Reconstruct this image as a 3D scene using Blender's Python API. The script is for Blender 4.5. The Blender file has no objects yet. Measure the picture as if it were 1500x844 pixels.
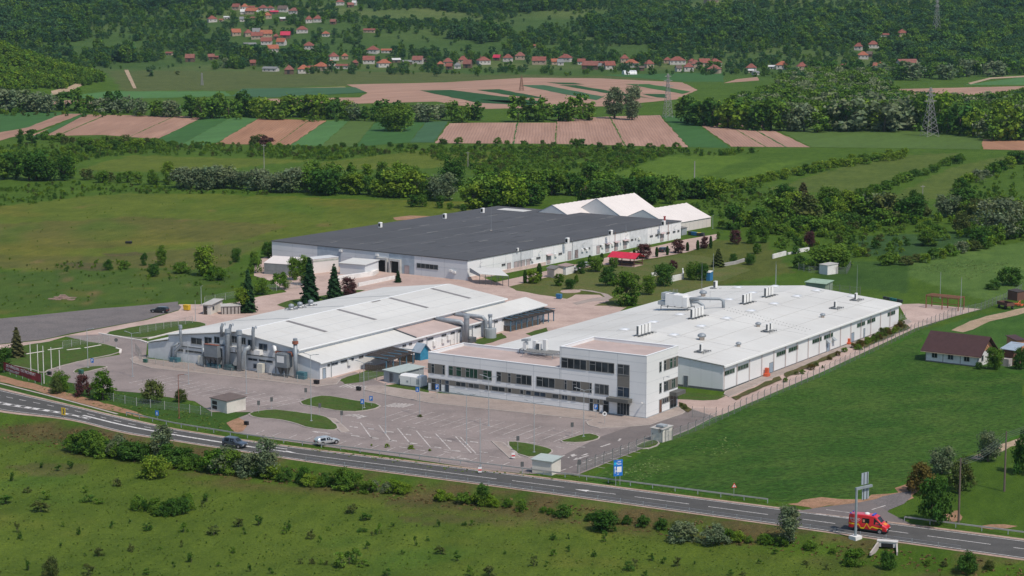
import bpy, bmesh, math, random
import numpy as np
from mathutils import Vector, Matrix
from mathutils.geometry import tessellate_polygon
R=math.radians
sc=bpy.context.scene
col=sc.collection
rnd=random.Random(11)
# ------------------------------------------------------------------ camera, sky, sun, exposure
F=3000.;CX=750.;CY=422.;HC=83.;PITCH=R(8.68)
cam=bpy.data.objects.new('camera',bpy.data.cameras.new('camera')); col.objects.link(cam)
cam.location=(0,0,HC); cam.rotation_euler=(R(90)-PITCH,0,0)
cam.data.sensor_width=36; cam.data.lens=36*F/1500; cam.data.clip_start=1; cam.data.clip_end=9000
sc.camera=cam
SUN_AZ,SUN_EL=R(141),R(56)      # azimuth clockwise from the view direction
w=bpy.data.worlds.new('World'); sc.world=w; w.use_nodes=True
nt=w.node_tree; sky=nt.nodes.new('ShaderNodeTexSky'); sky.sky_type='NISHITA'; sky.sun_disc=False
sky.sun_elevation=SUN_EL; sky.sun_rotation=SUN_AZ; sky.air_density=1.0; sky.dust_density=1.0
nt.links.new(sky.outputs[0],nt.nodes['Background'].inputs[0]); nt.nodes['Background'].inputs[1].default_value=0.115
sl=bpy.data.lights.new('sun','SUN'); sl.energy=3.2; sl.angle=R(0.6); sl.color=(1,.91,.79)
so=bpy.data.objects.new('sun',sl); col.objects.link(so)
sd=Vector((math.sin(SUN_AZ)*math.cos(SUN_EL),math.cos(SUN_AZ)*math.cos(SUN_EL),math.sin(SUN_EL)))
so.rotation_euler=sd.to_track_quat('Z','Y').to_euler(); so.location=sd*400
sc.view_settings.view_transform='Standard'; sc.view_settings.look='None'; sc.view_settings.gamma=1
sc.view_settings.exposure=0.27; sc.view_settings.use_curve_mapping=False
# ------------------------------------------------------------------ picture <-> ground geometry
cP,sP=math.cos(PITCH),math.sin(PITCH)
def ray(px,py):
    a=(px-CX)/F;b=(py-CY)/F
    return (a,cP-b*sP,-sP-b*cP)
def G(px,py,z=0.):
    d=ray(px,py); t=(HC-z)/(-d[2]); return (d[0]*t,d[1]*t)
def PX(x,y,z):
    vz=z-HC; Z=y*cP-vz*sP; D=-y*sP-vz*cP
    return CX+F*x/Z, CY+F*D/Z
def top_z(px,py,y):
    d=ray(px,py); return HC+d[2]*y/d[1]
def sst(a,b,x):
    t=np.clip((x-a)/(b-a),0,1); return t*t*(3-2*t)
LOW=[(-160,565),(-60,584),(0,601),(100,614),(180,633),(250,644.5),(310,654),(375,664),(482,680),(750,715),(1125,766.5),(1500,819),(1650,842),(1800,868)]
UP=[(-160,542),(-60,556),(0,571),(100,594),(180,613),(250,628),(310,638),(375,648),(482,662),(750,695),(1125,743.5),(1500,792),(1650,813),(1800,837)]
_lw=np.array([G(*p) for p in LOW])
def sines(x,y,s,seed):
    r=np.random.RandomState(seed); o=0
    for k in range(7):
        a=r.uniform(0,6.28); f=(0.6+0.35*k)/s
        o=o+np.sin((x*math.cos(a)+y*math.sin(a))*f*6.28+r.uniform(0,6.28))/(1+.35*k)
    return o/3.
def hz_left(x,y):
    q=np.asarray(x)+405.; d2=(q/np.where(q>0,72.,260.))**2+((np.asarray(y)-1545.)/120.)**2; e=np.exp(-d2*1.3)
    return 31*np.clip(e-.03,0,None)
def hz(x,y):
    x=np.asarray(x,float);y=np.asarray(y,float)
    ye=np.interp(x,_lw[:,0],_lw[:,1])
    dd=(ye-y)*.86
    z=-1.5*sst(1.6,8,dd)+sst(8,25,dd)*(.25*sines(x,y,34,3)+.35*sst(20,60,dd))
    yy=y+60*sines(x,y*.3,900,5)
    t=np.clip(yy-1800,0,None)
    z=z+.072*t*sst(0,420,t)+ sst(60,800,t)*(14*sines(x,y,620,8)+5*sines(x,y,210,9))
    z=z+ sst(1700,3200,y)*np.clip(x-100,0,None)*.02
    return z+hz_left(x,y)
_T=np.concatenate([np.arange(250,1500,1.5),np.arange(1500,4300,3.)])
def GT(px,py):
    d=ray(px,py); t=_T/d[1]; X=d[0]*t;Y=_T;Z=HC+d[2]*t
    g=hz(X,Y); k=np.argmax(Z<=g)
    if k==0: return (*G(px,py),0.)
    a0,a1=Z[k-1]-g[k-1],Z[k]-g[k]; f=a0/(a0-a1+1e-9)
    x=X[k-1]+(X[k]-X[k-1])*f; y=Y[k-1]+(Y[k]-Y[k-1])*f
    return (float(x),float(y),float(hz(x,y)))
def inpoly(x,y,poly):
    x=np.asarray(x);y=np.asarray(y); c=np.zeros(x.shape,bool); n=len(poly)
    for i in range(n):
        x0,y0=poly[i];x1,y1=poly[(i+1)%n]
        if y0==y1: continue
        m=((y0>y)!=(y1>y))&(x<(x1-x0)*(y-y0)/(y1-y0)+x0)
        c^=m
    return c
# ------------------------------------------------------------------ objects
def tag(o,label=None,cat=None,group=None,kind=None):
    if label:o['label']=label
    if cat:o['category']=cat
    if group:o['group']=group
    if kind:o['kind']=kind
    return o
def empty(name,loc,rz=0,label=None,cat=None,group=None):
    o=bpy.data.objects.new(name,None); o.empty_display_size=.5; col.objects.link(o)
    o.location=loc if len(loc)==3 else (*loc,0); o.rotation_euler=(0,0,rz)
    return tag(o,label,cat,group)
def link(name,me,parent=None,loc=None,rot=None,scale=None):
    o=bpy.data.objects.new(name,me); col.objects.link(o)
    if parent:o.parent=parent
    if loc is not None:o.location=loc
    if rot is not None:o.rotation_euler=rot
    if scale is not None:o.scale=scale
    return o
class MB:
    def __init__(s): s.v=[];s.f=[];s.m=[]
    def add(s,vs,fs,m=0):
        n=len(s.v); s.v+=[tuple(p) for p in vs]; s.f+=[tuple(n+i for i in f) for f in fs]; s.m+=[m]*len(fs); return s
    def box(s,x0,y0,z0,x1,y1,z1,m=0):
        x0,x1=min(x0,x1),max(x0,x1);y0,y1=min(y0,y1),max(y0,y1);z0,z1=min(z0,z1),max(z0,z1)
        return s.add([(x0,y0,z0),(x1,y0,z0),(x1,y1,z0),(x0,y1,z0),(x0,y0,z1),(x1,y0,z1),(x1,y1,z1),(x0,y1,z1)],
          [(0,3,2,1),(4,5,6,7),(0,1,5,4),(1,2,6,5),(2,3,7,6),(3,0,4,7)],m)
    def quad(s,a,b,c,d,m=0): return s.add([a,b,c,d],[(0,1,2,3)],m)
    def poly(s,pts,m=0): return s.add(pts,[tuple(range(len(pts)))],m)
    def prism(s,pts,off,m=0):   # planar polygon swept by off
        n=len(pts); o=Vector(off); vs=[tuple(p) for p in pts]+[tuple(Vector(p)+o) for p in pts]
        return s.add(vs,[tuple(range(n))[::-1],tuple(range(n,2*n))]+[(i,(i+1)%n,n+(i+1)%n,n+i) for i in range(n)],m)
    def tube(s,pts,r,n=8,m=0,caps=True):
        pts=[Vector(p) for p in pts]; k=len(pts); rs=r if isinstance(r,(list,tuple)) else [r]*k
        vs=[];up=None
        for i,p in enumerate(pts):
            d=((pts[min(i+1,k-1)]-pts[max(i-1,0)])).normalized()
            if up is None or abs(d.dot(up))>.95: up=Vector((0,0,1)) if abs(d.z)<.9 else Vector((1,0,0))
            a=d.cross(up).normalized(); b=a.cross(d)
            for j in range(n):
                t=2*math.pi*j/n; vs.append(p+(a*math.cos(t)+b*math.sin(t))*rs[i])
        fs=[(i*n+j,i*n+(j+1)%n,(i+1)*n+(j+1)%n,(i+1)*n+j) for i in range(k-1) for j in range(n)]
        if caps: fs+=[tuple(range(n))[::-1],tuple(range((k-1)*n,k*n))]
        return s.add(vs,fs,m)
    def lathe(s,c,prof,n=12,m=0):   # prof [(r,z)] about vertical axis at c
        vs=[(c[0]+r*math.cos(6.2832*j/n),c[1]+r*math.sin(6.2832*j/n),c[2]+z) for r,z in prof for j in range(n)]
        k=len(prof)
        fs=[(i*n+j,i*n+(j+1)%n,(i+1)*n+(j+1)%n,(i+1)*n+j) for i in range(k-1) for j in range(n)]
        fs+=[tuple(range(n))[::-1],tuple(range((k-1)*n,k*n))]
        return s.add(vs,fs,m)
    def xf(s,M):
        s.v=[tuple(M@Vector(p)) for p in s.v]; return s
    def mesh(s,name,mats,smooth=False):
        me=bpy.data.meshes.new(name); me.from_pydata(s.v,[],s.f)
        for mm in (mats if isinstance(mats,(list,tuple)) else [mats]): me.materials.append(mm)
        if any(s.m): me.polygons.foreach_set('material_index',s.m)
        if smooth: me.polygons.foreach_set('use_smooth',[True]*len(s.f))
        me.update(); return me
    def build(s,name,mats,parent=None,smooth=False,**k):
        return link(name,s.mesh(name,mats,smooth),parent,**k)
# ------------------------------------------------------------------ materials
MATS={}
def S(r,g,b):   # display value -> linear
    f=lambda c:(c/255/12.92 if c<=10 else ((c/255+.055)/1.055)**2.4)
    return (f(r),f(g),f(b))
def nmat(name):
    m=bpy.data.materials.new(name); m.use_nodes=True; t=m.node_tree; return m,t,t.nodes['Principled BSDF']
def mixc(t,fac,a,b,mode='MIX'):
    n=t.nodes.new('ShaderNodeMix'); n.data_type='RGBA'; n.blend_type=mode
    for s_,v in ((n.inputs['Factor'],fac),(n.inputs['A'],a),(n.inputs['B'],b)):
        if hasattr(v,'links') : t.links.new(v,s_)
        elif isinstance(v,tuple): s_.default_value=(*v[:3],1)
        else: s_.default_value=v
    return n.outputs['Result']
def noise(t,vec,scale,detail=3,rough=.55,lo=.35,hi=.65):
    n=t.nodes.new('ShaderNodeTexNoise'); n.inputs['Scale'].default_value=scale; n.inputs['Detail'].default_value=detail; n.inputs['Roughness'].default_value=rough
    t.links.new(vec,n.inputs['Vector'])
    r=t.nodes.new('ShaderNodeMapRange'); r.inputs[1].default_value=lo; r.inputs[2].default_value=hi; t.links.new(n.outputs[0],r.inputs[0])
    return r.outputs[0]
def coord(t,kind='Object',rz=0,sx=1,sy=1,sz=1):
    c=t.nodes.new('ShaderNodeTexCoord'); o=c.outputs[kind]
    if kind=='World': pass
    if rz or (sx,sy,sz)!=(1,1,1):
        mp=t.nodes.new('ShaderNodeMapping'); mp.inputs['Rotation'].default_value=(0,0,rz); mp.inputs['Scale'].default_value=(sx,sy,sz)
        t.links.new(o,mp.inputs['Vector']); o=mp.outputs[0]
    return o
def wpos(t,rz=0,sx=1,sy=1):
    g=t.nodes.new('ShaderNodeNewGeometry'); o=g.outputs['Position']
    mp=t.nodes.new('ShaderNodeMapping'); mp.vector_type='TEXTURE'; mp.inputs['Rotation'].default_value=(0,0,-rz); mp.inputs['Scale'].default_value=(1/sx,1/sy,1)
    t.links.new(o,mp.inputs['Vector']); return mp.outputs[0]
def flat(name,c,rough=.6,metal=0,var=.12,scale=.6,dirt=None,spec=.3,streak=None):
    if name in MATS: return MATS[name]
    m,t,b=nmat(name); v=coord(t)
    c2=tuple(x*(1-var) for x in c); c1=tuple(min(1,x*(1+var*.5)) for x in c)
    o=mixc(t,noise(t,v,scale,4),c2,c1)
    if dirt: o=mixc(t,noise(t,v,scale*.35,5,.65,.5,.75),o,dirt)
    if streak: o=mixc(t,noise(t,coord(t,sx=.06,sy=.9),1.0,5,.7,.52,.8),o,streak); o=mixc(t,noise(t,v,.9,5,.8,.66,.74),o,streak)
    t.links.new(o,b.inputs['Base Color']); b.inputs['Roughness'].default_value=rough; b.inputs['Metallic'].default_value=metal; b.inputs['Specular IOR Level'].default_value=spec
    MATS[name]=m; return m
def groundmat(name,c1,c2,c3,s1=.02,s2=.14,s3=1.6,bump=.25,rz=0,stretch=1,fine=.22):
    m,t,b=nmat(name); v=wpos(t,rz,1,stretch)
    o=mixc(t,noise(t,v,s1,4),c1,c2); o=mixc(t,noise(t,v,s2,5,.65,.42,.72),o,c3)
    n3=noise(t,v,s3,5,.75,.3,.7)
    mm=mixc(t,n3,(1-fine*1.6,)*3,(1+fine,)*3); o=mixc(t,1.0,o,mm,'MULTIPLY')
    t.links.new(o,b.inputs['Base Color']); b.inputs['Roughness'].default_value=.95; b.inputs['Specular IOR Level'].default_value=.1
    if bump:
        bn=t.nodes.new('ShaderNodeBump'); bn.inputs['Strength'].default_value=bump; bn.inputs['Distance'].default_value=.5; t.links.new(n3,bn.inputs['Height']); t.links.new(bn.outputs[0],b.inputs['Normal'])
    MATS[name]=m; return m
def plough(name,c1,c2,ang,grass=(.10,.12,.05),thr=.70,per=3.2):
    m,t,b=nmat(name); v=wpos(t)
    vr=wpos(t,ang)
    wv=t.nodes.new('ShaderNodeTexWave'); wv.inputs['Scale'].default_value=1/per/1.6; wv.inputs['Distortion'].default_value=4.5; wv.inputs['Detail'].default_value=4; wv.inputs['Detail Scale'].default_value=.12
    t.links.new(vr,wv.inputs['Vector'])
    vs=wpos(t,ang,1,.07)
    o=mixc(t,noise(t,vs,.10,5,.7,.38,.62),c1,tuple(x*.80 for x in c2)); o=mixc(t,noise(t,v,.02,4,.6,.4,.7),o,tuple(x*.80 for x in c1))
    k=mixc(t,wv.outputs['Fac'],(.86,.865,.87),(1.06,1.06,1.06)); o=mixc(t,1.0,o,k,'MULTIPLY')
    o=mixc(t,noise(t,vs,.05,6,.7,thr,thr+.08),o,grass)
    t.links.new(o,b.inputs['Base Color']); b.inputs['Roughness'].default_value=.95; b.inputs['Specular IOR Level'].default_value=.1
    return m
def leafmat(name,c1,c2,tr=.25):
    m,t,b=nmat(name); t.nodes.remove(b); out=t.nodes['Material Output']
    oi=t.nodes.new('ShaderNodeObjectInfo'); at=t.nodes.new('ShaderNodeAttribute'); at.attribute_name='tint'
    o=mixc(t,oi.outputs['Random'],c1,c2); o=mixc(t,1.0,o,at.outputs['Color'],'MULTIPLY')
    d=t.nodes.new('ShaderNodeBsdfDiffuse'); tl=t.nodes.new('ShaderNodeBsdfTranslucent'); mx=t.nodes.new('ShaderNodeMixShader'); mx.inputs[0].default_value=tr
    t.links.new(o,d.inputs[0]); t.links.new(o,tl.inputs[0]); t.links.new(d.outputs[0],mx.inputs[1]); t.links.new(tl.outputs[0],mx.inputs[2]); t.links.new(mx.outputs[0],out.inputs[0])
    MATS[name]=m; return m
def glassmat(name,c=(.012,.016,.02),rough=.06):
    m,t,b=nmat(name); v=coord(t)
    o=mixc(t,noise(t,v,.5,2),c,tuple(x*2.4+.004 for x in c)); t.links.new(o,b.inputs['Base Color'])
    b.inputs['Roughness'].default_value=rough; b.inputs['Specular IOR Level'].default_value=.22; MATS[name]=m; return m
def meshmat(name,c,alpha):
    m,t,b=nmat(name); b.inputs['Base Color'].default_value=(*c,1); b.inputs['Roughness'].default_value=.6; b.inputs['Alpha'].default_value=alpha; MATS[name]=m; return m
# ------------------------------------------------------------------ ground
def ground():
    us=np.linspace(-.44,.44,381); ys=150*1.006**np.arange(562)
    Y,Ux=np.meshgrid(ys,us,indexing='ij'); X=Ux*Y; Z=hz(X,Y)
    nr,nc=Y.shape; n=nr*nc
    me=bpy.data.meshes.new('ground'); me.vertices.add(n)
    me.vertices.foreach_set('co',np.stack([X,Y,Z],-1).astype('f4').ravel())
    i=(np.arange(nr-1)[:,None]*nc+np.arange(nc-1)[None]).ravel()
    q=np.stack([i,i+1,i+nc+1,i+nc],-1).astype('i4'); nf=len(q)
    me.loops.add(nf*4); me.loops.foreach_set('vertex_index',q.ravel())
    me.polygons.add(nf); me.polygons.foreach_set('loop_start',np.arange(nf)*4); me.polygons.foreach_set('loop_total',np.full(nf,4))
    me.polygons.foreach_set('use_smooth',np.ones(nf,bool))
    vz=Z-HC; D=Y*cP-vz*sP; px=CX+F*X/D; py=CY+F*(-Y*sP-vz*cP)/D
    C=np.empty((nr,nc,3)); C[:]=(.062,.118,.014)
    def mixm(m,c): C[:]=C*(1-m[...,None])+np.array(c)*m[...,None]
    wob=sines(X,Y,60,21); wob2=sines(X,Y,17,22)
    jx=px+wob*6+wob2*2; jy=py+wob2*1.6
    mixm(sst(1550,1900,Y),(.052,.098,.024))
    mixm(sst(-.2,1.0,sines(X,Y,260,31))*sst(1700,1900,Y),(.098,.132,.042))
    for poly,c in ZONES: mixm(inpoly(jx,jy,poly).astype(float),c)
    mead=inpoly(jx,jy,ZONES[0][0]); mixm(mead*sst(.0,.9,sines(X,Y*.5,70,51)+.4*wob2)*.8,(.135,.138,.026)); mixm(mead*sst(.1,.9,sines(X,Y*.4,38,52))*.7,(.066,.126,.016)); mixm(mead*sst(.75,1.1,sines(X,Y*.6,24,53)+.3*wob2)*.6,(.17,.135,.05))
    lo_=inpoly(jx,jy,[(-40,378),(150,380),(330,372),(390,395),(330,440),(150,450),(-40,462)]); mixm(lo_*sst(.1,.9,sines(X,Y*.6,22,54)+.4*wob2)*.7,(.12,.125,.03)); mixm(lo_*sst(.5,1.1,sines(X,Y*.6,15,55))*.6,(.19,.135,.07))
    ye=np.interp(X,_lw[:,0],_lw[:,1]); dd=(ye-Y)*.86
    fg=sst(6,14,dd+wob*3); mixm(fg,(.086,.132,.018)); mixm(fg*sst(.1,.9,wob2*.6+wob*.5),(.108,.136,.022)); mixm(fg*sst(.3,.9,sines(X,Y,40,77)),(.068,.124,.017))
    br=sst(.5,1.5,dd)*(1-sst(7,17,dd+5*wob)); mixm(br*sst(-.5,.5,wob2+.4*sines(X,Y,9,5))*.8,(.115,.078,.042))
    # dry rough patch in the meadow below the road
    mixm(inpoly(jx,jy,[(560,735),(640,722),(760,738),(860,762),(820,776),(740,772),(600,766)])*sst(-.5,.5,sines(X,Y,6,41))*.7,(.095,.085,.035))
    mixm(inpoly(jx,jy,[(10,684),(60,678),(130,680),(120,696),(50,700)])*.5,(.11,.085,.045))
    at=me.color_attributes.new('tone','FLOAT_COLOR','POINT')
    at.data.foreach_set('color',np.concatenate([C,np.ones((nr,nc,1))],-1).astype('f4').ravel())
    m,t,b=nmat('ground_cover'); v=wpos(t)
    a=t.nodes.new('ShaderNodeAttribute'); a.attribute_name='tone'; o=a.outputs['Color']
    o=mixc(t,1.0,o,mixc(t,noise(t,v,.045,4,.6,.3,.7),(.80,.84,.8),(1.14,1.08,1.1)),'MULTIPLY')
    vs=wpos(t,.3,1,.35)
    o=mixc(t,1.0,o,mixc(t,noise(t,vs,.33,5,.7,.3,.7),(.72,.78,.75),(1.22,1.17,1.15)),'MULTIPLY')
    n3=noise(t,v,2.1,5,.75,.3,.7)
    o=mixc(t,1.0,o,mixc(t,n3,(.66,.7,.7),(1.3,1.24,1.2)),'MULTIPLY')
    o=mixc(t,noise(t,v,.8,6,.8,.69,.74),o,(.14,.125,.07))
    t.links.new(o,b.inputs['Base Color']); b.inputs['Roughness'].default_value=.95; b.inputs['Specular IOR Level'].default_value=.08
    bn=t.nodes.new('ShaderNodeBump'); bn.inputs['Strength'].default_value=.5; bn.inputs['Distance'].default_value=.6; t.links.new(n3,bn.inputs['Height']); t.links.new(bn.outputs[0],b.inputs['Normal'])
    me.materials.append(m); me.update(); me.validate()
    return tag(link('ground',me),kind='structure')
OLV=(.100,.136,.020); LGR=(.084,.150,.018); BRT=(.062,.120,.032); DKR=(.046,.124,.014)
ZONES=[
 ([(-40,306),(100,290),(190,283),(300,284),(480,291),(690,296),(700,316),(560,335),(400,356),(330,390),(200,400),(60,398),(-40,390)],OLV),
 ([(-40,330),(200,318),(420,330),(360,352),(160,362),(-40,368)],(.112,.116,.030)),
 ([(-40,372),(150,375),(320,360),(390,352),(330,392),(200,398),(-40,392)],(.102,.112,.032)),
 ([(112,250),(190,228),(320,231),(460,236),(270,252)],OLV),
 ([(440,242),(600,222),(760,224),(720,240),(640,246),(470,250)],OLV),
 ([(885,262),(975,228),(1075,226),(1100,232),(1000,268),(930,275)],LGR),
 ([(1000,279),(1125,240),(1190,234),(1140,248),(1040,278)],LGR),
 ([(1118,278),(1290,228),(1410,224),(1380,236),(1250,285)],(.088,.126,.026)),
 ([(1285,300),(1390,246),(1480,228),(1500,232),(1370,292)],(.088,.126,.026)),
 ([(1235,372),(1260,345),(1420,342),(1460,350),(1330,378)],(.042,.090,.026)),
 ([(1310,395),(1360,375),(1560,345),(1560,420),(1440,440),(1330,405)],(.084,.150,.034)),
 ([(1190,380),(1330,385),(1330,430),(1200,415)],(.044,.094,.018)),
 ([(745,418),(1000,350),(1120,355),(1160,400),(1040,420),(900,450),(760,430)],(.086,.108,.024)),
 ([(855,706),(965,650),(1060,606),(1200,548),(1345,485),(1500,540),(1500,640),(1345,690),(1330,728),(1150,736)],DKR),
 ([(1345,485),(1440,460),(1600,430),(1600,545),(1440,545)],(.052,.120,.022)),
 ([(160,104),(500,104),(880,112),(1060,106),(1060,118),(760,118),(520,124),(350,132),(180,134)],(.084,.108,.034)),
 ([(0,462),(140,452),(230,440),(300,440),(360,400),(200,392),(-40,400)],(.062,.110,.020)),
 ([(0,600),(-40,540),(70,542),(200,575),(320,600),(400,606),(400,640),(300,630),(150,590)],(.046,.100,.018)),
]
ground()
asph=groundmat('asphalt_road',(.082,.080,.078),(.095,.093,.09),(.07,.069,.067),.03,.3,3,.05,fine=.12)
park=groundmat('asphalt_lot',(.242,.204,.193),(.285,.242,.23),(.178,.152,.145),.03,.12,2.5,.05,fine=.12)
dkasph=groundmat('asphalt_service',(.155,.135,.13),(.18,.155,.15),(.13,.115,.112),.03,.2,2.5,.05,fine=.1)
conc=groundmat('pink_concrete',(.41,.305,.265),(.47,.36,.315),(.33,.245,.215),.035,.16,1.4,.05,fine=.1)
grav=groundmat('grey_gravel',(.15,.135,.135),(.185,.165,.16),(.125,.115,.115),.03,.2,2.5,.1,fine=.25)
paver=groundmat('pavers',(.30,.25,.225),(.35,.295,.265),(.25,.21,.19),.05,.4,3,.05,fine=.1)
soil=groundmat('bare_soil',(.30,.17,.105),(.36,.215,.14),(.22,.14,.08),.06,.4,2,.3)
dirt=groundmat('dirt_track_soil',(.36,.26,.18),(.43,.32,.23),(.24,.2,.12),.05,.3,2,.2)
lawn=groundmat('lawn_grass',(.050,.104,.016),(.068,.12,.022),(.085,.098,.03),.06,.5,2.5,.5,fine=.3)
lawn2=groundmat('dry_bank_grass',(.062,.085,.024),(.085,.085,.03),(.14,.095,.05),.08,.3,2,.5,fine=.3)
kerb=flat('kerb_concrete',(.36,.32,.29),.9)
whitep=flat('white_paint',(.62,.60,.58),.7,var=.35,scale=2.5)
wornp=flat('worn_white_paint',(.49,.455,.43),.8,var=.5,scale=1.2)
yelp=flat('yellow_paint',(.6,.45,.08),.7)
def jitter(pts,step,amp,seed):
    if not amp: return pts
    r=random.Random(seed); o=[]
    for i,(x0,y0) in enumerate(pts):
        x1,y1=pts[(i+1)%len(pts)]; L=math.hypot(x1-x0,y1-y0); k=max(1,int(L/step))
        for j in range(k):
            a=amp if j else amp*.3
            o.append((x0+(x1-x0)*j/k+r.uniform(-a,a),y0+(y1-y0)*j/k+r.uniform(-a,a)))
    return o
def polysheet(mb,pts,z,m=0,h=0):
    pts3=[Vector((x,y,z)) for x,y in pts]
    tris=tessellate_polygon([pts3]); base=[(x,y,z) for x,y in pts]
    fs=[]
    for t in tris:
        a,b,c=[pts3[i] for i in t]; fs.append(t if (b-a).cross(c-a).z>0 else t[::-1])
    mb.add(base,fs,m)
    if h:
        n=len(pts); mb.add([(x,y,z) for x,y in pts]+[(x,y,z-h) for x,y in pts],[(i,(i+1)%n,n+(i+1)%n,n+i) for i in range(n)],m)
def sheet(name,px,mat,z,amp=0,step=6,seed=1,parent=None,h=0):
    mb=MB(); polysheet(mb,jitter([G(*p) for p in px],step,amp,seed),z,0,h)
    return tag(mb.build(name,mat,parent),kind=None if parent else 'structure')
def inset(pts,d):
    # move towards the centroid-facing side by d (simple polygon)
    n=len(pts); A=sum(pts[i][0]*pts[(i+1)%n][1]-pts[(i+1)%n][0]*pts[i][1] for i in range(n)); sg=1 if A>0 else -1
    o=[]
    for i in range(n):
        a=Vector(pts[i-1]);b=Vector(pts[i]);c=Vector(pts[(i+1)%n]); e1=(b-a).normalized();e2=(c-b).normalized()
        n1=Vector((-e1.y,e1.x))*sg;n2=Vector((-e2.y,e2.x))*sg; nn=(n1+n2); nn=nn/max(.5,nn.length_squared)*2
        o.append(tuple(b+nn*d))
    return o
def smoothpoly(pts,it=2):
    for _ in range(it):
        o=[]
        for i in range(len(pts)):
            a=pts[i];b=pts[(i+1)%len(pts)]
            o+=[(a[0]*.75+b[0]*.25,a[1]*.75+b[1]*.25),(a[0]*.25+b[0]*.75,a[1]*.25+b[1]*.75)]
        pts=o
    return pts
def island(px,name='traffic_island',top=None,smooth=1,z=.04):
    pts=[G(*p) for p in px]; pts=smoothpoly(pts,smooth) if smooth else pts
    mb=MB(); polysheet(mb,pts,z+.12,0,.15); o=tag(mb.build(name,kerb),kind='structure')
    m2=MB(); polysheet(m2,jitter(inset(pts,.28),1.5,.14,len(px)),z+.15); m2.build('turf',top or lawn,o); return o
# ---- far fields
pl1=plough('ploughed_soil',(.36,.215,.155),(.31,.18,.13),R(0))
pl2=plough('ploughed_soil_pale',(.38,.235,.18),(.335,.20,.15),R(1),thr=.72)
pl3=plough('ploughed_soil_orange',(.36,.195,.12),(.30,.155,.095),R(0),thr=.66)
pl4=plough('ploughed_soil_far',(.38,.235,.175),(.34,.205,.15),R(40),thr=.75,per=6)
def crop(name,c,ang=.6):
    return groundmat(name,tuple(x*.9 for x in c),c,tuple(x*1.15 for x in c),.012,.08,.7,.2,ang,.15,fine=.15)
cg=crop('crop_green',(.042,.108,.028)); cl=crop('crop_light',(.066,.150,.046)); cd=crop('crop_dark',(.022,.070,.022)); cb=crop('crop_bluish',(.046,.105,.050)); co=crop('crop_olive',(.070,.118,.026)); cs=crop('crop_straw',(.26,.21,.10))
FIELDS=[('crop_field',cg,[(-60,166),(90,164),(122,167),(60,190),(-60,212)]),('ploughed_field',pl1,[(92,167),(121,167),(60,190),(-60,222),(-60,205),(40,187)]),
('ploughed_field',pl1,[(129,168),(300,171),(230,204),(150,198),(40,200)]),('crop_field',cg,[(301,171),(340,171),(262,213),(231,204)]),
('crop_field',cl,[(341,171),(378,174),(311,213),(263,213)]),('ploughed_field',pl3,[(379,174),(478,177),(425,213),(316,211)]),
('crop_field',cl,[(479,177),(512,177),(470,214),(426,213)]),('crop_field',co,[(513,177),(550,178),(520,215),(471,214)]),('crop_field',cg,[(551,178),(624,178),(599,209),(521,215)]),
('crop_field',cb,[(625,178),(657,178),(636,209),(600,209)]),('ploughed_field',pl2,[(658,181),(700,180),(815,180),(813,211),(637,210)]),
('ploughed_field',pl2,[(816,175),(892,171),(966,169),(1008,216),(814,211)]),('crop_field',cg,[(968,169),(1008,172),(1070,217),(1010,216)]),
('ploughed_field',pl2,[(1010,172),(1100,176),(1187,216),(1071,215)]),('crop_field',co,[(1125,184),(1360,192),(1440,202),(1437,219),(1189,216)]),
('ploughed_field',pl3,[(1438,204),(1560,207),(1560,222),(1440,219)]),
('ploughed_field',pl4,[(508,124),(650,121),(770,114),(880,115),(1000,121),(1022,132),(990,146),(885,156),(700,160),(640,149),(527,152),(440,155),(385,153),(390,145),(527,143),(538,136)]),
('crop_field',cb,[(355,130),(520,128),(535,135),(400,143),(340,141)]),('crop_field',cd,[(383,137),(528,131),(537,136),(400,143)]),('crop_field',cs,[(435,129),(505,127),(512,130),(440,131)]),
]
STRIPES=[('crop_field',cd,[(614.6,133),(660,132),(800,150),(775,154.5),(700,151)]),('crop_field',cd,[(699,132),(731,131),(802,144.5),(770,143.5)]),('crop_field',cb,[(761,125),(797,125),(885,142),(874,147),(824,138)]),
('crop_field',cd,[(819,125),(844,125),(923,139),(962,145.5),(901,139)]),('crop_field',cg,[(915,123.5),(951,123.5),(1011,134.5),(1000,138)]),('crop_field',cd,[(940,138),(973,138),(978,144),(962,143)]),('crop_field',cd,[(800,121),(840,121.5),(857,124),(825,124)]),('crop_field',cs,[(700,146),(760,148),(790,153),(740,151)])]
FIELDS+=[('ploughed_field',pl4,[(1303,131),(1560,125),(1560,138),(1420,139),(1378,157),(1374,150),(1408,138),(1310,139)]),('crop_field',cg,[(1332,140),(1407,138),(1373,151),(1340,155)]),
('crop_field',cl,[(1412,125),(1560,104),(1560,124)]),('ploughed_field',pl4,[(1080,116),(1110,113),(1112,118),(1060,122)]),('ploughed_field',pl4,[(75,148),(138,146),(138,152),(75,153)]),('crop_field',cl,[(80,140),(140,134),(330,134),(340,141),(140,146)]),('crop_field',cg,[(880,110),(1060,106),(1060,120),(1000,120)])]
for i,(n,m,p) in enumerate(FIELDS): sheet(n,p,m,.08+.004*(i%3),.5,9,i)
for i,(n,m,p) in enumerate(STRIPES): sheet(n,p,m,.16,1.0,14,i)
for p in ([(40,204),(60,203),(122,170),(130,168),(126,167),(118,168)],):
    sheet('crop_field',p,cg,.2)
# far farm tracks
for p_ in ([(182,103),(188,103),(200,130),(195,130)],[(75,138),(100,134),(140,123),(142,125),(102,137),(76,141)]):
    o_=sheet('dirt_track',p_,dirt,.25,.15,7)
    for v_ in o_.data.vertices: v_.co.z+=float(hz(v_.co.x,v_.co.y))
sheet('dirt_track',[(1418,122),(1450,114),(1560,108),(1560,110),(1452,116),(1422,124)],dirt,.2)
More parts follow.
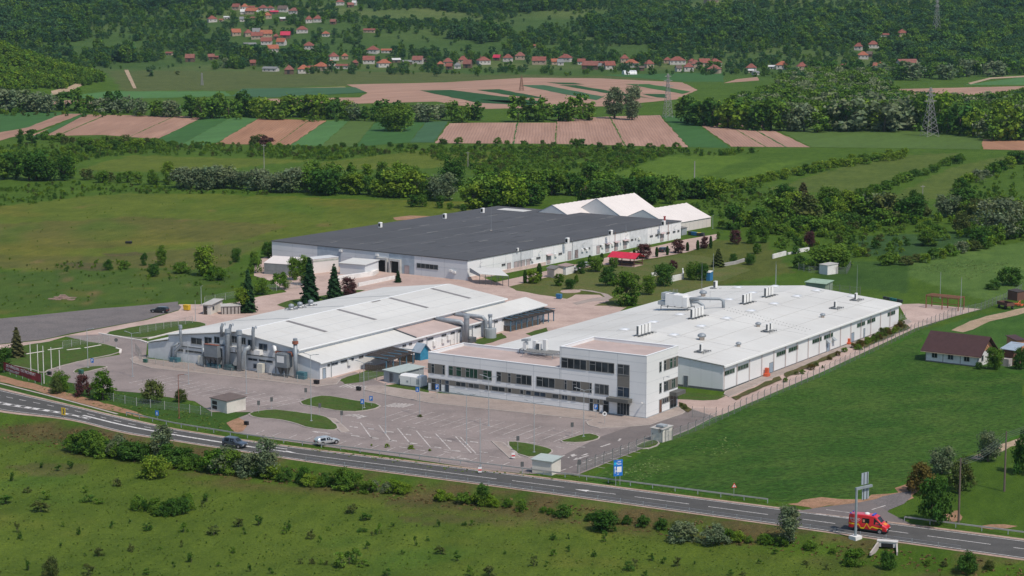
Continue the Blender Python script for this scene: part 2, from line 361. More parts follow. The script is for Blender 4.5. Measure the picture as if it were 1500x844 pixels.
# ---- site surfaces
sheet('concrete_yard',[(262,480),(298,449),(345,443),(382,434),(420,428),(398,412),(372,404),(374,383),(398,372),(700,404),(735,417),(785,431),(880,432),(893,441),(918,450),(800,522),(700,565),(600,582),(500,562),(470,548)],conc,.02)
sheet('entrance_drive',[(-60,514),(0,505),(60,499),(130,485),(215,469),(262,455),(262,446),(300,446),(330,458),(304,475),(270,470),(200,479),(145,491),(100,492),(60,504),(0,513),(-60,522)],conc,.03)
sheet('gravel_lot',[(-60,478),(0,467),(60,461),(150,452),(230,445),(262,442),(263,454),(215,468),(130,484),(60,498),(0,504),(-60,512)],grav,.04,.5,4,5)
sheet('parking_lot',[(95,493),(146,490),(182,495),(216,500),(214,520),(216,533),(330,548),(470,560),(520,545),(600,577),(627,579),(860,606),(950,612),(1000,594),(1046,611),(1010,630),(960,650),(895,676),(846,696),(765,694),(700,687),(640,678),(560,666),(480,655),(400,644),(345,634),(338,620),(350,612),(372,604),(348,604),(310,604),(285,588),(207,576),(172,573),(98,560),(66,549),(75,541),(120,529),(175,520),(178,512),(150,505)],park,.04)
sheet('service_drive',[(846,694),(895,674),(960,648),(1010,628),(1046,610),(1002,597),(950,616),(880,640),(800,680),(770,692)],dkasph,.052)
sheet('concrete_apron',[(1316,446),(1345,445),(1437,453),(1397,464),(1341,481),(1200,547),(1062,606),(1046,611),(1000,604),(985,591),(1000,581),(1062,580),(1150,547),(1260,502),(1327,478),(1330,470)],conc,.03)
sheet('dirt_track',[(1394,484),(1412,475),(1445,463),(1500,451),(1560,440),(1560,447),(1500,459),(1450,471),(1425,483),(1410,487)],dirt,.03,.4,4,3)
sheet('soil_patch',[(1155,738),(1200,729),(1270,731),(1300,724),(1338,704),(1342,716),(1325,735),(1260,738),(1190,745)],soil,.03,1.3,2,4)
sheet('soil_patch',[(1422,672),(1450,657),(1478,648),(1500,640),(1500,650),(1470,660),(1440,674)],dirt,.03,.7,3,14)
sheet('gravel_patch',[(1275,735),(1292,728),(1336,720),(1322,738),(1300,748)],grav,.045,.8,3,5)
sheet('soil_patch',[(1372,764),(1385,752),(1405,748),(1412,758),(1392,766)],soil,.03,1.2,2,6)

sheet('soil_patch',[(1430,771),(1448,767.5),(1470,768),(1495,771),(1480,774),(1455,775)],soil,.03,1.6,1.5,7)
sheet('soil_bank',[(-60,536),(0,550),(50,562),(100,576),(150,590),(200,604),(218,613),(200,611),(150,599),(100,586),(50,571.5),(0,560),(-60,546)],soil,.05,.35,3,8)
sheet('soil_patch',[(36,508),(60,504),(92,508),(93,513),(40,520)],soil,.05)
sheet('soil_patch',[(332,620),(350,612),(362,618),(356,632),(345,635),(336,626)],soil,.06,.4,2,3)
for k,p in enumerate(([(75,387),(110,384),(160,386),(150,398),(110,394)],[(150,372),(200,369),(215,373),(160,376)],[(700,370),(780,360),(790,364),(720,375)])[:2]): sheet('soil_patch',p,lawn2,.03,2.5,5,k)
sheet('mulch_patch',[(575,319),(600,316),(640,317),(620,322),(580,323)],soil,.03,1,4,2)
# path in the park behind the halls
sheet('footpath',[(838,444),(868,437),(886,435),(880,430),(862,427),(846,425),(850,424),(868,426),(890,431),(898,436),(890,440),(866,442),(845,447)],paver,.04)
sheet('round_terrace',smoothpoly([(820,425),(850,424),(851,429),(822,430)],2),conc,.05)
sheet('wall_walk',[(690,416),(720,415),(860,384),(1004,351),(1050,343),(1052,349),(1030,362),(1005,370),(960,378),(860,392),(730,424),(700,425)],conc,.04)
# lawns inside the concrete
sheet('lawn_strip',[(405,447),(425,440),(468,434),(520,425),(536,425),(500,436),(450,446),(420,452)],lawn,.05,.3,3,2)
sheet('lawn_strip',[(747,409),(790,414),(860,396),(900,390),(1000,373),(1030,375),(1100,395),(1040,420),(985,433),(955,446),(925,446),(915,451),(895,448),(870,448),(895,440),(860,424),(830,438),(780,430),(757,426),(735,416)],groundmat('park_grass',(.078,.108,.026),(.105,.122,.033),(.13,.122,.044),.03,.15,1.6,.4),.025,.3,3,3)
sheet('lawn_strip',[(770,489),(800,480),(803,486),(780,493)],lawn,.05,.3,2,4)
sheet('lawn_strip',[(690,500),(735,488),(742,495),(705,506)],lawn,.05,.3,2,4)
sheet('lawn_strip',[(496,557),(540,542),(575,538),(583,544),(530,560),(505,563)],lawn,.06,.3,2,4)
sheet('lawn_strip',[(560,566),(627,555),(627,580),(575,570)],lawn,.06,.3,2,4)
island([(145,490),(200,478),(270,470),(303,474),(302,479),(262,485),(215,497),(180,494)],'verge_island')
island([(38,506),(80,500),(120,500),(152,504),(177,511),(176,518),(125,528),(75,541),(64,548),(40,540),(-20,530),(-20,518)],'verge_island')
island([(106,545.5),(112,541),(142,536.5),(162,538),(145,541),(128,545.5),(110,548)])
island([(433,592),(455,583),(476,579.5),(520,587),(562,594),(548,601),(512,605),(470,599)],smooth=1)
island([(360,606),(398,600),(425,603),(470,609),(482,613),(499,627),(489,632),(450,628),(432,621),(405,615),(372,613)],smooth=1)
island([(737,648),(762,648),(801,656),(812,661),(804,668),(764,672)])
island([(815,648),(836,642),(860,635),(880,639.5),(877,645),(850,650)])
island([(926,656),(945,647),(962,645),(968,652),(948,659)],smooth=1)
def pavement(px,name='pavement',z=.14):
    mb=MB(); pts=[G(*p) for p in px]; polysheet(mb,pts,z,0,.13); o=tag(mb.build(name,kerb),kind='structure')
    m2=MB(); polysheet(m2,inset(pts,.22),z+.006); m2.build('paving',paver,o); return o
pavement([(627,576),(660,578),(946,611),(992,595),(1004,604),(1000,607),(952,623),(930,625),(878,628),(862,624),(858,619),(868,616),(780,607),(628,591),(560,578),(533,572),(536,566),(560,566)])
pavement([(719,646.5),(738,649),(764,671.5),(746,672)])
pavement([(478,612),(492,614),(512,632),(499,634)])
pavement([(213,526),(470,552),(500,556),(494,563),(462,567),(330,551),(222,540),(196,533),(190,526),(200,522)])
pavement([(1060,578),(1062,574),(1313,473.5),(1330,468),(1336,472),(1316,482),(1200,528),(1120,559),(1068,582)],'wall_apron')
# weedy banks beside the hall
sheet('weedy_bank',[(1072,583),(1110,566),(1141,552),(1146,557),(1100,576),(1078,587)],lawn2,.16,.35,2,1)
sheet('weedy_bank',[(1148,548),(1190,531),(1225,516),(1227,521),(1180,541),(1152,554)],lawn2,.16,.35,2,2)
sheet('weedy_bank',[(994,574),(1045,579),(1062,581),(1050,586),(1030,587),(994,585)],lawn,.06,.3,2,5)
sheet('weedy_bank',[(994,590),(1005,593),(1014,601),(1008,605),(996,598)],lawn2,.16,.3,2,6)
sheet('weedy_bank',[(1258,503),(1290,490),(1326,475),(1334,481),(1300,496),(1266,511)],lawn2,.16,.4,2,16)
# thin grass baulks between the plots
for k_,(a_,b_) in enumerate((((816,176),(813,211)),((850,173.5),(862,213)),((893,171),(916,214)),((925,170),(958,215)),((1050,174),(1122,215.5)),((1078,175),(1152,216)),((700,180),(690,211)),((758,180),(752,211)),((150,171),(82,200)),((185,171),(120,202)),((255,171),(185,203)),((420,176),(362,212)),((452,177),(402,213)))):
    if k_ in (1,3,6,9,11): continue
    A_,B_=Vector(G(*a_)),Vector(G(*b_)); w_=.22+.12*(k_%3); sh_=[(A_.x-w_,A_.y),(B_.x-w_,B_.y),(B_.x+w_,B_.y),(A_.x+w_,A_.y)]; m_=MB(); polysheet(m_,jitter(sh_,5,.35,k_),.14); tag(m_.build('grass_baulk',cg if k_%2 else co),kind='structure')
# ---- main road
def roadpt(e,k):
    return G(*e[k])
def dens(e,n=14):
    # Catmull-Rom through the ground points
    P=[Vector(G(*p)) for p in e]; o=[]
    for i in range(len(P)-1):
        a=P[max(i-1,0)];b=P[i];c=P[i+1];d=P[min(i+2,len(P)-1)]
        for j in range(n):
            t=j/n; o.append(.5*((2*b)+(c-a)*t+(2*a-5*b+4*c-d)*t*t+(3*b-a-3*c+d)*t**3))
    return o+[P[-1]]
dU,dL=dens(UP),dens(LOW)
def lane(f): return [a*(1-f)+b*f for a,b in zip(dU,dL)]
def ribbon(mb,A,B,z,m=0):
    n=len(A); mb.add([(p.x,p.y,z) for p in A]+[(p.x,p.y,z) for p in B],[(i,n+i,n+i+1,i+1) for i in range(n-1)],m)
mb=MB(); ribbon(mb,lane(-.10),lane(1.09),.03); sh=tag(mb.build('road_shoulder',groundmat('shoulder_gravel',(.38,.27,.22),(.42,.32,.27),(.27,.2,.15),.05,.4,2,.1)),kind='structure')
mb=MB(); ribbon(mb,dU,dL,.036); road=tag(mb.build('main_road',asph),kind='structure')
def stripe(mb,path,w,z=.042,dash=None,a=-1e9,b=1e9):
    s=0;on=True
    P=[Vector((p.x,p.y,0)) for p in path]
    # resample
    out=[P[0]]
    for i in range(1,len(P)):
        L=(P[i]-P[i-1]).length; k=max(1,int(L/.5))
        for j in range(1,k+1): out.append(P[i-1].lerp(P[i],j/k))
    s=0
    for i in range(len(out)-1):
        d=out[i+1]-out[i]; L=d.length
        if L<1e-6: continue
        if a<=out[i].x<=b and (dash is None or (s%(dash[0]+dash[1]))<dash[0]):
            nrm=Vector((-d.y,d.x,0))/L*w/2; A=out[i];B=out[i+1]+d*.02
            mb.quad((A+nrm)[:2]+(z,),(A-nrm)[:2]+(z,),(B-nrm)[:2]+(z,),(B+nrm)[:2]+(z,))
        s+=L
mb=MB()
stripe(mb,lane(.055),.16); stripe(mb,lane(.95),.16)
x1=G(724,702)[0]
stripe(mb,lane(.50),.18,a=-47,b=x1); stripe(mb,lane(.50),.55,a=-82,b=-46)
stripe(mb,lane(.30),.16,dash=(2,2.2),a=-140,b=-62)
for i in range(26):
    pass
for a_,b_ in ((747,825),(870,899),(926,1007),(1035,1119),(1170,1217),(1285,1320),(1347,1441),(1471,1560),(1600,1680)):
    stripe(mb,lane(.47),.17,a=G(a_,700+(a_-724)*.12)[0],b=G(b_,700+(b_-724)*.12)[0])
# hatched block band at the left end
lp=lane(.62); lp2=lane(.72)
for k,(A,B) in enumerate(zip(lp,lp2)):
    pass
stripe(mb,lane(.66),.9,dash=(1.4,1.3),a=-140,b=-80); stripe(mb,lane(.61),.14,a=-140,b=-80); stripe(mb,lane(.71),.14,a=-140,b=-80)
def arrow(mb,px,py,dx,dy,L=5,w=.3,z=.042):
    c=Vector(G(px,py)); d=(Vector(G(px+dx,py+dy))-c).normalized(); n=Vector((-d.y,d.x))
    q=lambda s,o:(*(c+d*s+n*o),z)
    mb.quad(q(-L/2,w/2),q(-L/2,-w/2),q(L*.1,-w/2),q(L*.1,w/2)); mb.add([q(L*.1,w*1.8),q(L*.1,-w*1.8),q(L/2,0)],[(0,2,1)])
arrow(mb,866,720,-10,-1.2,6,.3); arrow(mb,400,655.5,-10,-1.3,6,.3); arrow(mb,413,661,10,1.3,6,.3)
mb.build('road_marking',whitep,road)
# junction and drive at the right
js=sheet('side_road',[(1168,748.8),(1205,743),(1255,737),(1285,731),(1312,728),(1310,738),(1300,750),(1335,768)],dkasph,.033)
mb=MB()
def pline(mb,pts,w,z,dash=None): stripe(mb,[Vector(G(*p)) for p in pts],w,z,dash)
pline(mb,[(1195,753),(1245,759)],.35,.05,(1.2,.9)); pline(mb,[(1210,747),(1250,752)],.2,.05); pline(mb,[(1277,747),(1297,741)],.25,.05)
mb.build('road_marking',wornp,js)
# ---- parking bays and lot markings
mb=MB(); z=.058
US=R(32.4); ud=Vector((math.sin(US),math.cos(US))); vd=Vector((math.cos(US),-math.sin(US)))
def bays(pxA,pxB,depth,pitch,both,skip=()):
    A=Vector(G(*pxA));B=Vector(G(*pxB)); L=(B-A).length; d=(B-A)/L; n=int(L/pitch); nn=Vector((-d.y,d.x))
    if both: stripe(mb,[A,B],.12,z)
    for k in range(n+1):
        if k in skip: continue
        p=A+d*(k*pitch); q0=p-nn*(depth if both else 0)
        stripe(mb,[q0,p+nn*depth],.13,z)
    for o in ((-depth,depth) if both else (depth,)): stripe(mb,[A+nn*o,B+nn*o],.11,z,(.9,1.5))
bays((578,607),(868,645),5.0,2.7,True)
bays((215,556),(425,594),4.8,2.7,True); 
bays((640,592),(862,618),4.6,5.4,False,(8,))
for a_,b_ in (((527.7,619.5),(544,642)),((555,623),(573,646.7)),((582,627.6),(601.6,651)),((610,631.6),(630,655)),((638,635.6),(660,659)),((667,639.6),(690,663.6)),((674,640.4),(697,664.5))): pline(mb,[a_,b_],.21,z)
pline(mb,[(515,618),(745,650)],.14,z,(1.6,1.6)); pline(mb,[(522,640),(738,672)],.14,z,(1.6,1.6))
# bottom row by the verge
def slant(pts,dx,dy):
    for (x,y) in pts: pline(mb,[(x,y),(x+dx,y+dy)],.16,z)
slant([(375+24*k,636+3.1*k) for k in range(16)],12,-5)
slant([(868+13*k,683-5.6*k) for k in range(7)],18,3.4)
pline(mb,[(822,690),(925,653)],.22,z,(1.2,.9))
for (x,y) in ((518,625),(520,638),(545,628),(570,632),(548,641),(575,645),(596,636),(605,649),(625,640),(640,655),(655,645),(668,660),(694,647),(708,662)):
    for k in range(6): 
        if rnd.random()<.9: pline(mb,[(x-5+2*k,y-.3+.25*k),(x-4.2+2*k,y+.9+.25*k)],.25,z)
for p in ((596,625.5,608,627),(640,631,652,632.5),(505,634,516,635.6),(726,641.7,740,643.2),(745,642,758,643),(770,648,790,650),(815,655,826,657),(845,655,857,655.5),(650,662,660,663.5),(585,655,597,657),(610,659,622,661)): pline(mb,[p[:2],p[2:]],.22,z)
def zebra(a_,b_,w,n):
    for k in range(n):
        x=a_[0]+(b_[0]-a_[0])*k/(n-1); y=a_[1]+(b_[1]-a_[1])*k/(n-1); pline(mb,[(x,y),(x+w[0],y+w[1])],.38,z)
zebra((497,567.4),(524,570),(12,-4.2),6); zebra((562,596),(588,597.5),(18,-5),6); zebra((505,609),(522,611),(16,-1.6),4); pline(mb,[(523,613.5),(538,609.5)],.6,z)
for a_ in ((832,671,13,-4),(852,668,9,-3),(880,655,14,-4.5),(906,646.6,3,-3.6)): pline(mb,[a_[:2],(a_[0]+a_[2],a_[1]+a_[3])],.4,z)
arrow(mb,816,671,-10,3.0,4.5,.35,z); arrow(mb,851,671,-10,3,4.5,.35,z); arrow(mb,838,668,4,-3.5,3,.3,z); arrow(mb,470,634,-10,-1.2,4,.3,z); arrow(mb,675,672,10,1.3,4,.3,z)
tag(mb.build('lot_marking',wornp),kind='structure')
fieldm=groundmat('meadow_field',(.038,.104,.013),(.062,.138,.018),(.088,.152,.027),.02,.13,1.3,.9,R(55),.5,fine=.42)
sheet('grass_field',[(862,703),(965,652),(1060,609),(1200,552),(1330,496),(1352,483),(1345,520),(1432,540),(1500,548),(1500,632),(1420,665),(1335,700),(1300,722),(1270,729),(1200,728),(1150,736),(1000,718)],fieldm,.022,.8,3,31)
# white kerb edges along the entrance drive
mb=MB(); 
def wall_px(mb,pts,w,h,z0=.02,m=0):
    P=[Vector(G(*p)) for p in pts]
    for a_,b_ in zip(P,P[1:]):
        d=(b_-a_); L=d.length; d/=L; n=Vector((-d.y,d.x))*w/2
        c=[a_+n,a_-n,b_-n,b_+n]; mb.prism([(p.x,p.y,z0) for p in c[::1]],(0,0,h),m)
for pts in ([(145,489),(182,495.5),(205,499),(217,503)],[(217,497),(262,486),(302,480)],[(38,520),(64,516)],[(70,514),(92,511)],[(98,514),(118,511.5)],[(124,511),(148,506.5)],[(-40,515),(0,508)],[(170,511),(177,513),(176,518)]):
    wall_px(mb,pts,.5,.22)
tag(mb.build('whitewashed_kerb',flat('whitewash',(.62,.57,.53),.85)),kind='structure')
# drain covers
mb=MB(); pline(mb,[(-40,552),(0,562),(60,577),(110,590),(172,607)],.6,.07); tag(mb.build('drain_channel',kerb),kind='structure')
# ------------------------------------------------------------------ building kit
class Frame:      # local x = right along the front, y = away from the camera, z up
    def __init__(s,O,ang): s.O=O; s.a=R(ang); s.c,s.s=math.cos(s.a),math.sin(s.a)
    def w(s,x,y,z=0): return (s.O[0]+x*s.c+y*s.s, s.O[1]-x*s.s+y*s.c, z)
    def l(s,X,Y): dx,dy=X-s.O[0],Y-s.O[1]; return (dx*s.c-dy*s.s, dx*s.s+dy*s.c)
    def _r(s,px,py):
        d=ray(px,py); return (d[0]*s.c-d[1]*s.s, d[0]*s.s+d[1]*s.c, d[2]), (*s.l(0,0),HC)
    def fx(s,px,py,ly=0):
        d,o=s._r(px,py); t=(ly-o[1])/d[1]; return o[0]+d[0]*t, o[2]+d[2]*t
    def fy(s,px,py,lx=0):
        d,o=s._r(px,py); t=(lx-o[0])/d[0]; return o[1]+d[1]*t, o[2]+d[2]*t
    def g(s,px,py,z=0): return s.l(*G(px,py,z))
    def roof(s,px,py,zf):
        z=6.
        for _ in range(8): x,y=s.g(px,py,z); z=zf(x,y)
        return x,y,z
    def root(s,name,label,cat,group=None): return empty(name,(*s.O,0),-s.a,label,cat,group)
white=flat('white_cladding',(.69,.695,.70),.45,var=.04,scale=.15,spec=.4)
shaded=flat('shaded_white_cladding',(.60,.62,.64),.45,var=.04,scale=.15)  # darker copy of the white cladding; gable shade is put into its colour
palew=flat('dirty_white_wall',(.64,.63,.61),.8,var=.08,dirt=(.45,.42,.38))
roofw=flat('white_roof_membrane',(.545,.545,.525),.7,var=.07,scale=.06,dirt=(.46,.455,.435),spec=.2,streak=(.47,.455,.425))
roofp=flat('pinkish_roof_gravel',(.42,.335,.31),.9,var=.09,scale=.3,dirt=(.36,.285,.26))
roofd=flat('dark_roof_bitumen',(.072,.073,.08),.85,var=.12,scale=.05,dirt=(.060,.061,.066),streak=(.095,.094,.096))
cladd=flat('taupe_cladding',(.155,.145,.13),.6,var=.06)
framem=flat('dark_window_frame',(.24,.245,.25),.4)
wrnd=random.Random(2); glass2=glassmat('grey_glass',(.03,.034,.038),.1); glass3=glassmat('blue_glass',(.014,.022,.034),.03); glass=glassmat('dark_glass'); glassg=glassmat('green_glass',(.012,.03,.022))
steel=flat('galvanised_steel',(.27,.30,.33),.5,.25,var=.12,scale=1.5)
steeld=flat('dark_steel',(.11,.12,.13),.5,.3)
whitem=flat('white_sheet_metal',(.68,.68,.67),.4,var=.04)
capm=flat('white_coping',(.74,.75,.75),.4,var=.03)
greym=flat('grey_sheet_metal',(.30,.33,.35),.5,var=.1)
teal=flat('teal_machine_paint',(.05,.13,.16),.5)
rust=flat('rust_red_paint',(.24,.09,.06),.7,var=.3,scale=2)
orange=flat('orange_red_paint',(.55,.11,.05),.5)
seam=flat('seam_grey',(.40,.42,.44),.6)
dbrown=flat('dark_brown_timber',(.045,.036,.032),.8,var=.3,scale=2)
woodb=flat('weathered_boards',(.10,.082,.07),.85,var=.3,scale=3)
blue=flat('blue_paint',(.035,.16,.34),.5); blueb=flat('blue_boards',(.03,.20,.33),.6,var=.25,scale=3)
black=flat('black_rubber',(.015,.015,.016),.8)
def window(par,face,a0,a1,z0,z1,mull=1,tr=True,gm=None,off=0,name='window',out=.07):
    """face ('x'|'-y', plane coordinate): the window's frame sits proud of the wall, its pane inside it"""
    ax,pl=face; sg=-1 if ax=='-y' else 1; fw=.09
    def bx(mb,u0,u1,w0,w1,d0,d1):
        if ax=='-y': mb.box(u0,pl-d1,w0,u1,pl-d0,w1)
        else: mb.box(pl+d0,u0,w0,pl+d1,u1,w1)
    f=MB(); bx(f,a0,a1,z0,z0+fw,.0,out+.02); bx(f,a0,a1,z1-fw,z1,.0,out); bx(f,a0,a0+fw,z0+fw,z1-fw,0,out); bx(f,a1-fw,a1,z0+fw,z1-fw,0,out)
    for k in range(1,mull+1):
        u=a0+(a1-a0)*k/(mull+1); bx(f,u-.045,u+.045,z0+fw,z1-fw,0,out)
    if tr and z1-z0>1.3:
        zz=z0+(z1-z0)*.68; bx(f,a0+fw,a0+(a1-a0)/(mull+1)-.045,zz-.04,zz+.04,0,out-.01)
    wo=f.build(name,framem,par); g=MB(); bx(g,a0+fw,a1-fw,z0+fw,z1-fw,.005,.042); g.build('pane',gm or wrnd.choice((glass,glass,glass2,glass3)),wo); return wo
def door(par,face,a0,a1,z0,z1,m,name='door',handle=True):
    ax,pl=face; mb=MB()
    def bx(b,u0,u1,w0,w1,d0,d1):
        if ax=='-y': b.box(u0,pl-d1,w0,u1,pl-d0,w1)
        else: b.box(pl+d0,u0,w0,pl+d1,u1,w1)
    bx(mb,a0,a1,z0,z1,0,.05); o=mb.build(name,m,par)
    f=MB(); bx(f,a0-.1,a0,z0,z1+.1,0,.09); bx(f,a1,a1+.1,z0,z1+.1,0,.09); bx(f,a0,a1,z1,z1+.1,0,.09); f.build('frame',framem,o)
    if handle: h=MB(); bx(h,a1-.18,a1-.1,z0+.95,z0+1.15,.05,.1); h.build('handle',steel,o)
    return o
def acunit(mb,x,y,z,s=1.,h=1.6,d=.8,face='-y'):
    mb.box(x-s/2,y-d/2,z,x+s/2,y+d/2,z+h)
def condenser(root,x,y,z,h=1.75,dx=.42,dy=1.0):
    b=MB(); b.box(x-dx/2,y-dy/2,z,x+dx/2,y+dy/2,z+h); o=b.build('condenser_unit',whitem,root)
    g=MB(); 
    for k in (.27,.73): 
        c=(x-dx/2-.012,y,z+h*k); n=14
        g.add([(c[0],c[1]+.40*math.cos(6.283*j/n)*dy,c[2]+.40*math.sin(6.283*j/n)) for j in range(n)],[tuple(range(n))[::-1]])
    g.quad((x-dx/2,y-dy/2-.012,z+.1),(x+dx/2,y-dy/2-.012,z+.1),(x+dx/2,y-dy/2-.012,z+h-.1),(x-dx/2,y-dy/2-.012,z+h-.1))
    g.build('fan_grille',steeld,o); return o
# ------------------------------------------------------------------ office building
OF=Frame(G(946,614),32.4)
def office():
    r=OF.root('office_building','white clad two and three storey office block with grey window bands facing the car park','office building')
    W1,W0,D=-50.,-19.,12.8; zl,zt=7.9,12.1
    b=MB(); b.box(W1,0,0,W0,D,zl-.8); b.box(W0,0,0,0,D,zt-.8); b.build('wall',white,r)
    b=MB()   # panel joints
    for z in (1.1,2.85,4.6,6.6,): b.box(W1,-.012,z,W0,0,z+.025)
    for z in (1.1,2.85,4.6,6.9,8.9,10.7): b.box(W0,-.012,z,0,0,z+.025); b.box(0,0,z,.012,D,z+.025)
    for k in range(1,9):
        x=W1+k*6.25; b.box(x,-.016,0.1,x+.05,0,zl if x<W0 else zt-.1)
    b.box(W0-.05,-.018,.1,W0+.05,0,zt); b.build('panel_joint',seam,r)
    b=MB(); b.box(W1-.02,-.05,0,0.02,-.0,.28); b.box(0,0,0,.05,D,.28); b.build('plinth',greym,r)
    def parapet(x0,x1,z,name):
        b=MB(); t=.32; b.box(x0,0,z-.8,x1,t,z); b.box(x0,D-t,z-.8,x1,D,z); b.box(x0,t,z-.8,x0+t,D-t,z); b.box(x1-t,t,z-.8,x1,D-t,z); p=b.build('parapet',white,r)
        b=MB(); e=.05; b.box(x0-e,-e,z,x1+e,t+e,z+.06); b.box(x0-e,D-t-e,z,x1+e,D+e,z+.06); b.box(x0-e,t+e,z,x0+t+e,D-t-e,z+.06); b.box(x1-t-e,t+e,z,x1+e,D-t-e,z+.06); b.build('coping',capm,p)
        b=MB(); b.box(x0+t,t,z-.75,x1-t,D-t,z-.6) ; b.build('roof',roofp,r)
    parapet(W1,W0,zl,'low'); parapet(W0,0,zt,'tower')
    z5=lambda x:610+x/6.805; z6=lambda x:810+x/6.03
    X=lambda px,z:solve_x(OF,px,0,z)
    F=('-y',0.)
    def band(spans,z0,z1):
        for a,c in spans: b=MB(); b.box(X(a,z1),-.03,z0,X(c,z1),0,z1); b.build('cladding_band',cladd,r)
    band([(z5(114),z5(287)),(z5(322),z5(753)),(z5(800),z5(1150)),(z5(1196),z6(345)),(z6(370),z6(495))],3.66,5.7)
    band([(z5(114),z6(205)),(z6(205),z6(495))],1.66,2.72)
    band([(z6(75),z6(543))],7.98,10.05)
    b=MB(); b.box(X(z6(570),8),-.032,3.66,X(z6(677),8),0,10.05); b.build('cladding_band',cladd,r)
    for i,(a,c) in enumerate([(148,182),(258,285),(322,368),(395,450),(490,613),(663,753),(800,848),(912,943),(993,1150),(1196,1382)]):
        window(r,F,X(z5(a),4.7),X(z5(c),4.7),3.7,5.66,0 if c-a<60 else (1 if c-a<100 else 2),gm=glassg if 2<=i<6 else glass,out=.075)
    for a,c in ((100,125),(172,245),(322,345),(370,495)): window(r,F,X(z6(a),4.7),X(z6(c),4.7),3.7,5.66,0 if c-a<40 else (1 if c-a<90 else 2),out=.075)
    for a,c in ((393,495),(518,627),(685,720),(750,885),(912,948),(1032,1070),(1090,1145),(1172,1293),(1353,1420)): window(r,F,X(z5(a),2.2),X(z5(c),2.2),1.7,2.66,0 if c-a<75 else 1,out=.075)
    for a,c in ((78,132),(165,205)): window(r,F,X(z6(a),2.2),X(z6(c),2.2),1.7,2.66,0 if c-a<45 else 1,out=.075)
    for a,c,m in ((75,297,3),(322,543,3),(570,677,1)): window(r,F,X(z6(a),9),X(z6(c),9),8.0,10.0,m,out=.075)
    window(r,F,X(z6(570),5),X(z6(677),5),3.7,5.66,1,out=.075)
    for a,c in ((148,198),(228,250),(285,328)): window(r,F,X(z5(a),1.3),X(z5(c),1.3),.05,2.68,0,name='glazed_door',out=.075)
    for a,c in ((322,358),(388,412),(443,495)): window(r,F,X(z6(a),1.3),X(z6(c),1.3),.05,2.7,0,name='glazed_door',out=.075)
    window(r,F,X(z6(568),1.3),X(z6(677),1.3),.05,2.72,3,name='glazed_door',out=.08)
    def canopy(x0,x1,y0,y1,z,h):
        b=MB(); b.box(x0,y0,z,x1,y1,z+h); b.build('entrance_canopy',flat('canopy_grey',(.105,.105,.10),.7),r)
    canopy(X(z6(505),3),X(z6(700),3),-1.6,-.06,2.85,.75); 
    # right gable wall
    S=('x',0.); Y=lambda px,z:solve_y(OF,px,0,z)
    for bb in ((0,Y(z6(978),9),8.1,.03,D-.02,10.2),(0,Y(z6(978),5),4.0,.03,D-.02,6.05),(0,Y(z6(938),2),1.7,.032,D-.02,2.85)): b=MB(); b.box(*bb); b.build('cladding_band',cladd,r)
    for zz,zt_,lst in ((8.15,10.15,[(938,958),(978,998),(1030,1055),(1067,1084)]),(4.05,6.0,[(938,958),(978,1015),(1048,1078)])):
        for a,c in lst: window(r,S,Y(z6(a),zz+1),Y(z6(c),zz+1),zz,zt_,0 if c-a<28 else 1,gm=glassg if a>1000 else glass,out=.075)
    door(r,S,Y(z6(938),1.3),Y(z6(957),1.3),.06,2.75,flat('brown_door',(.14,.07,.05),.6))
    window(r,S,Y(z6(966),2.2),Y(z6(1018),2.2),1.75,2.8,2,out=.075)
    window(r,S,Y(z6(1030),1.3),Y(z6(1090),1.3),.06,2.8,1,name='glazed_door',out=.075)
    b=MB(); b.box(.06,Y(z6(1027),3),2.9,1.6,D+.3,3.65); b.build('side_canopy',flat('canopy_grey',(.105,.105,.10),.7),r)
    # small light and camera brackets
    for (x,z) in ((X(z6(795),2.1),3.0),):
        b=MB(); b.tube([(x,-.05,z),(x,-.35,z+.1)],.06,6); b.box(x-.12,-.7,z,x+.12,-.3,z+.22); b.build('wall_lamp',whitem,r)
    b=MB(); y=Y(z6(975),6); b.tube([(.02,y,6.4),(.1,y,7),(1.0,y,7.1)],.04,6); b.box(.7,y-.12,7.06,1.3,y+.12,7.16); b.build('wall_lamp',steel,r)
def solve_x(fr,px,ly,z):
    a,b=-120.,60.
    for _ in range(40):
        m=(a+b)/2
        if PX(*fr.w(m,ly,z))[0]<px:a=m
        else:b=m
    return m
def solve_y(fr,px,lx,z):
    a,b=-10.,160.
    for _ in range(40):
        m=(a+b)/2
        if PX(*fr.w(lx,m,z))[0]<px:a=m
        else:b=m
    return m
office()
# roof plant on the office's low roof: things of their own
def frame_deck(mb,x0,x1,y0,y1,z,h,r=.05,nx=3,ny=2):
    for i in range(nx+1):
        x=x0+(x1-x0)*i/nx; mb.box(x-r,y0,z+h-.1,x+r,y1,z+h)
    for j in range(ny+1):
        y=y0+(y1-y0)*j/ny; mb.box(x0,y-r,z+h-.22,x1,y+r,z+h-.1)
    for i in (0,nx):
        for j in (0,ny):
            x=x0+(x1-x0)*i/nx;y=y0+(y1-y0)*j/ny; mb.box(x-r,y-r,z,x+r,y+r,z+h-.22)
def of_w(px,py,z): x,y=OF.g(px,py,z); return x,y
x,y=of_w(795,521,7.7)
t=empty('pipe_deck',OF.w(x,y,7.65),-OF.a,'galvanised pipe deck on the low office roof beside the tower','roof deck')
b=MB(); frame_deck(b,-3.6,3.4,-1.8,1.9,0,.85,.05,7,4); b.build('deck_frame',steel,t)
b=MB(); [b.tube([(-3.4,-1.5+.55*k,.93),(3.3,-1.5+.55*k,.93)],.07,6) for k in range(7)]; b.build('pipe',flat('grey_lagging',(.30,.30,.29),.7),t)
x,y=of_w(805,511.5,7.7)
t=empty('cooling_plant',OF.w(x,min(y,11.5),7.65),-OF.a,'white cooling units on a steel stand behind the pipe deck','cooling unit')
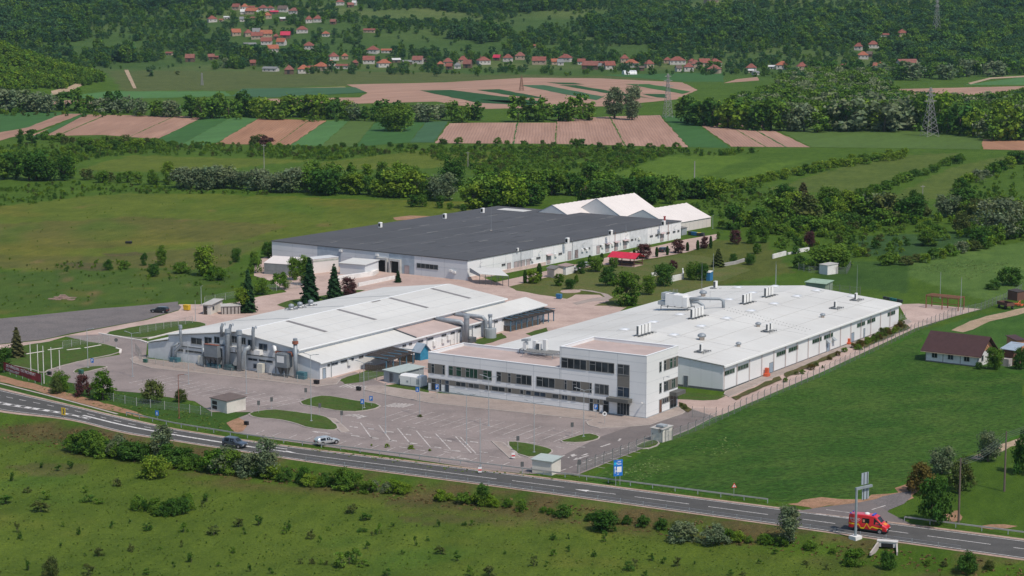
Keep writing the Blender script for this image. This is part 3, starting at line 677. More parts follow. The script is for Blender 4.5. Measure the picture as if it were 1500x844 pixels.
b=MB(); frame_deck(b,-3.2,3.2,-.8,.7,0,.8,.06,4,1); b.build('stand',steeld,t)
condenser(t,1.0,-.2,.8,1.5,.75,.9)
for dx,h in ((-2.3,1.3),(.0,1.9),(2.4,2.3)): b=MB(); b.box(dx-.38,-.45,.8,dx+.38,.45,.8+h); b.build('condenser_unit',whitem,t)
b=MB(); b.add([(-3.0,-.5,2.7),(-1.4,-.5,2.9),(-1.4,.6,2.9),(-3.0,.6,2.7),(-3.0,-.5,2.3),(-1.4,-.5,2.4),(-1.4,.6,2.4),(-3.0,.6,2.3)],[(0,1,2,3),(4,7,6,5),(0,4,5,1),(1,5,6,2),(2,6,7,3),(3,7,4,0)]); b.box(-2.3,-.1,2.1,-2.1,.1,2.4); b.build('air_hood',greym,t)
# ------------------------------------------------------------------ white production hall (right)
HF=Frame(G(1059,573.7),32.4); HW,HL=-50.,93.5
hz_roof=lambda x,y: 5.35+(2.15)*(1-abs(x-HW/2)/25.)
def hall():
    r=HF.root('production_hall','large white production hall with a shallow white roof covered in skylights and fans','factory hall')
    e=5.15; b=MB(); prof=[(HW,0,0),(0,0,0),(0,0,e),(HW/2,0,7.3),(HW,0,e)]; b.prism([p for p in prof],(0,HL,0)); b.build('wall',white,r)
    b=MB(); o=.35
    for x0,z0,x1,z1 in ((HW-o,5.32,HW/2,7.5),(HW/2,7.5,o,5.32)):
        b.prism([(x0,-o,z0),(x1,-o,z1),(x1,-o,z1+.14),(x0,-o,z0+.14)],(0,HL+2*o,0))
    b.build('roof',roofw,r)
    b=MB(); b.box(o,-o,4.98,o+.25,HL+o,5.36); b.build('gutter',capm,r)
    for x in (-6,-12.5,-19,-31,-37.5,-44):
        z=hz_roof(x,0)+.135; b=MB(); b.box(x,-o,z,x+.09,HL+o,z+.04); b.build('roof_seam',flat('roof_seam_grey',(.40,.40,.39),.7),r)
    for y in (17,41,66,82):
        b=MB(); 
        for xa,xb in ((HW,HW/2),(HW/2,0)):
            za,zb=hz_roof(xa,0)+.13,hz_roof(xb,0)+.13; b.prism([(xa,y,za),(xb,y,zb),(xb,y,zb+.035),(xa,y,za+.035)],(0,.10,0))
        b.build('roof_seam',flat('roof_seam_grey',(.40,.40,.39),.7),r)
    rr=random.Random(8); b=MB()
    for y in (44,46.5):
        for k in range(26): x=-2-k*.9*1.02; z=hz_roof(x,0)+.14; b.box(x-.07,y+k*.25-.07,z,x+.07,y+k*.25+.07,z+.1)
    b.build('snow_stop',flat('dark_stop',(.25,.25,.25),.7),r)
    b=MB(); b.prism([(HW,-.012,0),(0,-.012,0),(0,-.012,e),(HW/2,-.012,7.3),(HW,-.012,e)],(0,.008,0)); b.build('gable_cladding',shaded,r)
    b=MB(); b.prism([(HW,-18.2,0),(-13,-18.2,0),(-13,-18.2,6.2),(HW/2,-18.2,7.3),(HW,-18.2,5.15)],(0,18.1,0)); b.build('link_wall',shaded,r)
    b=MB()
    for x0,z0,x1,z1 in ((HW-.35,5.32,HW/2,7.5),(HW/2,7.5,-12.8,6.45)): b.prism([(x0,-18.2,z0),(x1,-18.2,z1),(x1,-18.2,z1+.14),(x0,-18.2,z0+.14)],(0,17.84,0))
    b.build('link_roof',roofw,r)
    b=MB(); b.box(HW,-.06,0,0,-.015,.45); b.box(0,0,0,.05,HL,.3); b.build('plinth',steeld,r)
    b=MB()
    for k in range(1,16):
        y=HL*k/16; b.box(0,y-.03,.3,.02,y+.03,e)
    for k in range(1,20): x=-k*2.5; b.box(x-.015,-.024,.45,x+.015,-.014,e+(2.1*(1-abs(x+25)/25)))
    b.build('panel_joint',seam,r)
    for k in range(0,16):
        y=HL*k/16+.25; b=MB(); b.tube([(.12,y,.1),(.12,y,4.95)],.06,6); b.build('downpipe',flat('pinkish_pipe',(.50,.40,.38),.5),r)
    b=MB()
    for k in range(1,16): 
        y=HL*k/16; b.box(HW,y-.02,0,HW+.001,y,1)
    S=('x',0.); Y=lambda px,z:solve_y(HF,px,0,z)
    z4=lambda x:1120+x/6.805; z5=lambda x:980+x/6.805
    for a,c in ((z5(547),z5(653)),(z5(682),z5(790)),(z4(118),z4(212)),(z4(238),z4(333)),(z4(475),z4(567)),(z4(590),z4(680)),(z4(920),z4(1000)),(z4(1022),z4(1102)),(z4(1225),z4(1300))):
        window(r,S,Y(a,3.6),Y(c,3.6),3.1,4.1,3,False,gm=glassg)
    dm=flat('grey_blue_door',(.27,.33,.40),.5)
    for a,c in ((z5(1000),z5(1034)),(z4(617),z4(650)),(z4(860),z4(888)),(z4(985),z4(997))): door(r,S,Y(a,1),Y(c,1),.1,2.3,dm)
    door(r,('-y',-.012),*[solve_x(HF,p,0,1) for p in (1002,1007.4)],.1,2.3,flat('slate_door',(.10,.12,.15),.5))
    for a in (z4(622),z4(680)):
        y=Y(a,3); b=MB(); b.add([(0.02,y-.6,3.0),(0.02,y+.6,3.0),(.9,y+.6,2.3),(.9,y-.6,2.3),(.02,y-.6,2.1),(.02,y+.6,2.1)],[(0,3,2,1),(0,4,3),(1,2,5),(4,5,2,3)]); b.build('air_intake_hood',greym,r)
hall()
def hr(px,py): return HF.roof(px,py,hz_roof)
def on_roof(name,px,py,label,cat,group=None,dz=.12):
    x,y,z=hr(px,py); sl=math.atan(2.15/25)*(1 if x<-25 else -1)
    return empty(name,HF.w(x,y,z+dz),-HF.a,label,cat,group)
# skylights
skyl=[(987,493),(1027,480),(1064,468.5),(1100,457.5),(1134,447),(1167,436),(915,485),(957,474),(996,463),(1068,441),(1102,431),(1081,423),(1135,421.5),(1196,427.5),(1249,436)]
b=MB(); b.add([(-1.5,-1.5,0),(1.5,-1.5,0),(1.5,1.5,0),(-1.5,1.5,0),(-1,-1,.35),(1,-1,.35),(1,1,.35),(-1,1,.35)],[(0,1,5,4),(1,2,6,5),(2,3,7,6),(3,0,4,7)]); m_curb=b.mesh('curb',flat('skylight_curb',(.42,.425,.42),.6))
b=MB(); b.add([(-.95,-.95,.36),(.95,-.95,.36),(.95,.95,.36),(-.95,.95,.36),(-.5,-.5,.62),(.5,-.5,.62),(.5,.5,.62),(-.5,.5,.62)],[(0,1,5,4),(1,2,6,5),(2,3,7,6),(3,0,4,7),(4,5,6,7)]); m_dome=b.mesh('dome',flat('milky_dome',(.66,.68,.70),.15,spec=.5),True)
for p in skyl:
    t=on_roof('skylight',*p,'square milky dome skylight set in the white production hall roof','skylight','skylights on the production hall roof',dz=.02); link('curb',m_curb,t); link('dome',m_dome,t)
# condenser rows
for p,n,lb in (((943,491),4,'row of four white condensers behind the office tower parapet'),((1021,466),4,'row of four white condensers beside the big air handler'),((1094,445),3,'row of three white condensers in the middle of the hall roof'),((1126,435),3,'row of three white condensers nearest the hall roof ridge end')):
    t=on_roof('condenser_row',*p,lb,'condenser','condenser rows on the production hall roof'); b=MB(); L=n*1.45
    b.box(-.55,-L/2-.5,0,-.4,L/2+.5,.16); b.box(.4,-L/2-.5,0,.55,L/2+.5,.16)
    for k in range(n+1): y=-L/2+L*k/n; b.box(-.75,y-.06,.16,1.5,y+.06,.28)
    b.build('stand',steeld,t)
    for k in range(n): condenser(t,0,-L/2+L*(k+.5)/n,.28,2.0,.5,1.15)
t=on_roof('condenser',1048,423.5,'single white condenser at the far left edge of the hall roof','condenser'); condenser(t,0,0,.2,1.7,.6,1.2); b=MB(); frame_deck(b,-1.2,1.4,-.6,.6,0,.2,.05,2,1); b.build('stand',steeld,t)
for p,n,lb in (((1029,517),1,'lone condenser on a thin frame nearest the office tower'),((1126,487),2,'pair of slim condensers on one frame near the gutter'),((1225,453),1,'slim condenser on a frame further along the hall roof'),((1255,441),1,'slim condenser on a frame by the far roof corner')):
    t=on_roof('slim_condenser',*p,lb,'condenser','slim condensers along the roof edge'); b=MB(); frame_deck(b,-1.1,1.1,-1.7,1.7,0,.35,.05,1,3); b.build('stand',steeld,t)
    for k in range(n): condenser(t,0,-.5+1.6*k,.35,1.5,.42,.95)
b=MB(); b.lathe((0,0,0),[(.55,0),(.55,.6),(.62,.62),(.62,.7)],12); m_cu=b.mesh('collar',flat('vent_collar',(.5,.43,.38),.6),True)
b=MB(); b.lathe((0,0,.7),[(.85,0),(.9,.25),(.75,.5),(.3,.72),(.05,.76)],14); m_ch=b.mesh('hood',steel,True)
for p,s,lb in (((1028,499),1.05,'mushroom roof fan with a grey hood by the office tower'),((1030,435),1.05,'mushroom roof fan behind the air handler duct'),((1110.6,479.5),.75,'small mushroom fan at the middle of the roof'),((1081.7,508.5),.7,'small mushroom fan near the gutter and brown windows'),((1205,466),.7,'small mushroom fan furthest along the gutter')):
    t=on_roof('roof_fan',*p,lb,'roof fan','mushroom fans on the production hall roof'); t.scale=(s,s,s); link('collar',m_cu,t); link('hood',m_ch,t)
# big air handler
t=on_roof('air_handler',992,455,'big white air handling unit with silver ducts on the hall roof','air handler')
b=MB(); frame_deck(b,-3.4,3.6,-1.6,1.6,0,1.1,.07,4,2); b.build('stand',steeld,t)
b=MB(); b.box(-2.4,-1.4,1.1,-.2,1.4,3.8); b.box(-.17,-1.4,1.1,2.1,1.4,3.7); b.box(2.13,-1.4,1.1,3.2,1.4,3.3); b.build('casing',whitem,t)
b=MB(); b.box(-3.6,-1.2,2.4,-2.43,1.2,3.9); b.box(-4.4,-1.3,1.1,-2.43,1.3,1.9); b.build('intake_louvre',greym,t)
b=MB(); b.box(-1.6,-1.1,3.8,-.5,1.1,3.85);
for k in range(4):
    for y in(-1,1): b.box(-1.6+.36*k,y-.03,3.85,-1.55+.36*k,y+.03,4.7)
b.build('guard_rail',steel,t)
b=MB(); b.tube([(3.2,0,2.9),(5.5,1.2,3.0),(9.3,3.2,3.0),(10.0,3.6,2.5),(10.1,3.6,.0)],[.34,.34,.34,.38,.38],12); b.tube([(3.2,.4,2.1),(4.8,1.0,2.2),(6.0,1.2,1.5),(6.3,1.3,.0)],.38,12); b.build('duct',steel,t,smooth=True)
# lightning spikes on the roof: base px, top row
def mast(px,py,pyt,zb,label,r=.05,frame=None):
    x,y=G(px,py,zb); t=empty('lightning_rod',(x,y,zb),0,label,'lightning rod','lightning rods on the roofs')
    h=top_z(px,pyt,y)-zb; b=MB(); b.tube([(0,0,0),(0,0,h*.5),(0,0,h)],[r,r*.8,r*.4],6); b.build('rod',steel,t); b=MB(); b.box(-.3,-.3,-.02,.3,.3,.12); b.build('foot',kerb,t)
mast(1136,419,383,6.9,'thin rod on the hall roof near its far end'); mast(1255,434,388,5.9,'thin rod beside the furthest slim condenser'); mast(1028,424,385,5.9,'thin rod at the far left roof edge'); mast(1040,446,426,6.3,'short rod beside the silver duct')
# ------------------------------------------------------------------ middle hall with ducts
MF=Frame(G(469,557),32.4); ML=80.
def mroof(x,y):
    if x>-5.7: return 3.75+(-x)*.22
    if x>-22: return 5.95+(-x-5.7)*.132
    if x>-41.5: return 8.1-(-x-22)*.125
    return 4.5-(-x-41.5)*.18
filt=flat('dark_filter_grey',(.17,.19,.21),.5,var=.15)
def midhall():
    r=MF.root('duct_hall','long low gabled hall with a pale roof and silver ducts on its end wall','factory hall')
    b=MB(); b.prism([(-47.5,0,0),(0,0,0),(0,0,3.6),(-5.7,0,4.85),(-5.7,0,5.8),(-22,0,7.95),(-41.5,0,5.5),(-41.5,0,4.4),(-47.5,0,3.3)],(0,14,0))
    b.prism([(-41.5,14,0),(0,14,0),(0,14,3.6),(-5.7,14,4.85),(-5.7,14,5.8),(-22,14,7.95),(-41.5,14,5.5)],(0,ML-14,0)); b.prism([(-5.7,ML,0),(0,ML,0),(0,ML,3.6),(-5.7,ML,4.85)],(0,9,0)); b.build('wall',white,r)
    b=MB(); b.prism([(-47.5,-.012,0),(0,-.012,0),(0,-.012,3.6),(-5.7,-.012,4.85),(-5.7,-.012,5.8),(-22,-.012,7.95),(-41.5,-.012,5.5),(-41.5,-.012,4.4),(-47.5,-.012,3.3)],(0,.008,0)); b.build('gable_cladding',flat('gable_shade_tone',(.56,.58,.60),.5,var=.05,dirt=(.45,.47,.49)),r)  # shade of the end wall put into the colour, with random dirt
    o=.4; b=MB()
    for x0,x1 in ((-5.35,-22),(-22,-41.9)):
        z0,z1=mroof(x0 if x0<-5.7 else -5.71,0)-(.05 if x0>-5.7 else 0),mroof(x1,0) if x1>-41.5 else 5.6
        z1=8.1 if x1==-22 else 5.6; z0=8.1 if x0==-22 else 5.9
        b.prism([(x0,-o,z0),(x1,-o,z1),(x1,-o,z1+.15),(x0,-o,z0+.15)],(0,ML+2*o,0))
    b.build('roof',roofw,r)
    for (y0,y1,m,dz) in ((-o,34,roofw,0),(34.35,52,roofp,.06),(52.35,62,roofp,.0),(62.3,89.4,roofw,.05)):
        b=MB(); b.prism([(.4,y0,3.66+dz),(-5.68,y0,4.98+dz),(-5.68,y0,5.1+dz),(.4,y0,3.78+dz)],(0,y1-y0,0)); b.build('aisle_roof',m,r)
    b=MB(); b.prism([(-41.5,-o,4.6),(-47.9,-o,3.38),(-47.9,-o,3.5),(-41.5,-o,4.72)],(0,14.5,0)); b.build('aisle_roof',roofw,r)
    b=MB(); b.box(.4,-o,3.5,.62,89.4,3.8); b.box(-5.3,-o,5.72,-5.1,ML+.4,6.0); b.build('gutter',capm,r)
    b=MB(); 
    for y in (34.05,52.1): b.prism([(.4,y,3.8),(-5.66,y,5.1),(-5.66,y,5.34),(.4,y,4.04)],(0,.26,0))
    b.build('fire_wall_cap',steeld,r)
    # roof light bands on the right slope
    rl=lambda px,py:MF.roof(px,py,mroof)
    for A,B in (((406.7,470),(472,488.5)),((482,453.5),(546,470.5)),((559,436.5),(622,453)),((622.4,422.7),(684.4,439)),((536,441.2),(547,444))):
        y=(rl(*A)[1]+rl(*B)[1])/2; xa,xb=rl(*A)[0],rl(*B)[0]; w=.55 if A[0]!=536 else 1.6
        xa,xb=max(min(xa,xb),-21.5),min(max(xa,xb),-6.3)
        za,zb=mroof(xa,0)+.165,mroof(xb,0)+.165; b=MB(); b.prism([(xa,y-w,za),(xb,y-w,zb),(xb,y-w,zb+.05),(xa,y-w,za+.05)],(0,2*w,0)); b.build('roof_light',flat('aged_rooflight',(.20,.19,.19),.6),r)
    b=MB()
    for y in (20,40,58): b.prism([(-24,y,8.02),(-41,y,5.86),(-41,y,5.92),(-24,y,8.08)],(0,.25,0))
    for x in (-10,-14,-18): b.prism([(x,0,mroof(x,0)+.152),(x-.06,0,mroof(x,0)+.16),(x-.06,0,mroof(x,0)+.18),(x,0,mroof(x,0)+.17)],(0,ML,0))
    b.build('roof_joint',seam,r)
    b=MB(); b.prism([(-22.2,-.3,8.24),(-21.8,-.3,8.24),(-21.8,-.3,8.3),(-22.2,-.3,8.3)],(0,ML,0)); b.build('ridge_cap',capm,r)
    F_=('-y',-.012); X=lambda px,z:solve_x(MF,px,0,z); zz=lambda x:200+x/7.5
    for a,c in ((600,720),(748,830),(855,915),(1050,1108),(1152,1203),(1225,1290),(1345,1440)):
        x0,x1=X(zz(a),5),X(zz(c),5); zt=min(mroof(x0,0),mroof(x1,0))-.75; window(r,F_,x0,x1,max(4.3,zt-1.5),max(zt,4.9),1,False)
    for a,c in ((450,515),(540,725),(750,800),(1228,1330),(1345,1500)): window(r,F_,X(zz(a),2.4),X(zz(c),2.4),2.3,2.85,1,False)
    for a,c in ((1285,1322),(1340,1375)): window(r,F_,X(zz(a),1),X(zz(c),1),.7,1.7,0,False)
    b=MB(); b.box(-38,-.14,3.45,-9,-.02,3.6); b.build('cable_tray',steeld,r)
    # right wall
    S=('x',0.); Y=lambda px,z:solve_y(MF,px,0,z); z4=lambda x:400+x/6.25; z3=lambda x:560+x/5.77
    for a,c in ((z4(497),z4(520)),(z4(532),z4(593)),(z4(618),z4(678)),(z4(695),z4(738)),(z4(785),z4(825)),(z3(300),z3(345)),(z3(380),z3(430)),(z3(500),z3(540)),(z3(578),z3(612)),(z3(640),z3(665)),(z3(780),z3(830)),(z3(950),z3(975)),(z3(1010),z3(1050)),(z3(225),z3(250)),(z3(170),z3(200))):
        window(r,S,Y(a,2.7),Y(c,2.7),2.4,2.95,1,False)
    door(r,S,Y(z4(455),1),Y(z4(480),1),.1,2.3,flat('grey_blue_door',(.27,.33,.40),.5)); door(r,S,Y(z3(575),1),Y(z3(605),1),.1,2.4,whitem); door(r,S,Y(z3(730),1),Y(z3(755),1),.1,2.4,whitem)
    for a in (z4(530),z3(375),z3(630),z3(760),z3(945)): 
        y=Y(a,2); b=MB(); b.tube([(.1,y,0),(.1,y,3.5)],.07,6); b.build('downpipe',steel,r)
    for a,z in ((z3(435),.9),(z3(510),1.0),(z3(555),1.4),(z4(690),1.6)):
        y=Y(a,z+.5); b=MB(); b.box(.05,y-.5,z,.45,y+.5,z+1.1); b.build('air_conditioner',whitem,r)
    # ---- ducts on the gable (parts fixed to the hall)
    def gx(px,py,d): return MF.fx(px,py,-d)   # (x,z) on a plane d in front of the gable
    def duct(pts,rad,name='exhaust_duct',m=steel,n=12,d=1.2):
        P=[]
        for p in pts:
            dd=p[2] if len(p)>2 else d
            x,z=gx(zz(p[0]),460+p[1]/7.5,dd); P.append((x,-dd,max(z,.15)))
        b=MB(); b.tube(P,rad,n); return b.build(name,m,r,smooth=name!='duct_cowl')
    duct([(425,540),(425,410),(490,340),(482,200),(482,150)],[.34,.34,.34,.3,.3]); duct([(482,158),(482,122)],[.44,.36],'duct_cowl')
    duct([(380,540),(385,360),(460,325)],.24)
    b=MB(); x,z=gx(zz(425),460+550/7.5,1.3); b.box(x-1.1,-1.9,.05,x+1.,-.6,1.1); b.build('duct_fan',teal,r)
    duct([(1005,640),(1000,240),(1000,190)],[.5,.47,.47],d=1.9); duct([(1000,205),(1000,165)],[.66,.56],'duct_cowl',d=1.9)
    duct([(1130,640),(1127,250),(1127,220)],[.55,.52,.52],d=1.9); duct([(1127,225),(1127,180)],[.7,.6],'duct_cowl',d=1.9)
    duct([(1285,405),(1280,190),(1283,155),(1310,148)],.36,d=.8); duct([(1030,370),(1025,160),(1035,122),(1058,118)],.32,d=.7); duct([(935,250),(932,150),(945,115),(970,112)],.32,d=.7)
    duct([(1140,640),(1165,600),(1178,450),(1200,390),(1255,365,.5)],.58,d=1.3)
    duct([(760,355),(960,372),(965,600)],.45,d=1.5); duct([(735,370),(735,490)],.4,d=.6)
    x0,_=gx(zz(790),560,1.6); x1,_=gx(zz(935),560,1.6)
    b=MB(); b.box(x0,-2.8,2.6,x1,-.6,5.2); f=b.build('dust_filter',filt,r)
    b=MB()
    for k in range(3): x=x0+(x1-x0)*(k+.5)/3; b.lathe((x,-1.7,.9),[(.2,0),(1.0,1.7)],8)
    b.build('hopper',steeld,f)
    b=MB()
    for k in range(3): x=x0+(x1-x0)*(k+.5)/3; b.box(x-.45,-2.2,.0,x+.45,-1.2,.9)
    b.build('collecting_bin',teal,f)
    b=MB(); b.box(x0-.05,-2.85,5.2,x1+.05,-1.9,5.28); b.build('filter_lid',rust,f)
    b=MB(); [b.box(x-.08,y-.08,0,x+.08,y+.08,2.6) for x in (x0,x1) for y in (-2.7,-.7)]; b.build('filter_frame',steeld,f)
    x,_=gx(zz(1060),560,1.6); b=MB(); b.box(x-1.6,-2.6,0,x+.8,-1.0,1.0); b.lathe((x-.8,-1.8,0),[(.9,0),(.9,1.3)],12); b.build('duct_fan',flat('dark_teal_fan',(.045,.08,.09),.6),r)
    for a in (715,1365): x,_=gx(zz(a),540,.8); b=MB(); b.box(x-.7,-1.2,.1,x+.7,-.3,2.1); b.build('air_conditioner',flat('cream_case',(.55,.54,.48),.6),r)
    for a in (880,1075,1340): x,_=gx(zz(a),540,.8); b=MB(); b.box(x-.9,-1.2,3.9,x+.7,-.05,4.9); b.build('air_conditioner',whitem,r)
    b=MB()
    x0,_=gx(zz(1600),500,1.4); x1,_=gx(zz(1700),500,1.4)
    # second filter and the tall stack at the right end of the gable: coordinates from the 4x view at (400,490), scale 6.25
    q=lambda px,d=1.3:MF.fx(400+px/6.25,540,-d)[0]
    x0,x1=q(50),q(155); b=MB(); b.box(x0,-2.4,2.2,x1,-.5,5.0); f=b.build('dust_filter',filt,r)
    b=MB(); b.box(x0+.5,-2.42,3.2,x1-.7,-2.4,4.6); b.build('service_door',whitem,f)
    b=MB(); [b.lathe((x0+(x1-x0)*(k+.5)/2,-1.4,.5),[(.2,0),(.9,1.7)],8) for k in range(2)]; [b.box(x-.08,-2.3,0,x+.08,-2.1,2.2) for x in (x0,x1)]; b.build('hopper',steeld,f)
    b=MB(); b.tube([(x0-.5,-1.5,3.4),(x0-.4,-1.5,5.3),(x1+.6,-1.5,5.5),(x1+.9,-1.5,4.6)],.22,10); b.build('rust_duct',rust,r,smooth=True)
    b=MB(); b.tube([(x0-2.2,-.2,5.9),(x0-1.2,-1.0,6.0),(x0-.6,-1.5,5.2)],.38,10); b.build('exhaust_duct',whitem,r,smooth=True)
    xs=q(207,1.4); b=MB(); zt=MF.fx(432,499.5,-1.4)[1]; b.tube([(xs,-1.4,0),(xs,-1.4,zt-.6)],.43,12); b.build('chimney_stack',steel,r,smooth=True)
    b=MB(); b.lathe((xs,-1.4,zt-.7),[(.45,0),(.66,.12),(.66,.62),(.46,.7)],12); o_=b.build('stack_cowl',rust,r); b=MB(); b.lathe((xs,-1.4,zt+.06),[(.46,0),(.46,.45),(.36,.5)],12); b.build('stack_rim',steel,o_)
    b=MB(); b.box(xs+.6,-2.0,0,xs+2.6,-.8,1.6); b.build('duct_fan',teal,r)
    # ducts on the right wall (from the 5.77x view at (560,400))
    def wduct(pts,rad,name='exhaust_duct',m=steel):
        P=[]
        for (px,py,xl) in pts:
            y,z=MF.fy(560+px/5.77,400+py/5.77,xl); P.append((xl,y,max(z,.1)))
        b=MB(); b.tube(P,rad,12); b.build(name,m,r,smooth=name!='duct_cowl')
    wduct([(448,388,-5.4),(560,402,-2.5),(660,415,.6),(695,440,1.2),(692,585,1.2)],.56); wduct([(610,350,-5.4),(760,362,-2),(845,372,.8),(872,400,1.2),(872,545,1.2)],.48)
    wduct([(713,590,1.8),(713,390,1.8),(713,360,1.8)],[.62,.6,.6]); wduct([(713,382,1.8),(713,355,1.8)],[.74,.66],'duct_cowl')
    wduct([(912,515,2.2),(912,365,2.2)],.42); wduct([(912,368,2.2),(912,350,2.2)],[.52,.52],'duct_cowl')
    y,_=MF.fy(560+915/5.77,400+545/5.77,2.4); b=MB(); b.lathe((2.4,y,0),[(1.35,0),(1.35,2.2)],16); b.build('collector_drum',greym,r)
    y,_=MF.fy(560+740/5.77,400+590/5.77,1.8); b=MB(); b.box(1,y-1.6,0,2.8,y+1.2,1.2); b.build('duct_fan',steeld,r)
midhall()
b=MB(); b.lathe((0,0,0),[(.45,0),(.45,.5)],10); m_tc=b.mesh('collar',whitem)
b=MB(); b.lathe((0,0,.5),[(.5,0),(.72,.35),(.6,.75),(.1,.95)],12); m_th=b.mesh('turbine_head',steel,True)
b=MB(); frame_deck(b,-1.4,1.4,-.7,.7,-.2,.5,.05,2,1); m_tf=b.mesh('stand',steeld)
for i,p in enumerate(((426.7,455),(439.3,452.2),(455.3,449))):
    x,y,z=MF.roof(*p,mroof); t=empty('turbine_vent',MF.w(x,y,z+.25),-MF.a,['spinning roof vent nearest the end wall of the duct hall','middle one of the three spinning roof vents on the duct hall','spinning roof vent furthest from the duct hall end wall'][i],'roof vent','turbine vents on the duct hall roof'); t.scale=(.95,)*3
    link('collar',m_tc,t); link('turbine_head',m_th,t); link('stand',m_tf,t)
# ------------------------------------------------------------------ black-roofed warehouse
BF=Frame(G(685,411.2),35.8); BW,BL=-72.3,113.
def warehouse():
    r=BF.root('warehouse','huge flat warehouse with a dark bitumen roof and white walls','warehouse')
    h=5.45; b=MB(); b.box(BW,0,0,0,BL,h); b.build('wall',white,r)
    b=MB(); b.box(BW-.2,-.2,h,.2,BL+.2,h+.22); b.build('roof',roofd,r)
    b=MB(); b.box(BW,-.012,0,0,-.004,h-.02); b.build('front_cladding',flat('front_shaded_cladding',(.57,.595,.62),.5,var=.06,scale=.12),r)  # white front wall overlaid with a darker copy that carries its shade
    # blue-grey panel sections
    X=lambda px:solve_x(BF,px,0,3)
    for a,c in ((465,499),(570,607)): b=MB(); b.box(X(a),-.03,.02,X(c),-.013,h-.05); b.build('blue_grey_panel',flat('blue_grey_panel',(.32,.38,.44),.5),r)
    Y=lambda px,z=3:solve_y(BF,px,0,z); z8=lambda x:660+x/7.5; z1=lambda x:840+x/6.805
    for a,c in ((z8(678),z8(905)),(z8(1345),z1(190)),(z1(558),z1(738))): b=MB(); b.box(.012,Y(a),.02,.03,Y(c),h-.05); b.build('pale_grey_panel',flat('pale_grey_panel',(.56,.58,.60),.5),r)
    b=MB()
    for k in range(1,19): y=BL*k/19; b.box(0,y-.03,.1,.036,y+.03,h-.04)
    b.box(0,0,3.1,.034,BL,3.13)
    for k in range(1,9): x=BW*k/9; b.box(x-.03,-.036,.1,x+.03,0,h-.04)
    b.box(BW,-.034,3.0,0,-.0,3.03); b.build('panel_joint',seam,r)
    b=MB(); b.box(0,0,0,.25,BL*.33,1.0); b.box(.25,BL*.0,0,.3,BL*.33,.3); b.build('plinth',flat('pink_render',(.55,.43,.38),.85),r)
    S=('x',.03)
    z7=lambda x:750+x/4
    wr=flat('maroon_frame',(.20,.10,.10),.6)
    wins=[(z8(740),z8(765)),(z8(780),z8(818)),(z8(828),z8(880)),(z8(1185),z8(1222)),(z8(1457),z8(1480)),(z1(95),z1(118)),(z1(150),z1(165)),(z1(230),z1(275)),(z1(318),z1(352)),(z1(492),z1(548)),(z1(570),z1(595)),(z1(610),z1(622)),(z1(760),z1(790)),(z1(815),z1(845)),(z1(925),z1(958)),(z1(988),z1(1015)),(z1(1035),z1(1055)),(z8(560),z8(600)),(z8(940),z8(985))]
    for a,c in wins: window(r,S,Y(a,2.3),Y(c,2.3),2.2,2.85,1,False)
    for a in (z8(715),z8(760),z8(795),z8(850),z8(1075),z8(1305),z8(1380),z1(28),z1(245),z1(335),z1(423),z1(512),z1(880),z8(640)):
        y=Y(a,1.2); door(r,S,y-.8,y+.8,.3,2.7,flat('pinkish_grey_door',(.40,.33,.33),.6),handle=False)
    for a in (z1(335),z1(423),z1(512),z8(1075),z1(880)): 
        y=Y(a,2.9); b=MB(); b.prism([(.04,y-1.3,3.0),(1.0,y-1.3,2.75),(1.0,y-1.3,2.83),(.04,y-1.3,3.08)],(0,2.6,0)); b.build('door_hood',flat('hood_pink',(.45,.36,.36),.6),r)
    for a,z in ((z1(85),1.9),(z1(130),1.8),(z1(285),2.0),(z1(385),1.9),(z1(545),2.4),(z8(1150),2.0),(z8(895),1.9),(z1(855),2.9),(z1(650),2.2)):
        y=Y(a,z); b=MB(); b.box(.04,y-.5,z,.45,y+.5,z+.75); b.build('air_conditioner',whitem,r)
    for a in (z8(318),z8(965),z8(1450),z1(90),z1(515),z1(1000)):
        y=Y(a,4.3); b=MB(); b.tube([(.05,y,3.9),(.5,y,4.3),(.9,y+.1,4.7)],.05,6); b.box(.75,y-.15,4.55,1.05,y+.25,4.7); b.build('wall_lamp',whitem,r)
    for a in (z8(1335),z1(412),z1(942),z8(770)): 
        y=Y(a,4); b=MB(); b.tube([(.12,y,.1),(.12,y,h+.6)],.07,6); b.build('downpipe',rust if a in(z1(412),z1(942)) else steel,r)
    F_=('-y',-.03)
    # loading doors and strip window in the front
    dk=flat('dark_opening',(.02,.02,.022),.9)
    for a,c,zt in ((555,567,3.4),(574,586.5,3.4)):
        b=MB(); b.box(X(a),-.05,.0,X(c),-.03,zt); o=b.build('loading_door',dk,r)
        b=MB(); x0,x1=X(a),X(c); b.box(x0-.5,-.9,0,x0,-.06,zt); b.box(x1,-.9,0,x1+.5,-.06,zt); b.box(x0-.5,-.9,zt,x1+.5,-.06,zt+.6); b.build('dock_shelter',flat('dock_shelter_grey',(.42,.42,.41),.7),o)
    window(r,F_,X(610.5),X(642),2.1,3.5,4,False); b=MB(); b.box(X(611),-.07,2.2,X(618),-.06,3.4); b.build('blind',flat('pink_blind',(.5,.36,.32),.7),r)
    door(r,F_,X(593),X(599.5),.05,2.4,flat('pinkish_grey_door',(.40,.33,.33),.6),handle=False)
    for a,z in ((661,2.0),(666,1.7),(500,4.5),(553,4.3)):
        x=X(a); b=MB(); b.box(x-.5,-.5,z,x+.5,-.04,z+.6); b.build('air_conditioner',whitem,r)
    # roof seams and patches
    b=MB()
    for k,x in enumerate((-12,-23,-34.5,-46,-57)): b.box(x,0,h+.22,x+.14,BL,h+.235)
    b.build('roof_seam',flat('pale_roof_seam',(.14,.14,.14),.8),r)
    b=MB(); rr=random.Random(5)
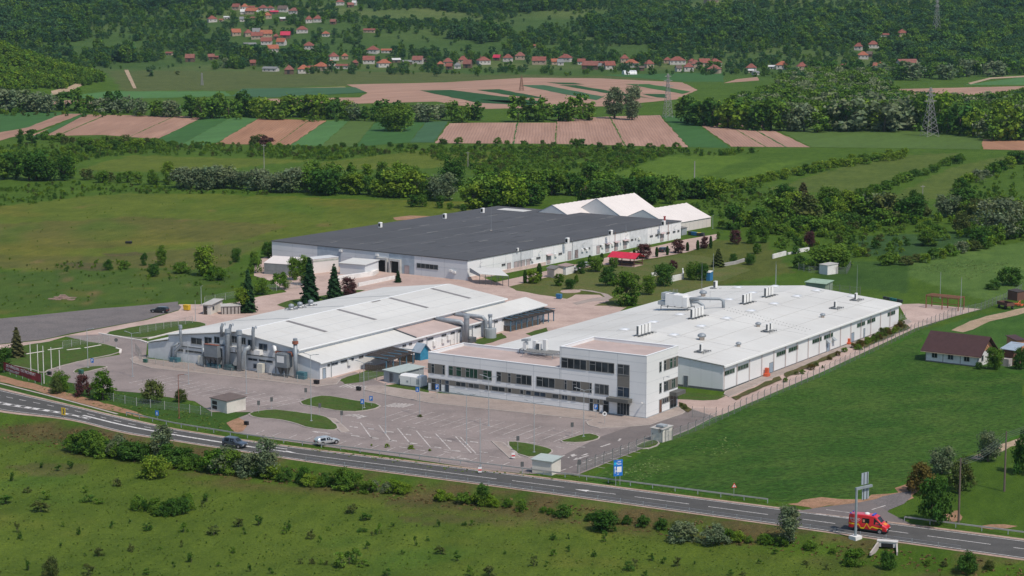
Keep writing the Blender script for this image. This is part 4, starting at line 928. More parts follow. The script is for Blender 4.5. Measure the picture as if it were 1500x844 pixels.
    for k in range(34): 
        x=rr.choice((-12,-23,-34.5,-46,-57))+rr.uniform(-2,2);y=rr.uniform(3,BL-3); b.box(x,y,h+.22,x+rr.uniform(.15,.4),y+rr.uniform(1,7),h+.24)
    b.build('roof_patch',flat('pale_roof_patch',(.20,.20,.19),.8),r); b=MB()
    for k in range(60):
        x=rr.choice((-12,-23,-34.5,-46,-57))+rr.uniform(-5,5);y=rr.uniform(3,BL-8); b.box(x,y,h+.22,x+rr.uniform(.15,.45),y+rr.uniform(1,8),h+.236)
    b.build('roof_tar',flat('roof_tar',(.035,.035,.038),.7),r)
    b=MB(); b.box(BW+6,BL-9,h+.22,BW+17,BL-4,h+.25); b.build('roof_patch',roofw,r)
warehouse()
for i,(px,py,s,lb) in enumerate(((557,333,1.0,'white roof cowl on the far edge of the dark roof, nearest the left corner'),(651.5,320,1.0,'white roof cowl in the middle of the dark roof far edge'),(707,311.5,1.0,'white roof cowl beside the pale patch on the dark roof'),(758,368,.6,'small white box on the dark roof edge above the pale panels'),(831,356,1,'white roof cowl with a black mouth above the grey hut'),(894.5,344.5,1,'white roof cowl with a black mouth above the red roofed gazebo'),(972,330.5,1.0,'white roof cowl with a red cap near the tents'))):
    x,y=G(px,py,5.7); t=empty('roof_cowl',(x,y,5.67),-BF.a,lb,'roof cowl','cowls along the dark warehouse roof')
    b=MB(); b.box(-.7,-.7,0,.7,.7,2.0); b.prism([(-.8,-.8,2),(.8,-.8,2),(.5,-.8,2.3),(-.5,-.8,2.3)],(0,1.6,0)); o=b.build('casing',whitem,t); b=MB(); b.box(-.55,-.73,.4,.55,-.7,1.8); b.build('mouth',black,t); t.scale=(s*.68,)*3
    if i==6: b=MB(); b.lathe((0,.9,2.2),[(.45,0),(.45,1.8),(.6,1.8),(.6,2.1)],10); b.build('red_cap',flat('red_cap',(.33,.06,.06),.6),t)
mast(719.5,338,300,5.67,'tall thin rod in the middle of the dark warehouse roof',.045); mast(917,341,329,5.67,'short rod on the dark roof edge')
# ------------------------------------------------------------------ tents
pvc=flat('white_tent_fabric',(.61,.565,.54),.6,var=.04,scale=.2); pvc_shaded=flat('shaded_tent_fabric',(.54,.545,.545),.6,var=.05)  # second fabric is the white one darkened, gable shade put into the colour
def tent(O,ang,W,L,e,rz,label):
    fr=Frame(O,ang); r=fr.root('storage_tent',label,'storage tent','white storage tents behind the warehouse')
    b=MB(); b.box(-W+.02,.02,0,-.02,L-.02,e); b.prism([(-W+.02,.02,e),(-.02,.02,e),(-W/2,.02,rz-.05)],(0,L-.04,0)); b.build('wall',pvc,r)
    b=MB(); b.prism([(-W,-.02,0),(0,-.02,0),(0,-.02,e),(-W/2,-.02,rz),(-W,-.02,e)],(0,.03,0)); b.build('gable_sheet',pvc_shaded,r)
    b=MB(); n=10
    for sx in (0,1):
        a=(-W/2,rz+.08);c=(0.25,e-.02) if sx else (-W-.25,e-.02)
        for k in range(n):
            y0,y1=L*k/n-.1*(k==0),L*(k+1)/n+.1*(k==n-1); sag=.12
            ym=(y0+y1)/2
            b.add([(a[0],y0,a[1]),(c[0],y0,c[1]),(c[0],ym,c[1]-sag*.3),(a[0],ym,a[1]-sag),(c[0],y1,c[1]),(a[0],y1,a[1])],[(0,1,2,3),(3,2,4,5)])
    b.build('roof_sheet',pvc,r)
    b=MB(); [b.box(-.0,L*k/n-.08,0,.03,L*k/n+.08,e-.1) for k in range(n+1)]; b.build('frame_post',flat('tent_frame',(.55,.54,.53),.5),r)
c37,s37=math.cos(R(37.5)),math.sin(R(37.5))
Fp=(66.4,679.7); tent((Fp[0]-26*s37,Fp[1]-26*c37),37.5,19.5,26,3.2,7.3,'lowest white storage tent, in front with its long side wall in sun')
x,y=G(874,291,10.2); tent((x+11.5*c37,y-11.5*s37),37.5,23,22,4.0,10.2,'tallest white storage tent with a steep shaded gable, in the middle')
x,y=G(809,300.5,8.4); tent((x+10.5*c37,y-10.5*s37),37.5,21,25,3.6,8.4,'white storage tent on the left with its gable half hidden by the dark roof')
# ------------------------------------------------------------------ small buildings and site things
def hut(name,px0,px1,zt,depth,label,cat,wallm,roofm,ang=32.4,over=.15,slope=.25,doorm=None,doorside='x',group=None,gable=False,rise=1.0,cap=.12):
    """px0/px1: left and right bottom corners of the front wall; depth metres to the back"""
    A=Vector(G(*px0));B=Vector(G(*px1)); d=B-A; a=math.degrees(math.atan2(-d.y,d.x)); W=d.length
    fr=Frame(tuple(B),a); r=fr.root(name,label,cat,group)
    b=MB()
    if gable: b.prism([(0,0,0),(0,depth,0),(0,depth,zt),(0,depth/2,zt+rise),(0,0,zt)],(-W,0,0))
    else: b.prism([(0,0,0),(0,depth,0),(0,depth,zt+slope),(0,0,zt)],(-W,0,0))
    b.build('wall',wallm,r); b=MB(); o=over
    if gable:
        k=rise/(depth/2)
        b.prism([(o,-o,zt-k*o+.02),(o,depth/2,zt+rise+.02),(o,depth/2,zt+rise+.14),(o,-o,zt-k*o+.14)],(-W-2*o,0,0)); b.prism([(o,depth/2,zt+rise+.02),(o,depth+o,zt-k*o+.02),(o,depth+o,zt-k*o+.14),(o,depth/2,zt+rise+.14)],(-W-2*o,0,0))
    else: b.prism([(o,-o,zt+.01),(o,depth+o,zt+slope+.01),(o,depth+o,zt+slope+cap),(o,-o,zt+cap)],(-W-2*o,0,0))
    b.build('roof',roofm,r)
    if doorm:
        if doorside=='x': door(r,('x',0),depth*.3,depth*.3+.9,.05,min(2.1,zt-.2),doorm)
        else: door(r,('-y',0),-W*.5-.45,-W*.5+.45,.05,min(2.1,zt-.2),doorm)
    return r,fr,W
greenroof=flat('pale_green_roof',(.36,.41,.39),.6,var=.06); cream=flat('cream_render',(.58,.55,.50),.85,var=.06,dirt=(.42,.39,.35)); metalroof=flat('blue_grey_metal_roof',(.30,.36,.42),.4)
k,fr,W=hut('transformer_kiosk',(309,600.5),(332.5,606),2.35,4.6,'white kiosk with a brown flat roof on the grass beside the parking lot','kiosk',cream,flat('brown_flat_roof',(.13,.10,.09),.8),over=.2)
b=MB(); [b.box(-W+.5,-.05,.35+.9*j,-W+1.9,0,1.05+.9*j) for j in range(2)]; b.build('louvre',dk if 'dk' in globals() else dbrown,k)
k,fr,W=hut('transformer_kiosk',(779.5,693),(808,697),2.35,3.2,'long white kiosk with a pale green roof beside the main road','kiosk',cream,greenroof,over=.25)
k,fr,W=hut('transformer_kiosk',(953.5,645.5),(970.5,648.5),2.3,3.0,'small white kiosk with grey vents on its roof beside the chain-link fence','kiosk',cream,flat('kiosk_roof',(.40,.39,.37),.8),doorm=flat('kiosk_door',(.52,.50,.47),.6))
b=MB(); b.box(-1.9,.6,2.62,-.3,2.0,2.95); b.build('roof_vent',greym,k)
k,fr,W=hut('equipment_shed',(562.3,559),(584.5,563.5),2.4,7.0,'grey metal shed with a pale green sloping roof beside the generator','shed',greym,greenroof,over=.3,slope=.3,doorm=steeld,doorside='-y')
# generator container
A=Vector(G(586,565));B=Vector(G(617,569)); d=B-A; fr=Frame(tuple(B),math.degrees(math.atan2(-d.y,d.x))); t=fr.root('generator','white generator container with a rounded roof beside the office block','generator'); W=d.length
b=MB(); b.prism([(0,0,.3),(0,2.2,.3),(0,2.2,2.1),(0,1.9,2.4),(0,.3,2.4),(0,0,2.1)],(-W,0,0)); b.build('casing',whitem,t); b=MB(); b.box(-W,0,0,0,2.2,.3); b.build('skid',steeld,t)
b=MB(); b.box(-W+1.6,-.03,.9,-W+2.1,0,1.3); b.box(-W+2.6,-.03,.6,-W+2.65,0,2); b.box(-1.2,-.03,.7,-.5,0,1.8); b.build('service_door',greym,t)
# shelters with dark roofs along the duct hall
def shelter(px0,px1,depth,z0,z1,label,fence=None,n=4):
    A=Vector(G(*px0));B=Vector(G(*px1)); d=B-A; fr=Frame(tuple(A),math.degrees(math.atan2(d.x,d.y))); L=d.length
    r=fr.root('timber_shelter',label,'shelter')     # local y runs along the shelter, x<0 is towards the hall
    b=MB(); nn=int(L/1.0)
    for k in range(nn):   # corrugated dark sheets, each course a little off
        y0,y1=L*k/nn,L*(k+1)/nn-.02; w=.05*((k*7)%3-1)
        b.prism([(-depth,y0,z1+w),(.5,y0,z0+w),(.5,y0,z0+.1+w),(-depth,y0,z1+.1+w)],(0,y1-y0,0))
    b.build('roof',dbrown,r)
    b=MB()
    for k in range(n+1):
        y=L*k/n; b.box(-.1,y-.1,0,.1,y+.1,z0); b.box(-depth,y-.08,z1-.3,.4,y+.08,z1-.15)
    b.box(-.08,0,z0-.25,.08,L,z0-.05); b.build('post_frame',flat('blue_post',(.08,.17,.24),.6),r)
    if fence:
        b=MB(); kk=int(L*fence/.5)
        for k in range(kk): b.box(-.16,L*fence*k/kk,0,-.1,L*fence*k/kk+.4,1.35)
        for k in range(int(depth/.5)): b.box(-depth+k*.5,-.06,0,-depth+k*.5+.4,0,1.35)
        b.build('board_fence',woodb,r)
    return r,fr,L
shelter((566,546),(605,533),5.2,2.5,3.3,'open shelter with a sagging dark roof and board fence beside the crosswalk',.62)
shelter((748,486),(811,470.5),4.6,2.5,3.3,'long dark roofed shelter on blue posts at the far end of the duct hall',.7,8)
b=MB()
t=empty('board_screen',(*G(595,530),0),-R(32.4),'brown board screen standing between the shelter and the blue kiosk','screen'); b.box(-2.2,-.1,0,2.2,.1,1.7); b.build('boards',woodb,t)
k,fr,W=hut('blue_kiosk',(607,527),(615.5,528.5),2.2,2.6,'bright blue wooden kiosk with a grey gabled roof','kiosk',blueb,metalroof,over=.5,gable=True,rise=1.3,ang=32)
# loading annexes by the warehouse front
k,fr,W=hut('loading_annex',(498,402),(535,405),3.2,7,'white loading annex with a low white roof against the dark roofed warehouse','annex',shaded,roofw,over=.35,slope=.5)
k,fr,W=hut('loading_tent',(387,401.5),(440,405),3.1,11,'grey corrugated loading hall with a white curved tarpaulin roof','annex',flat('grey_corrugated',(.30,.31,.31),.6,var=.12),pvc,over=.1,gable=True,rise=1.3)
b=MB(); [b.box(-W,-.05,.3*j+.2,0,-.0,.3*j+.26) for j in range(10)]; b.box(-W*.9,-.06,1.0,-W*.75,-.04,1.2); b.box(-W*.6,-.06,1.0,-W*.45,-.04,1.2); b.build('sheet_rib',flat('rib_grey',(.24,.25,.25),.6),k)
k,fr,W=hut('tarpaulin_bay',(459,401),(496,397),4.0,4.5,'white tarpaulin covered bay with a rounded roof beside the loading annex','annex',pvc,pvc_shaded,over=.1,slope=.0)
b=MB(); b.box(-W,-.04,3.2,0,0,3.7); b.build('stained_band',flat('stained_fabric',(.36,.37,.33),.8,var=.3),k)
def lowwall(name,pts,w,h,label,m,cat='wall'):
    P=[Vector(G(*p)) for p in pts]; c=sum(P,Vector((0,0)))/len(P); mb=MB()
    for a_,b_ in zip(P,P[1:]):
        d=(b_-a_); d/=d.length; n=Vector((-d.y,d.x))*w/2; q=[a_+n-c,a_-n-c,b_-n-c,b_+n-c]; mb.prism([(p.x,p.y,0) for p in q],(0,0,h))
    o=tag(mb.build(name,m,loc=(c.x,c.y,0)),label,cat); return o
lowwall('retaining_wall',[(525,420),(578,409)],.4,1.0,'low white ramp wall beside the small conifer and the loading dock',flat('ramp_wall_white',(.68,.66,.64),.8))
lowwall('retaining_wall',[(488,412),(545,404),(552,400)],1.2,1.2,'wide white loading ramp block in front of the annex',flat('ramp_wall_white',(.68,.66,.64),.8))
# canopy on posts at the warehouse corner
r=BF.root('loading_canopy','white sheet canopy on thin posts at the front corner of the dark roofed warehouse','canopy')
Q4=[(*BF.g(px_,py_,z_),z_) for px_,py_,z_ in ((688,392.7,3.6),(702.7,402,2.8),(745,404.7,2.8),(730.7,392.7,3.6))]; Q4=[(max(x_,.05),y_,z_) for x_,y_,z_ in Q4]
b=MB(); b.prism(Q4,(0,0,.1)); b.build('roof',roofw,r); b=MB(); b.prism([Q4[0],Q4[1],(Q4[1][0],Q4[1][1],2.2),(Q4[0][0],Q4[0][1],2.4)],(.04,.03,0)); b.build('side_sheet',greym,r)
q_,r_=Vector(Q4[1]),Vector(Q4[2]); b=MB()
for k in range(6): p_=q_.lerp(r_,k/5); b.box(p_.x-.06,p_.y-.06,0,p_.x+.06,p_.y+.06,2.8)
b.tube([(q_.x,q_.y,2.35),(r_.x,r_.y,2.35)],.05,4); b.box(Q4[3][0]-.06,Q4[3][1]-.06,0,Q4[3][0]+.06,Q4[3][1]+.06,3.6); b.build('post_frame',steeld,r)
# huts beside the warehouse
hut('garden_hut',(801.5,406),(812,407.5),2.5,3.5,'pale hut with a grey pitched roof beside the warehouse long wall','hut',flat('pale_pink_wall',(.55,.46,.41),.85),flat('grey_hut_roof',(.16,.155,.15),.8),over=.3,gable=True,rise=.6)
hut('garden_hut',(829,403),(841,400),2.3,2.6,'small white hut with a rusty lean-to roof behind the grey roofed hut','hut',palew,flat('rusty_sheet',(.30,.22,.20),.7),over=.2)
hut('storage_shed',(999,345),(1006,343.5),2.2,3.2,'grey lean-to shed at the far end of the warehouse wall','shed',greym,flat('grey_hut_roof',(.16,.155,.15),.8),over=.2,slope=.3)
# gazebo with red roof
fr=Frame(G(930.5,390),118); r=empty('gazebo',(*G(917,388.5),0),-R(32),'open gazebo with a bright red roof in the park','gazebo')
b=MB(); k=.32
b.prism([(-4.6,-3,2.35),(4.6,-3,2.35),(4.6,0,3.7),(-4.6,0,3.7)],(0,0,.1)); b.prism([(-4.6,0,3.7),(4.6,0,3.7),(4.6,3,2.35),(-4.6,3,2.35)],(0,0,.1)); b.build('roof',flat('bright_red_roof',(.50,.025,.055),.5),r)
b=MB(); [b.box(x-.1,y-.1,0,x+.1,y+.1,2.4) for x in (-4,0,4) for y in (-2.5,2.5)]; b.build('post',flat('gazebo_timber',(.13,.06,.045),.7),r)
b=MB(); [b.box(-4,y-.06,.5,4,y+.06,.95) for y in (-2.5,2.5)]; b.build('railing',flat('gazebo_timber',(.13,.06,.045),.7),r); b=MB(); b.box(-4.2,-2.7,0,4.2,2.7,.1); b.build('base',conc,r)
b=MB(); b.box(-2.6,-.6,.1,2.6,.6,.85); b.build('table',dbrown,r)
# white walls in the park, cooling enclosure
lowwall('garden_wall',[(983,413),(1001,409),(1000,401)],.3,1.6,'low white wall in the park behind the round dark tree',palew)
lowwall('garden_wall',[(954,405),(968,403)],.25,1.0,'short white wall left of the round dark tree in the park',palew)
A_=Vector(G(1132,379)); t=tag(empty('ruined_wall',(A_.x,A_.y,0)),'broken white wall stepping along the bushes beside the dark red tree','wall')
for a_,b_,h_ in (((1132,379),(1151,374),1.3),((1154,373),(1168,370.5),.6),((1170,370),(1185,367.5),1.1)):
    P_=Vector(G(*a_))-A_;Q_=Vector(G(*b_))-A_; n_=Vector((-(Q_-P_).y,(Q_-P_).x)).normalized()*.2; b=MB(); b.prism([(*(P_+n_),0),(*(P_-n_),0),(*(Q_-n_),0),(*(Q_+n_),0)],(0,0,h_)); b.build('wall_section',palew,t)
lowwall('stair_rail',[(1056,391),(1078,387),(1090,383)],.5,.9,'grey concrete ramp wall with a rail on the park lawn',flat('grey_concrete',(.33,.32,.31),.9))
k,fr,W=hut('pump_house',(1200,401),(1212,402.9),2.6,4.2,'small white pump house with a flat roof inside a wire enclosure','hut',palew,flat('kiosk_roof',(.40,.39,.37),.8))
k,fr,W=hut('field_shelter',(1180,424),(1209,427),1.9,4,'green roofed shelter half hidden behind the far edge of the production hall','shelter',flat('green_grey_wall',(.22,.27,.21),.8),flat('mint_green_roof',(.28,.38,.29),.6),over=.3,slope=.5)
# portable toilet, blue bins
k,fr,W=hut('portable_toilet',(1034,411.5),(1040,412),2.3,1.9,'bright blue portable cabin with a white roof beside the round trees in the park','cabin',blue,whitem,over=.05)
def bin_(px,py,s,m,label,name='waste_container',cat='container',group=None,lid=None):
    s*=.62 if s<1.3 or name=='wheelie_bin' else .72
    t=empty(name,(*G(px,py),0),-R(32.4+rnd.uniform(-6,6)),label,cat,group)
    b=MB(); b.prism([(-.55*s,-.4*s,.15*s),(.55*s,-.4*s,.15*s),(.66*s,-.5*s,1.1*s),(-.66*s,-.5*s,1.1*s)],(0,.9*s,0)); b.build('tub',m,t)
    b=MB(); b.box(-.68*s,-.52*s,1.1*s,.68*s,.45*s,1.2*s); b.build('lid',lid or m,t)
    b=MB(); [b.box(x*s-.06,y*s-.06,0,x*s+.06,y*s+.06,.15*s) for x in(-.5,.5) for y in (-.3,.3)]; b.build('wheel',black,t); return t
bin_(819,438,1.5,blue,'blue waste container beside the park road'); 
dgreen=flat('dark_green_bin',(.02,.06,.04),.5); dgreyb=flat('dark_grey_bin',(.05,.055,.06),.6)
for i,(x,y,m,lb) in enumerate(((1011,344.5,dgreyb,'dark grey container nearest the shed in the row by the tents'),(1015.5,345,blue,'blue container second in the row by the tents'),(1019,345.5,blue,'blue container third in the row by the tents'),(1024,346,dgreyb,'yellow lidded dark container in the row by the tents'),(1029,346.5,dgreyb,'dark container furthest from the shed in the row by the tents'))): bin_(x,y,1.35,m,lb,group='containers by the tents',lid=yelp if i==3 else None)
for i,(x,y,m) in enumerate(((1296,438.5,dgreyb),(1301,439.5,dgreyb),(1306,440.5,flat('teal_bin',(.02,.14,.14),.5)),(1311,441.5,flat('teal_bin',(.02,.14,.14),.5)),(1316,442.5,dgreyb),(1320,443.5,dgreyb))): bin_(x,y,1.0,m,['black bin at the left end of the row behind the hall corner','black bin second from left behind the hall corner','teal bin third from left behind the hall corner','teal bin fourth from left behind the hall corner','black bin fifth from left behind the hall corner','black bin at the right end of the row behind the hall corner'][i],'wheelie_bin','bin','bins behind the production hall')
bin_(274,455,1.7,flat('yellow_container',(.62,.40,.03),.6),'yellow container at the edge of the gravel lot')
bin_(213.5,532,1.2,flat('green_bin',(.04,.13,.10),.6),'green bin at the left corner of the duct hall','wheelie_bin','bin')
bin_(463.8,563.5,1.3,flat('black_bin',(.02,.02,.022),.6),'black bin at the right corner of the duct hall end wall','wheelie_bin','bin')
bin_(525.5,572.5,1.15,flat('black_bin',(.02,.02,.022),.6),'black bin on the pavement beside the crosswalk','wheelie_bin','bin')
bin_(72.5,549.5,1.0,flat('black_bin',(.02,.02,.022),.6),'black bin beside the shortest flagpole','wheelie_bin','bin'); bin_(119,548,1.2,flat('green_bin',(.04,.13,.10),.6),'green bin on the small grass island near the flagpoles','wheelie_bin','bin')
bin_(361,623,1.0,flat('black_bin',(.02,.02,.022),.6),'black bin on bare soil at the corner of the lower parking lot','wheelie_bin','bin')
# orange red heater boxes at the hall wall
for (px,py,lb) in ((1122.5,552,'orange red burner box with a tall back standing by the near hall door'),(1243,505,'orange red burner box standing by the far hall door')):
    t=empty('burner_box',(*G(px,py),.14),-HF.a,lb,'machine'); t.scale=(.85,)*3 if px<1200 else (.62,)*3; b=MB(); b.box(-.45,-.8,0,.7,.8,.7); b.build('base',orange,t); b=MB(); b.box(-.45,0,.7,.35,.8,2.0); b.build('tower',orange,t)
# gatehouse
k,fr,W=hut('gatehouse',(297.5,461),(309,461.5),2.5,7.5,'small white gatehouse with a pale roof at the yard entrance','gatehouse',cream,flat('kiosk_roof',(.40,.39,.37),.8),over=.35)
door(k,('-y',0),-W+.2,-W+1.1,.05,2.1,dbrown); window(k,('x',0),1,2.2,1,2,0)
k,fr,W=hut('bike_shelter',(325,461),(352,460),2.0,2.2,'low pale shelter with open bays next to the gatehouse','shelter',flat('weathered_pale_wall',(.36,.33,.31),.9,var=.2),flat('kiosk_roof',(.40,.39,.37),.8),over=.2)
b=MB(); [b.box(-W+W*k_/5+.3,-.04,.1,-W+W*(k_+1)/5-.3,0,1.8) for k_ in range(5)]; b.build('open_bay',flat('bay_brown',(.09,.075,.07),.9),k)
# red metal frame shelter
r=empty('metal_frame',(*G(1384,452.5),0),-R(38),'red brown steel frame shelter standing on the concrete apron','shelter'); b=MB()
for x in (-4.4,0,4.4):
    for y in (-1.6,1.6): b.box(x-.1,y-.1,0,x+.1,y+.1,3.0)
for y in (-1.6,1.6): b.box(-4.5,y-.1,3.0,4.5,y+.1,3.18)
for x in (-4.4,0,4.4): b.box(x-.08,-1.7,3.18,x+.08,1.7,3.3)
b.build('frame',rust,r); b=MB(); [b.box(-4.4,y-.03,1.0,4.4,y+.03,1.12) for y in (1.6,)]; b.build('brace',rust,r); b=MB(); [b.box(-4.6,-1.75+.5*k,3.3,4.6,-1.63+.5*k,3.36) for k in range(8)]; b.build('roof_slats',flat('rusty_lattice_roof',(.28,.13,.08),.8),r)
# ------------------------------------------------------------------ brown-roofed house
Hc=Vector(G(1432,538)); fr=Frame(tuple(Hc),54); A=Vector(G(1356,529)); d=Hc-A; fr=Frame(tuple(Hc),math.degrees(math.atan2(-d.y,d.x))); W=d.length; D=8.5
r=fr.root('house','white block house with a dark brown gable roof at the edge of the green field','house')
blk=flat('white_blockwork',(.60,.61,.62),.85,var=.1,scale=1.5,dirt=(.50,.50,.50)); e=2.75; rise=3.2
b=MB(); b.prism([(0,0,0),(0,D,0),(0,D,e),(0,D/2,e+rise-.1),(0,0,e)],(-W,0,0)); b.build('wall',blk,r)
b=MB(); o=.7; kk=rise/(D/2)
b.prism([(1.0,-o,e-kk*o),(1.0,D/2,e+rise),(1.0,D/2,e+rise+.16),(1.0,-o,e-kk*o+.16)],(-W-2.0,0,0)); b.prism([(1.0,D/2,e+rise),(1.0,D+o,e-kk*o),(1.0,D+o,e-kk*o+.16),(1.0,D/2,e+rise+.16)],(-W-2.0,0,0)); b.build('roof',flat('dark_brown_roof',(.060,.030,.030),.6,var=.12,scale=1.2),r)
b=MB(); b.prism([(.05,.6,e+.35),(.05,D-.6,e+.35),(.05,D/2,e+rise-.2)],(.04,0,0)); b.build('gable_boarding',flat('orange_boarding',(.48,.22,.13),.7),r)
b=MB(); b.box(-W-1,-o-.05,e-kk*o-.1,1,-o,e-kk*o+.05); b.build('fascia',flat('tan_fascia',(.40,.30,.22),.7),r)
for k in range(3): x=-W+W*(.17+.31*k); window(r,('-y',0),x-.65,x+.65,.95,2.25,1,False)
for y in (1.8,5.6): window(r,('x',0),y,y+1.1,.95,2.25,0,False)
b=MB(); [b.box(-W*k/3-.07,-.03,0,-W*k/3+.07,0,e) for k in range(4)]; b.box(-W,-.06,0,0,-.031,.25); b.build('concrete_post',flat('dark_concrete',(.16,.155,.15),.9),r)
k,fr2,W2=hut('outbuilding',(1470,534),(1484,536),3.4,3.5,'narrow brown outbuilding with a blue grey tin roof beside the house','outbuilding',flat('brown_boards',(.16,.08,.06),.85,var=.3,scale=3),metalroof,over=.7,slope=.9)
b=MB(); b.box(-W2,-1.6,0,-.2,-.05,1.6); b.build('lean_to',flat('grey_white_planks',(.40,.37,.36),.9,var=.25),k)
k,fr2,W2=hut('outbuilding',(1488,520),(1500,519),3.2,3.5,'small orange brown shed right behind the tin roofed outbuilding','outbuilding',flat('orange_boarding',(.48,.22,.13),.7),flat('dark_brown_roof',(.060,.030,.030),.6),over=.3,slope=.5)
t=empty('timber_stack',(*G(1455,523),0),-R(30),'pile of pale boards leaning beside the house bush','timber pile'); b=MB(); [b.prism([(-2+.3*k,-1,0),(-1.85+.3*k,-1,0),(-.9+.3*k,1,1.6),(-1.05+.3*k,1,1.6)],(0,.2,.1)) for k in range(9)]; b.build('boards',flat('pale_boards',(.40,.27,.17),.8,var=.25),t)
# trailer and implement at the right edge
t=empty('farm_trailer',(*G(1473,452),0),-R(70),'rusty farm trailer parked on the grass beside the dirt track','trailer')
b=MB(); b.box(-2.2,-1.1,.9,2.2,1.1,1.0); [b.box(-2.2,y-.04,1.0,2.2,y+.04,1.7) for y in(-1.1,1.1)]; [b.box(x-.04,-1.1,1.0,x+.04,1.1,1.7) for x in(-2.2,2.2)]; b.build('bed',flat('rusty_bed',(.13,.065,.05),.8),t)
for x in(-1.3,1.3):
    for y in (-1.05,1.05): b=MB(); b.tube([(x,y-.12,.45),(x,y+.12,.45)],.45,12); b.build('wheel',black,t)
b=MB(); b.tube([(2.2,0,.8),(3.8,0,.6)],.07,6); b.build('drawbar',steeld,t)
t=empty('harrow',(*G(1490,449),0),-R(50),'bright orange farm implement behind the trailer','farm implement'); b=MB(); b.box(-1.6,-.5,.5,1.6,-.35,.7); b.box(-1.6,.35,.5,1.6,.5,.7); [b.box(x-.06,-.6,.3,x+.06,.6,.8) for x in (-1.4,-.5,.5,1.4)]; b.tube([(0,0,.6),(0,1.2,1.4),(0,1.4,.7)],.1,6); b.build('frame',orange,t); b=MB(); [b.tube([(x,y,.5),(x,y+.15,0)],.05,5) for x in (-1.5,-.9,-.3,.3,.9,1.5) for y in (-.45,.45)]; b.build('tine',steeld,t)
k,fr2,W2=hut('wagon',(1490,441),(1502,439),2.2,3,'old brown wagon with a dark tarpaulin at the right edge of the field','wagon',flat('rusty_bed',(.13,.065,.05),.8),dbrown,over=.1)
# hay heap etc. in meadow
t=empty('rubble_heap',(*G(92,437),0),0,'low heap of pinkish rubble in the grass beside the gravel lot','rubble heap'); b=MB(); rr=random.Random(3)
for k in range(26): x,y=rr.gauss(0,1.5),rr.gauss(0,1.2); s=rr.uniform(.3,.8); b.box(x-s,y-s,0,x+s,y+s*.8,max(.15,.9-.3*math.hypot(x,y))*rr.uniform(.6,1.1))
b.build('stones',flat('pinkish_rubble',(.26,.18,.15),.95,var=.35,scale=1.5),t)
t=empty('water_trough',(*G(188.5,357),0),-R(20),'dark trough standing alone in the big meadow','trough'); t.scale=(.5,.6,.6); b=MB(); b.box(-2,-.7,.3,2,.7,1.2); b.build('tub',black,t); b=MB(); [b.box(x-.08,-.6,0,x+.08,.6,.3) for x in(-1.6,1.6)]; b.box(1.2,-.5,1.2,1.9,.5,1.5); b.build('stand',steeld,t)
# ------------------------------------------------------------------ light poles, posts, signs
galv=flat('galvanised_pole',(.38,.41,.43),.5,.3,var=.05)
pole_cache={}
def light_pole(px,py,pyt,label,arms=1,m=None,zb=.05,armlen=1.6,ang=0):
    x,y=G(px,py); h=round(top_z(px,pyt,y)-zb,1); key=(h,arms,armlen,m)
    t=empty('light_pole',(x,y,zb),-R(32.4)+R(ang),label,'lamp post','light poles around the site')
    if key not in pole_cache:
        b=MB(); b.tube([(0,0,0),(0,0,h*.5),(0,0,h)],[.075,.065,.05],8); b.box(-.2,-.2,0,.2,.2,.06); me=b.mesh('pole',m or galv)
        b=MB(); c=MB()
        for s in ((-1,1) if arms==2 else (1,)):
            b.tube([(0,0,h-.1),(s*armlen*.5,0,h+.12),(s*armlen,0,h+.2)],.05,6); c.prism([(s*armlen*.85,-.11,h+.18),(s*armlen*1.25,-.09,h+.22),(s*armlen*1.25,.09,h+.22),(s*armlen*.85,.11,h+.18)],(0,0,.09))
        pole_cache[key]=(me,b.mesh('arm',m or galv),c.mesh('lamp_head',flat('lamp_head_grey',(.30,.32,.33),.5)))
    a,b_,c_=pole_cache[key]; link('pole',a,t); 
    if arms: link('arm',b_,t); link('lamp_head',c_,t)
for a in ((194.5,552,488,'double arm light pole in the bays nearest the entrance loop',2),(129,540,482,'light pole on the grass island near the flagpoles',1),(276.5,563,500,'light pole in front of the dust filter of the duct hall',0),(361,577,514,'light pole in front of the rightmost duct on the end wall',0),
 (456,618,520,'tall double arm light pole on the longer grass island',2),(533.5,599,531,'double arm light pole beside the two blue signs on the grass island',2),(615,609,541,'light pole rising from a weedy tuft in the car park',1),(565,635,561,'single arm light pole among the long diagonal bays',1),
 (683.5,651,578.5,'light pole between the paired diagonal lines',2),(716,624,552.7,'light pole in front of the middle of the office windows',2),(782.4,664,590,'light pole on the grass island beside the roadside kiosk',2),(855,641,571,'light pole on the almond shaped island before the office entrance',2),(1136.5,425,388,'thin pole standing behind the production hall ridge',0)):
    light_pole(*a[:4],arms=a[4],zb=.2 if 'island' in a[3] else .05)
light_pole(1377,437,398,'pole behind the steel frame shelter, left one',0); light_pole(1407,459,406,'pole at the fence corner right of the steel frame shelter',0); light_pole(1045,395,372,'lamp pole beside the blue portable cabin',0); light_pole(295,448,420,'lamp pole with a bright head at the gatehouse',1,armlen=.5); light_pole(286.5,470,440,'blue grey pole at the yard gate',0)
light_pole(262.5,613,549,'rust brown lamp post on the grass by the main road',1,m=rust,armlen=1.9); light_pole(1044,335,316,'lamp pole at the corner of the lowest tent',1,armlen=.4)
light_pole(703.5,683,613,'plain thin post at the parking edge beside the main road',0)
signb=flat('sign_blue',(.02,.15,.50),.4); signbk=flat('sign_back_grey',(.10,.105,.11),.5); signw=flat('sign_white',(.7,.7,.7),.5); signr=flat('sign_red',(.55,.03,.03),.5); signy=flat('sign_yellow',(.75,.50,.04),.5)
def glyph(mb,txt,h,y,z0,m):  # P / arrow marks built from bars, in the plane y
    for (x0,z0_,x1,z1) in txt: mb.box(x0*h,y-.012,z0+z0_*h,x1*h,y,z0+z1*h,m)
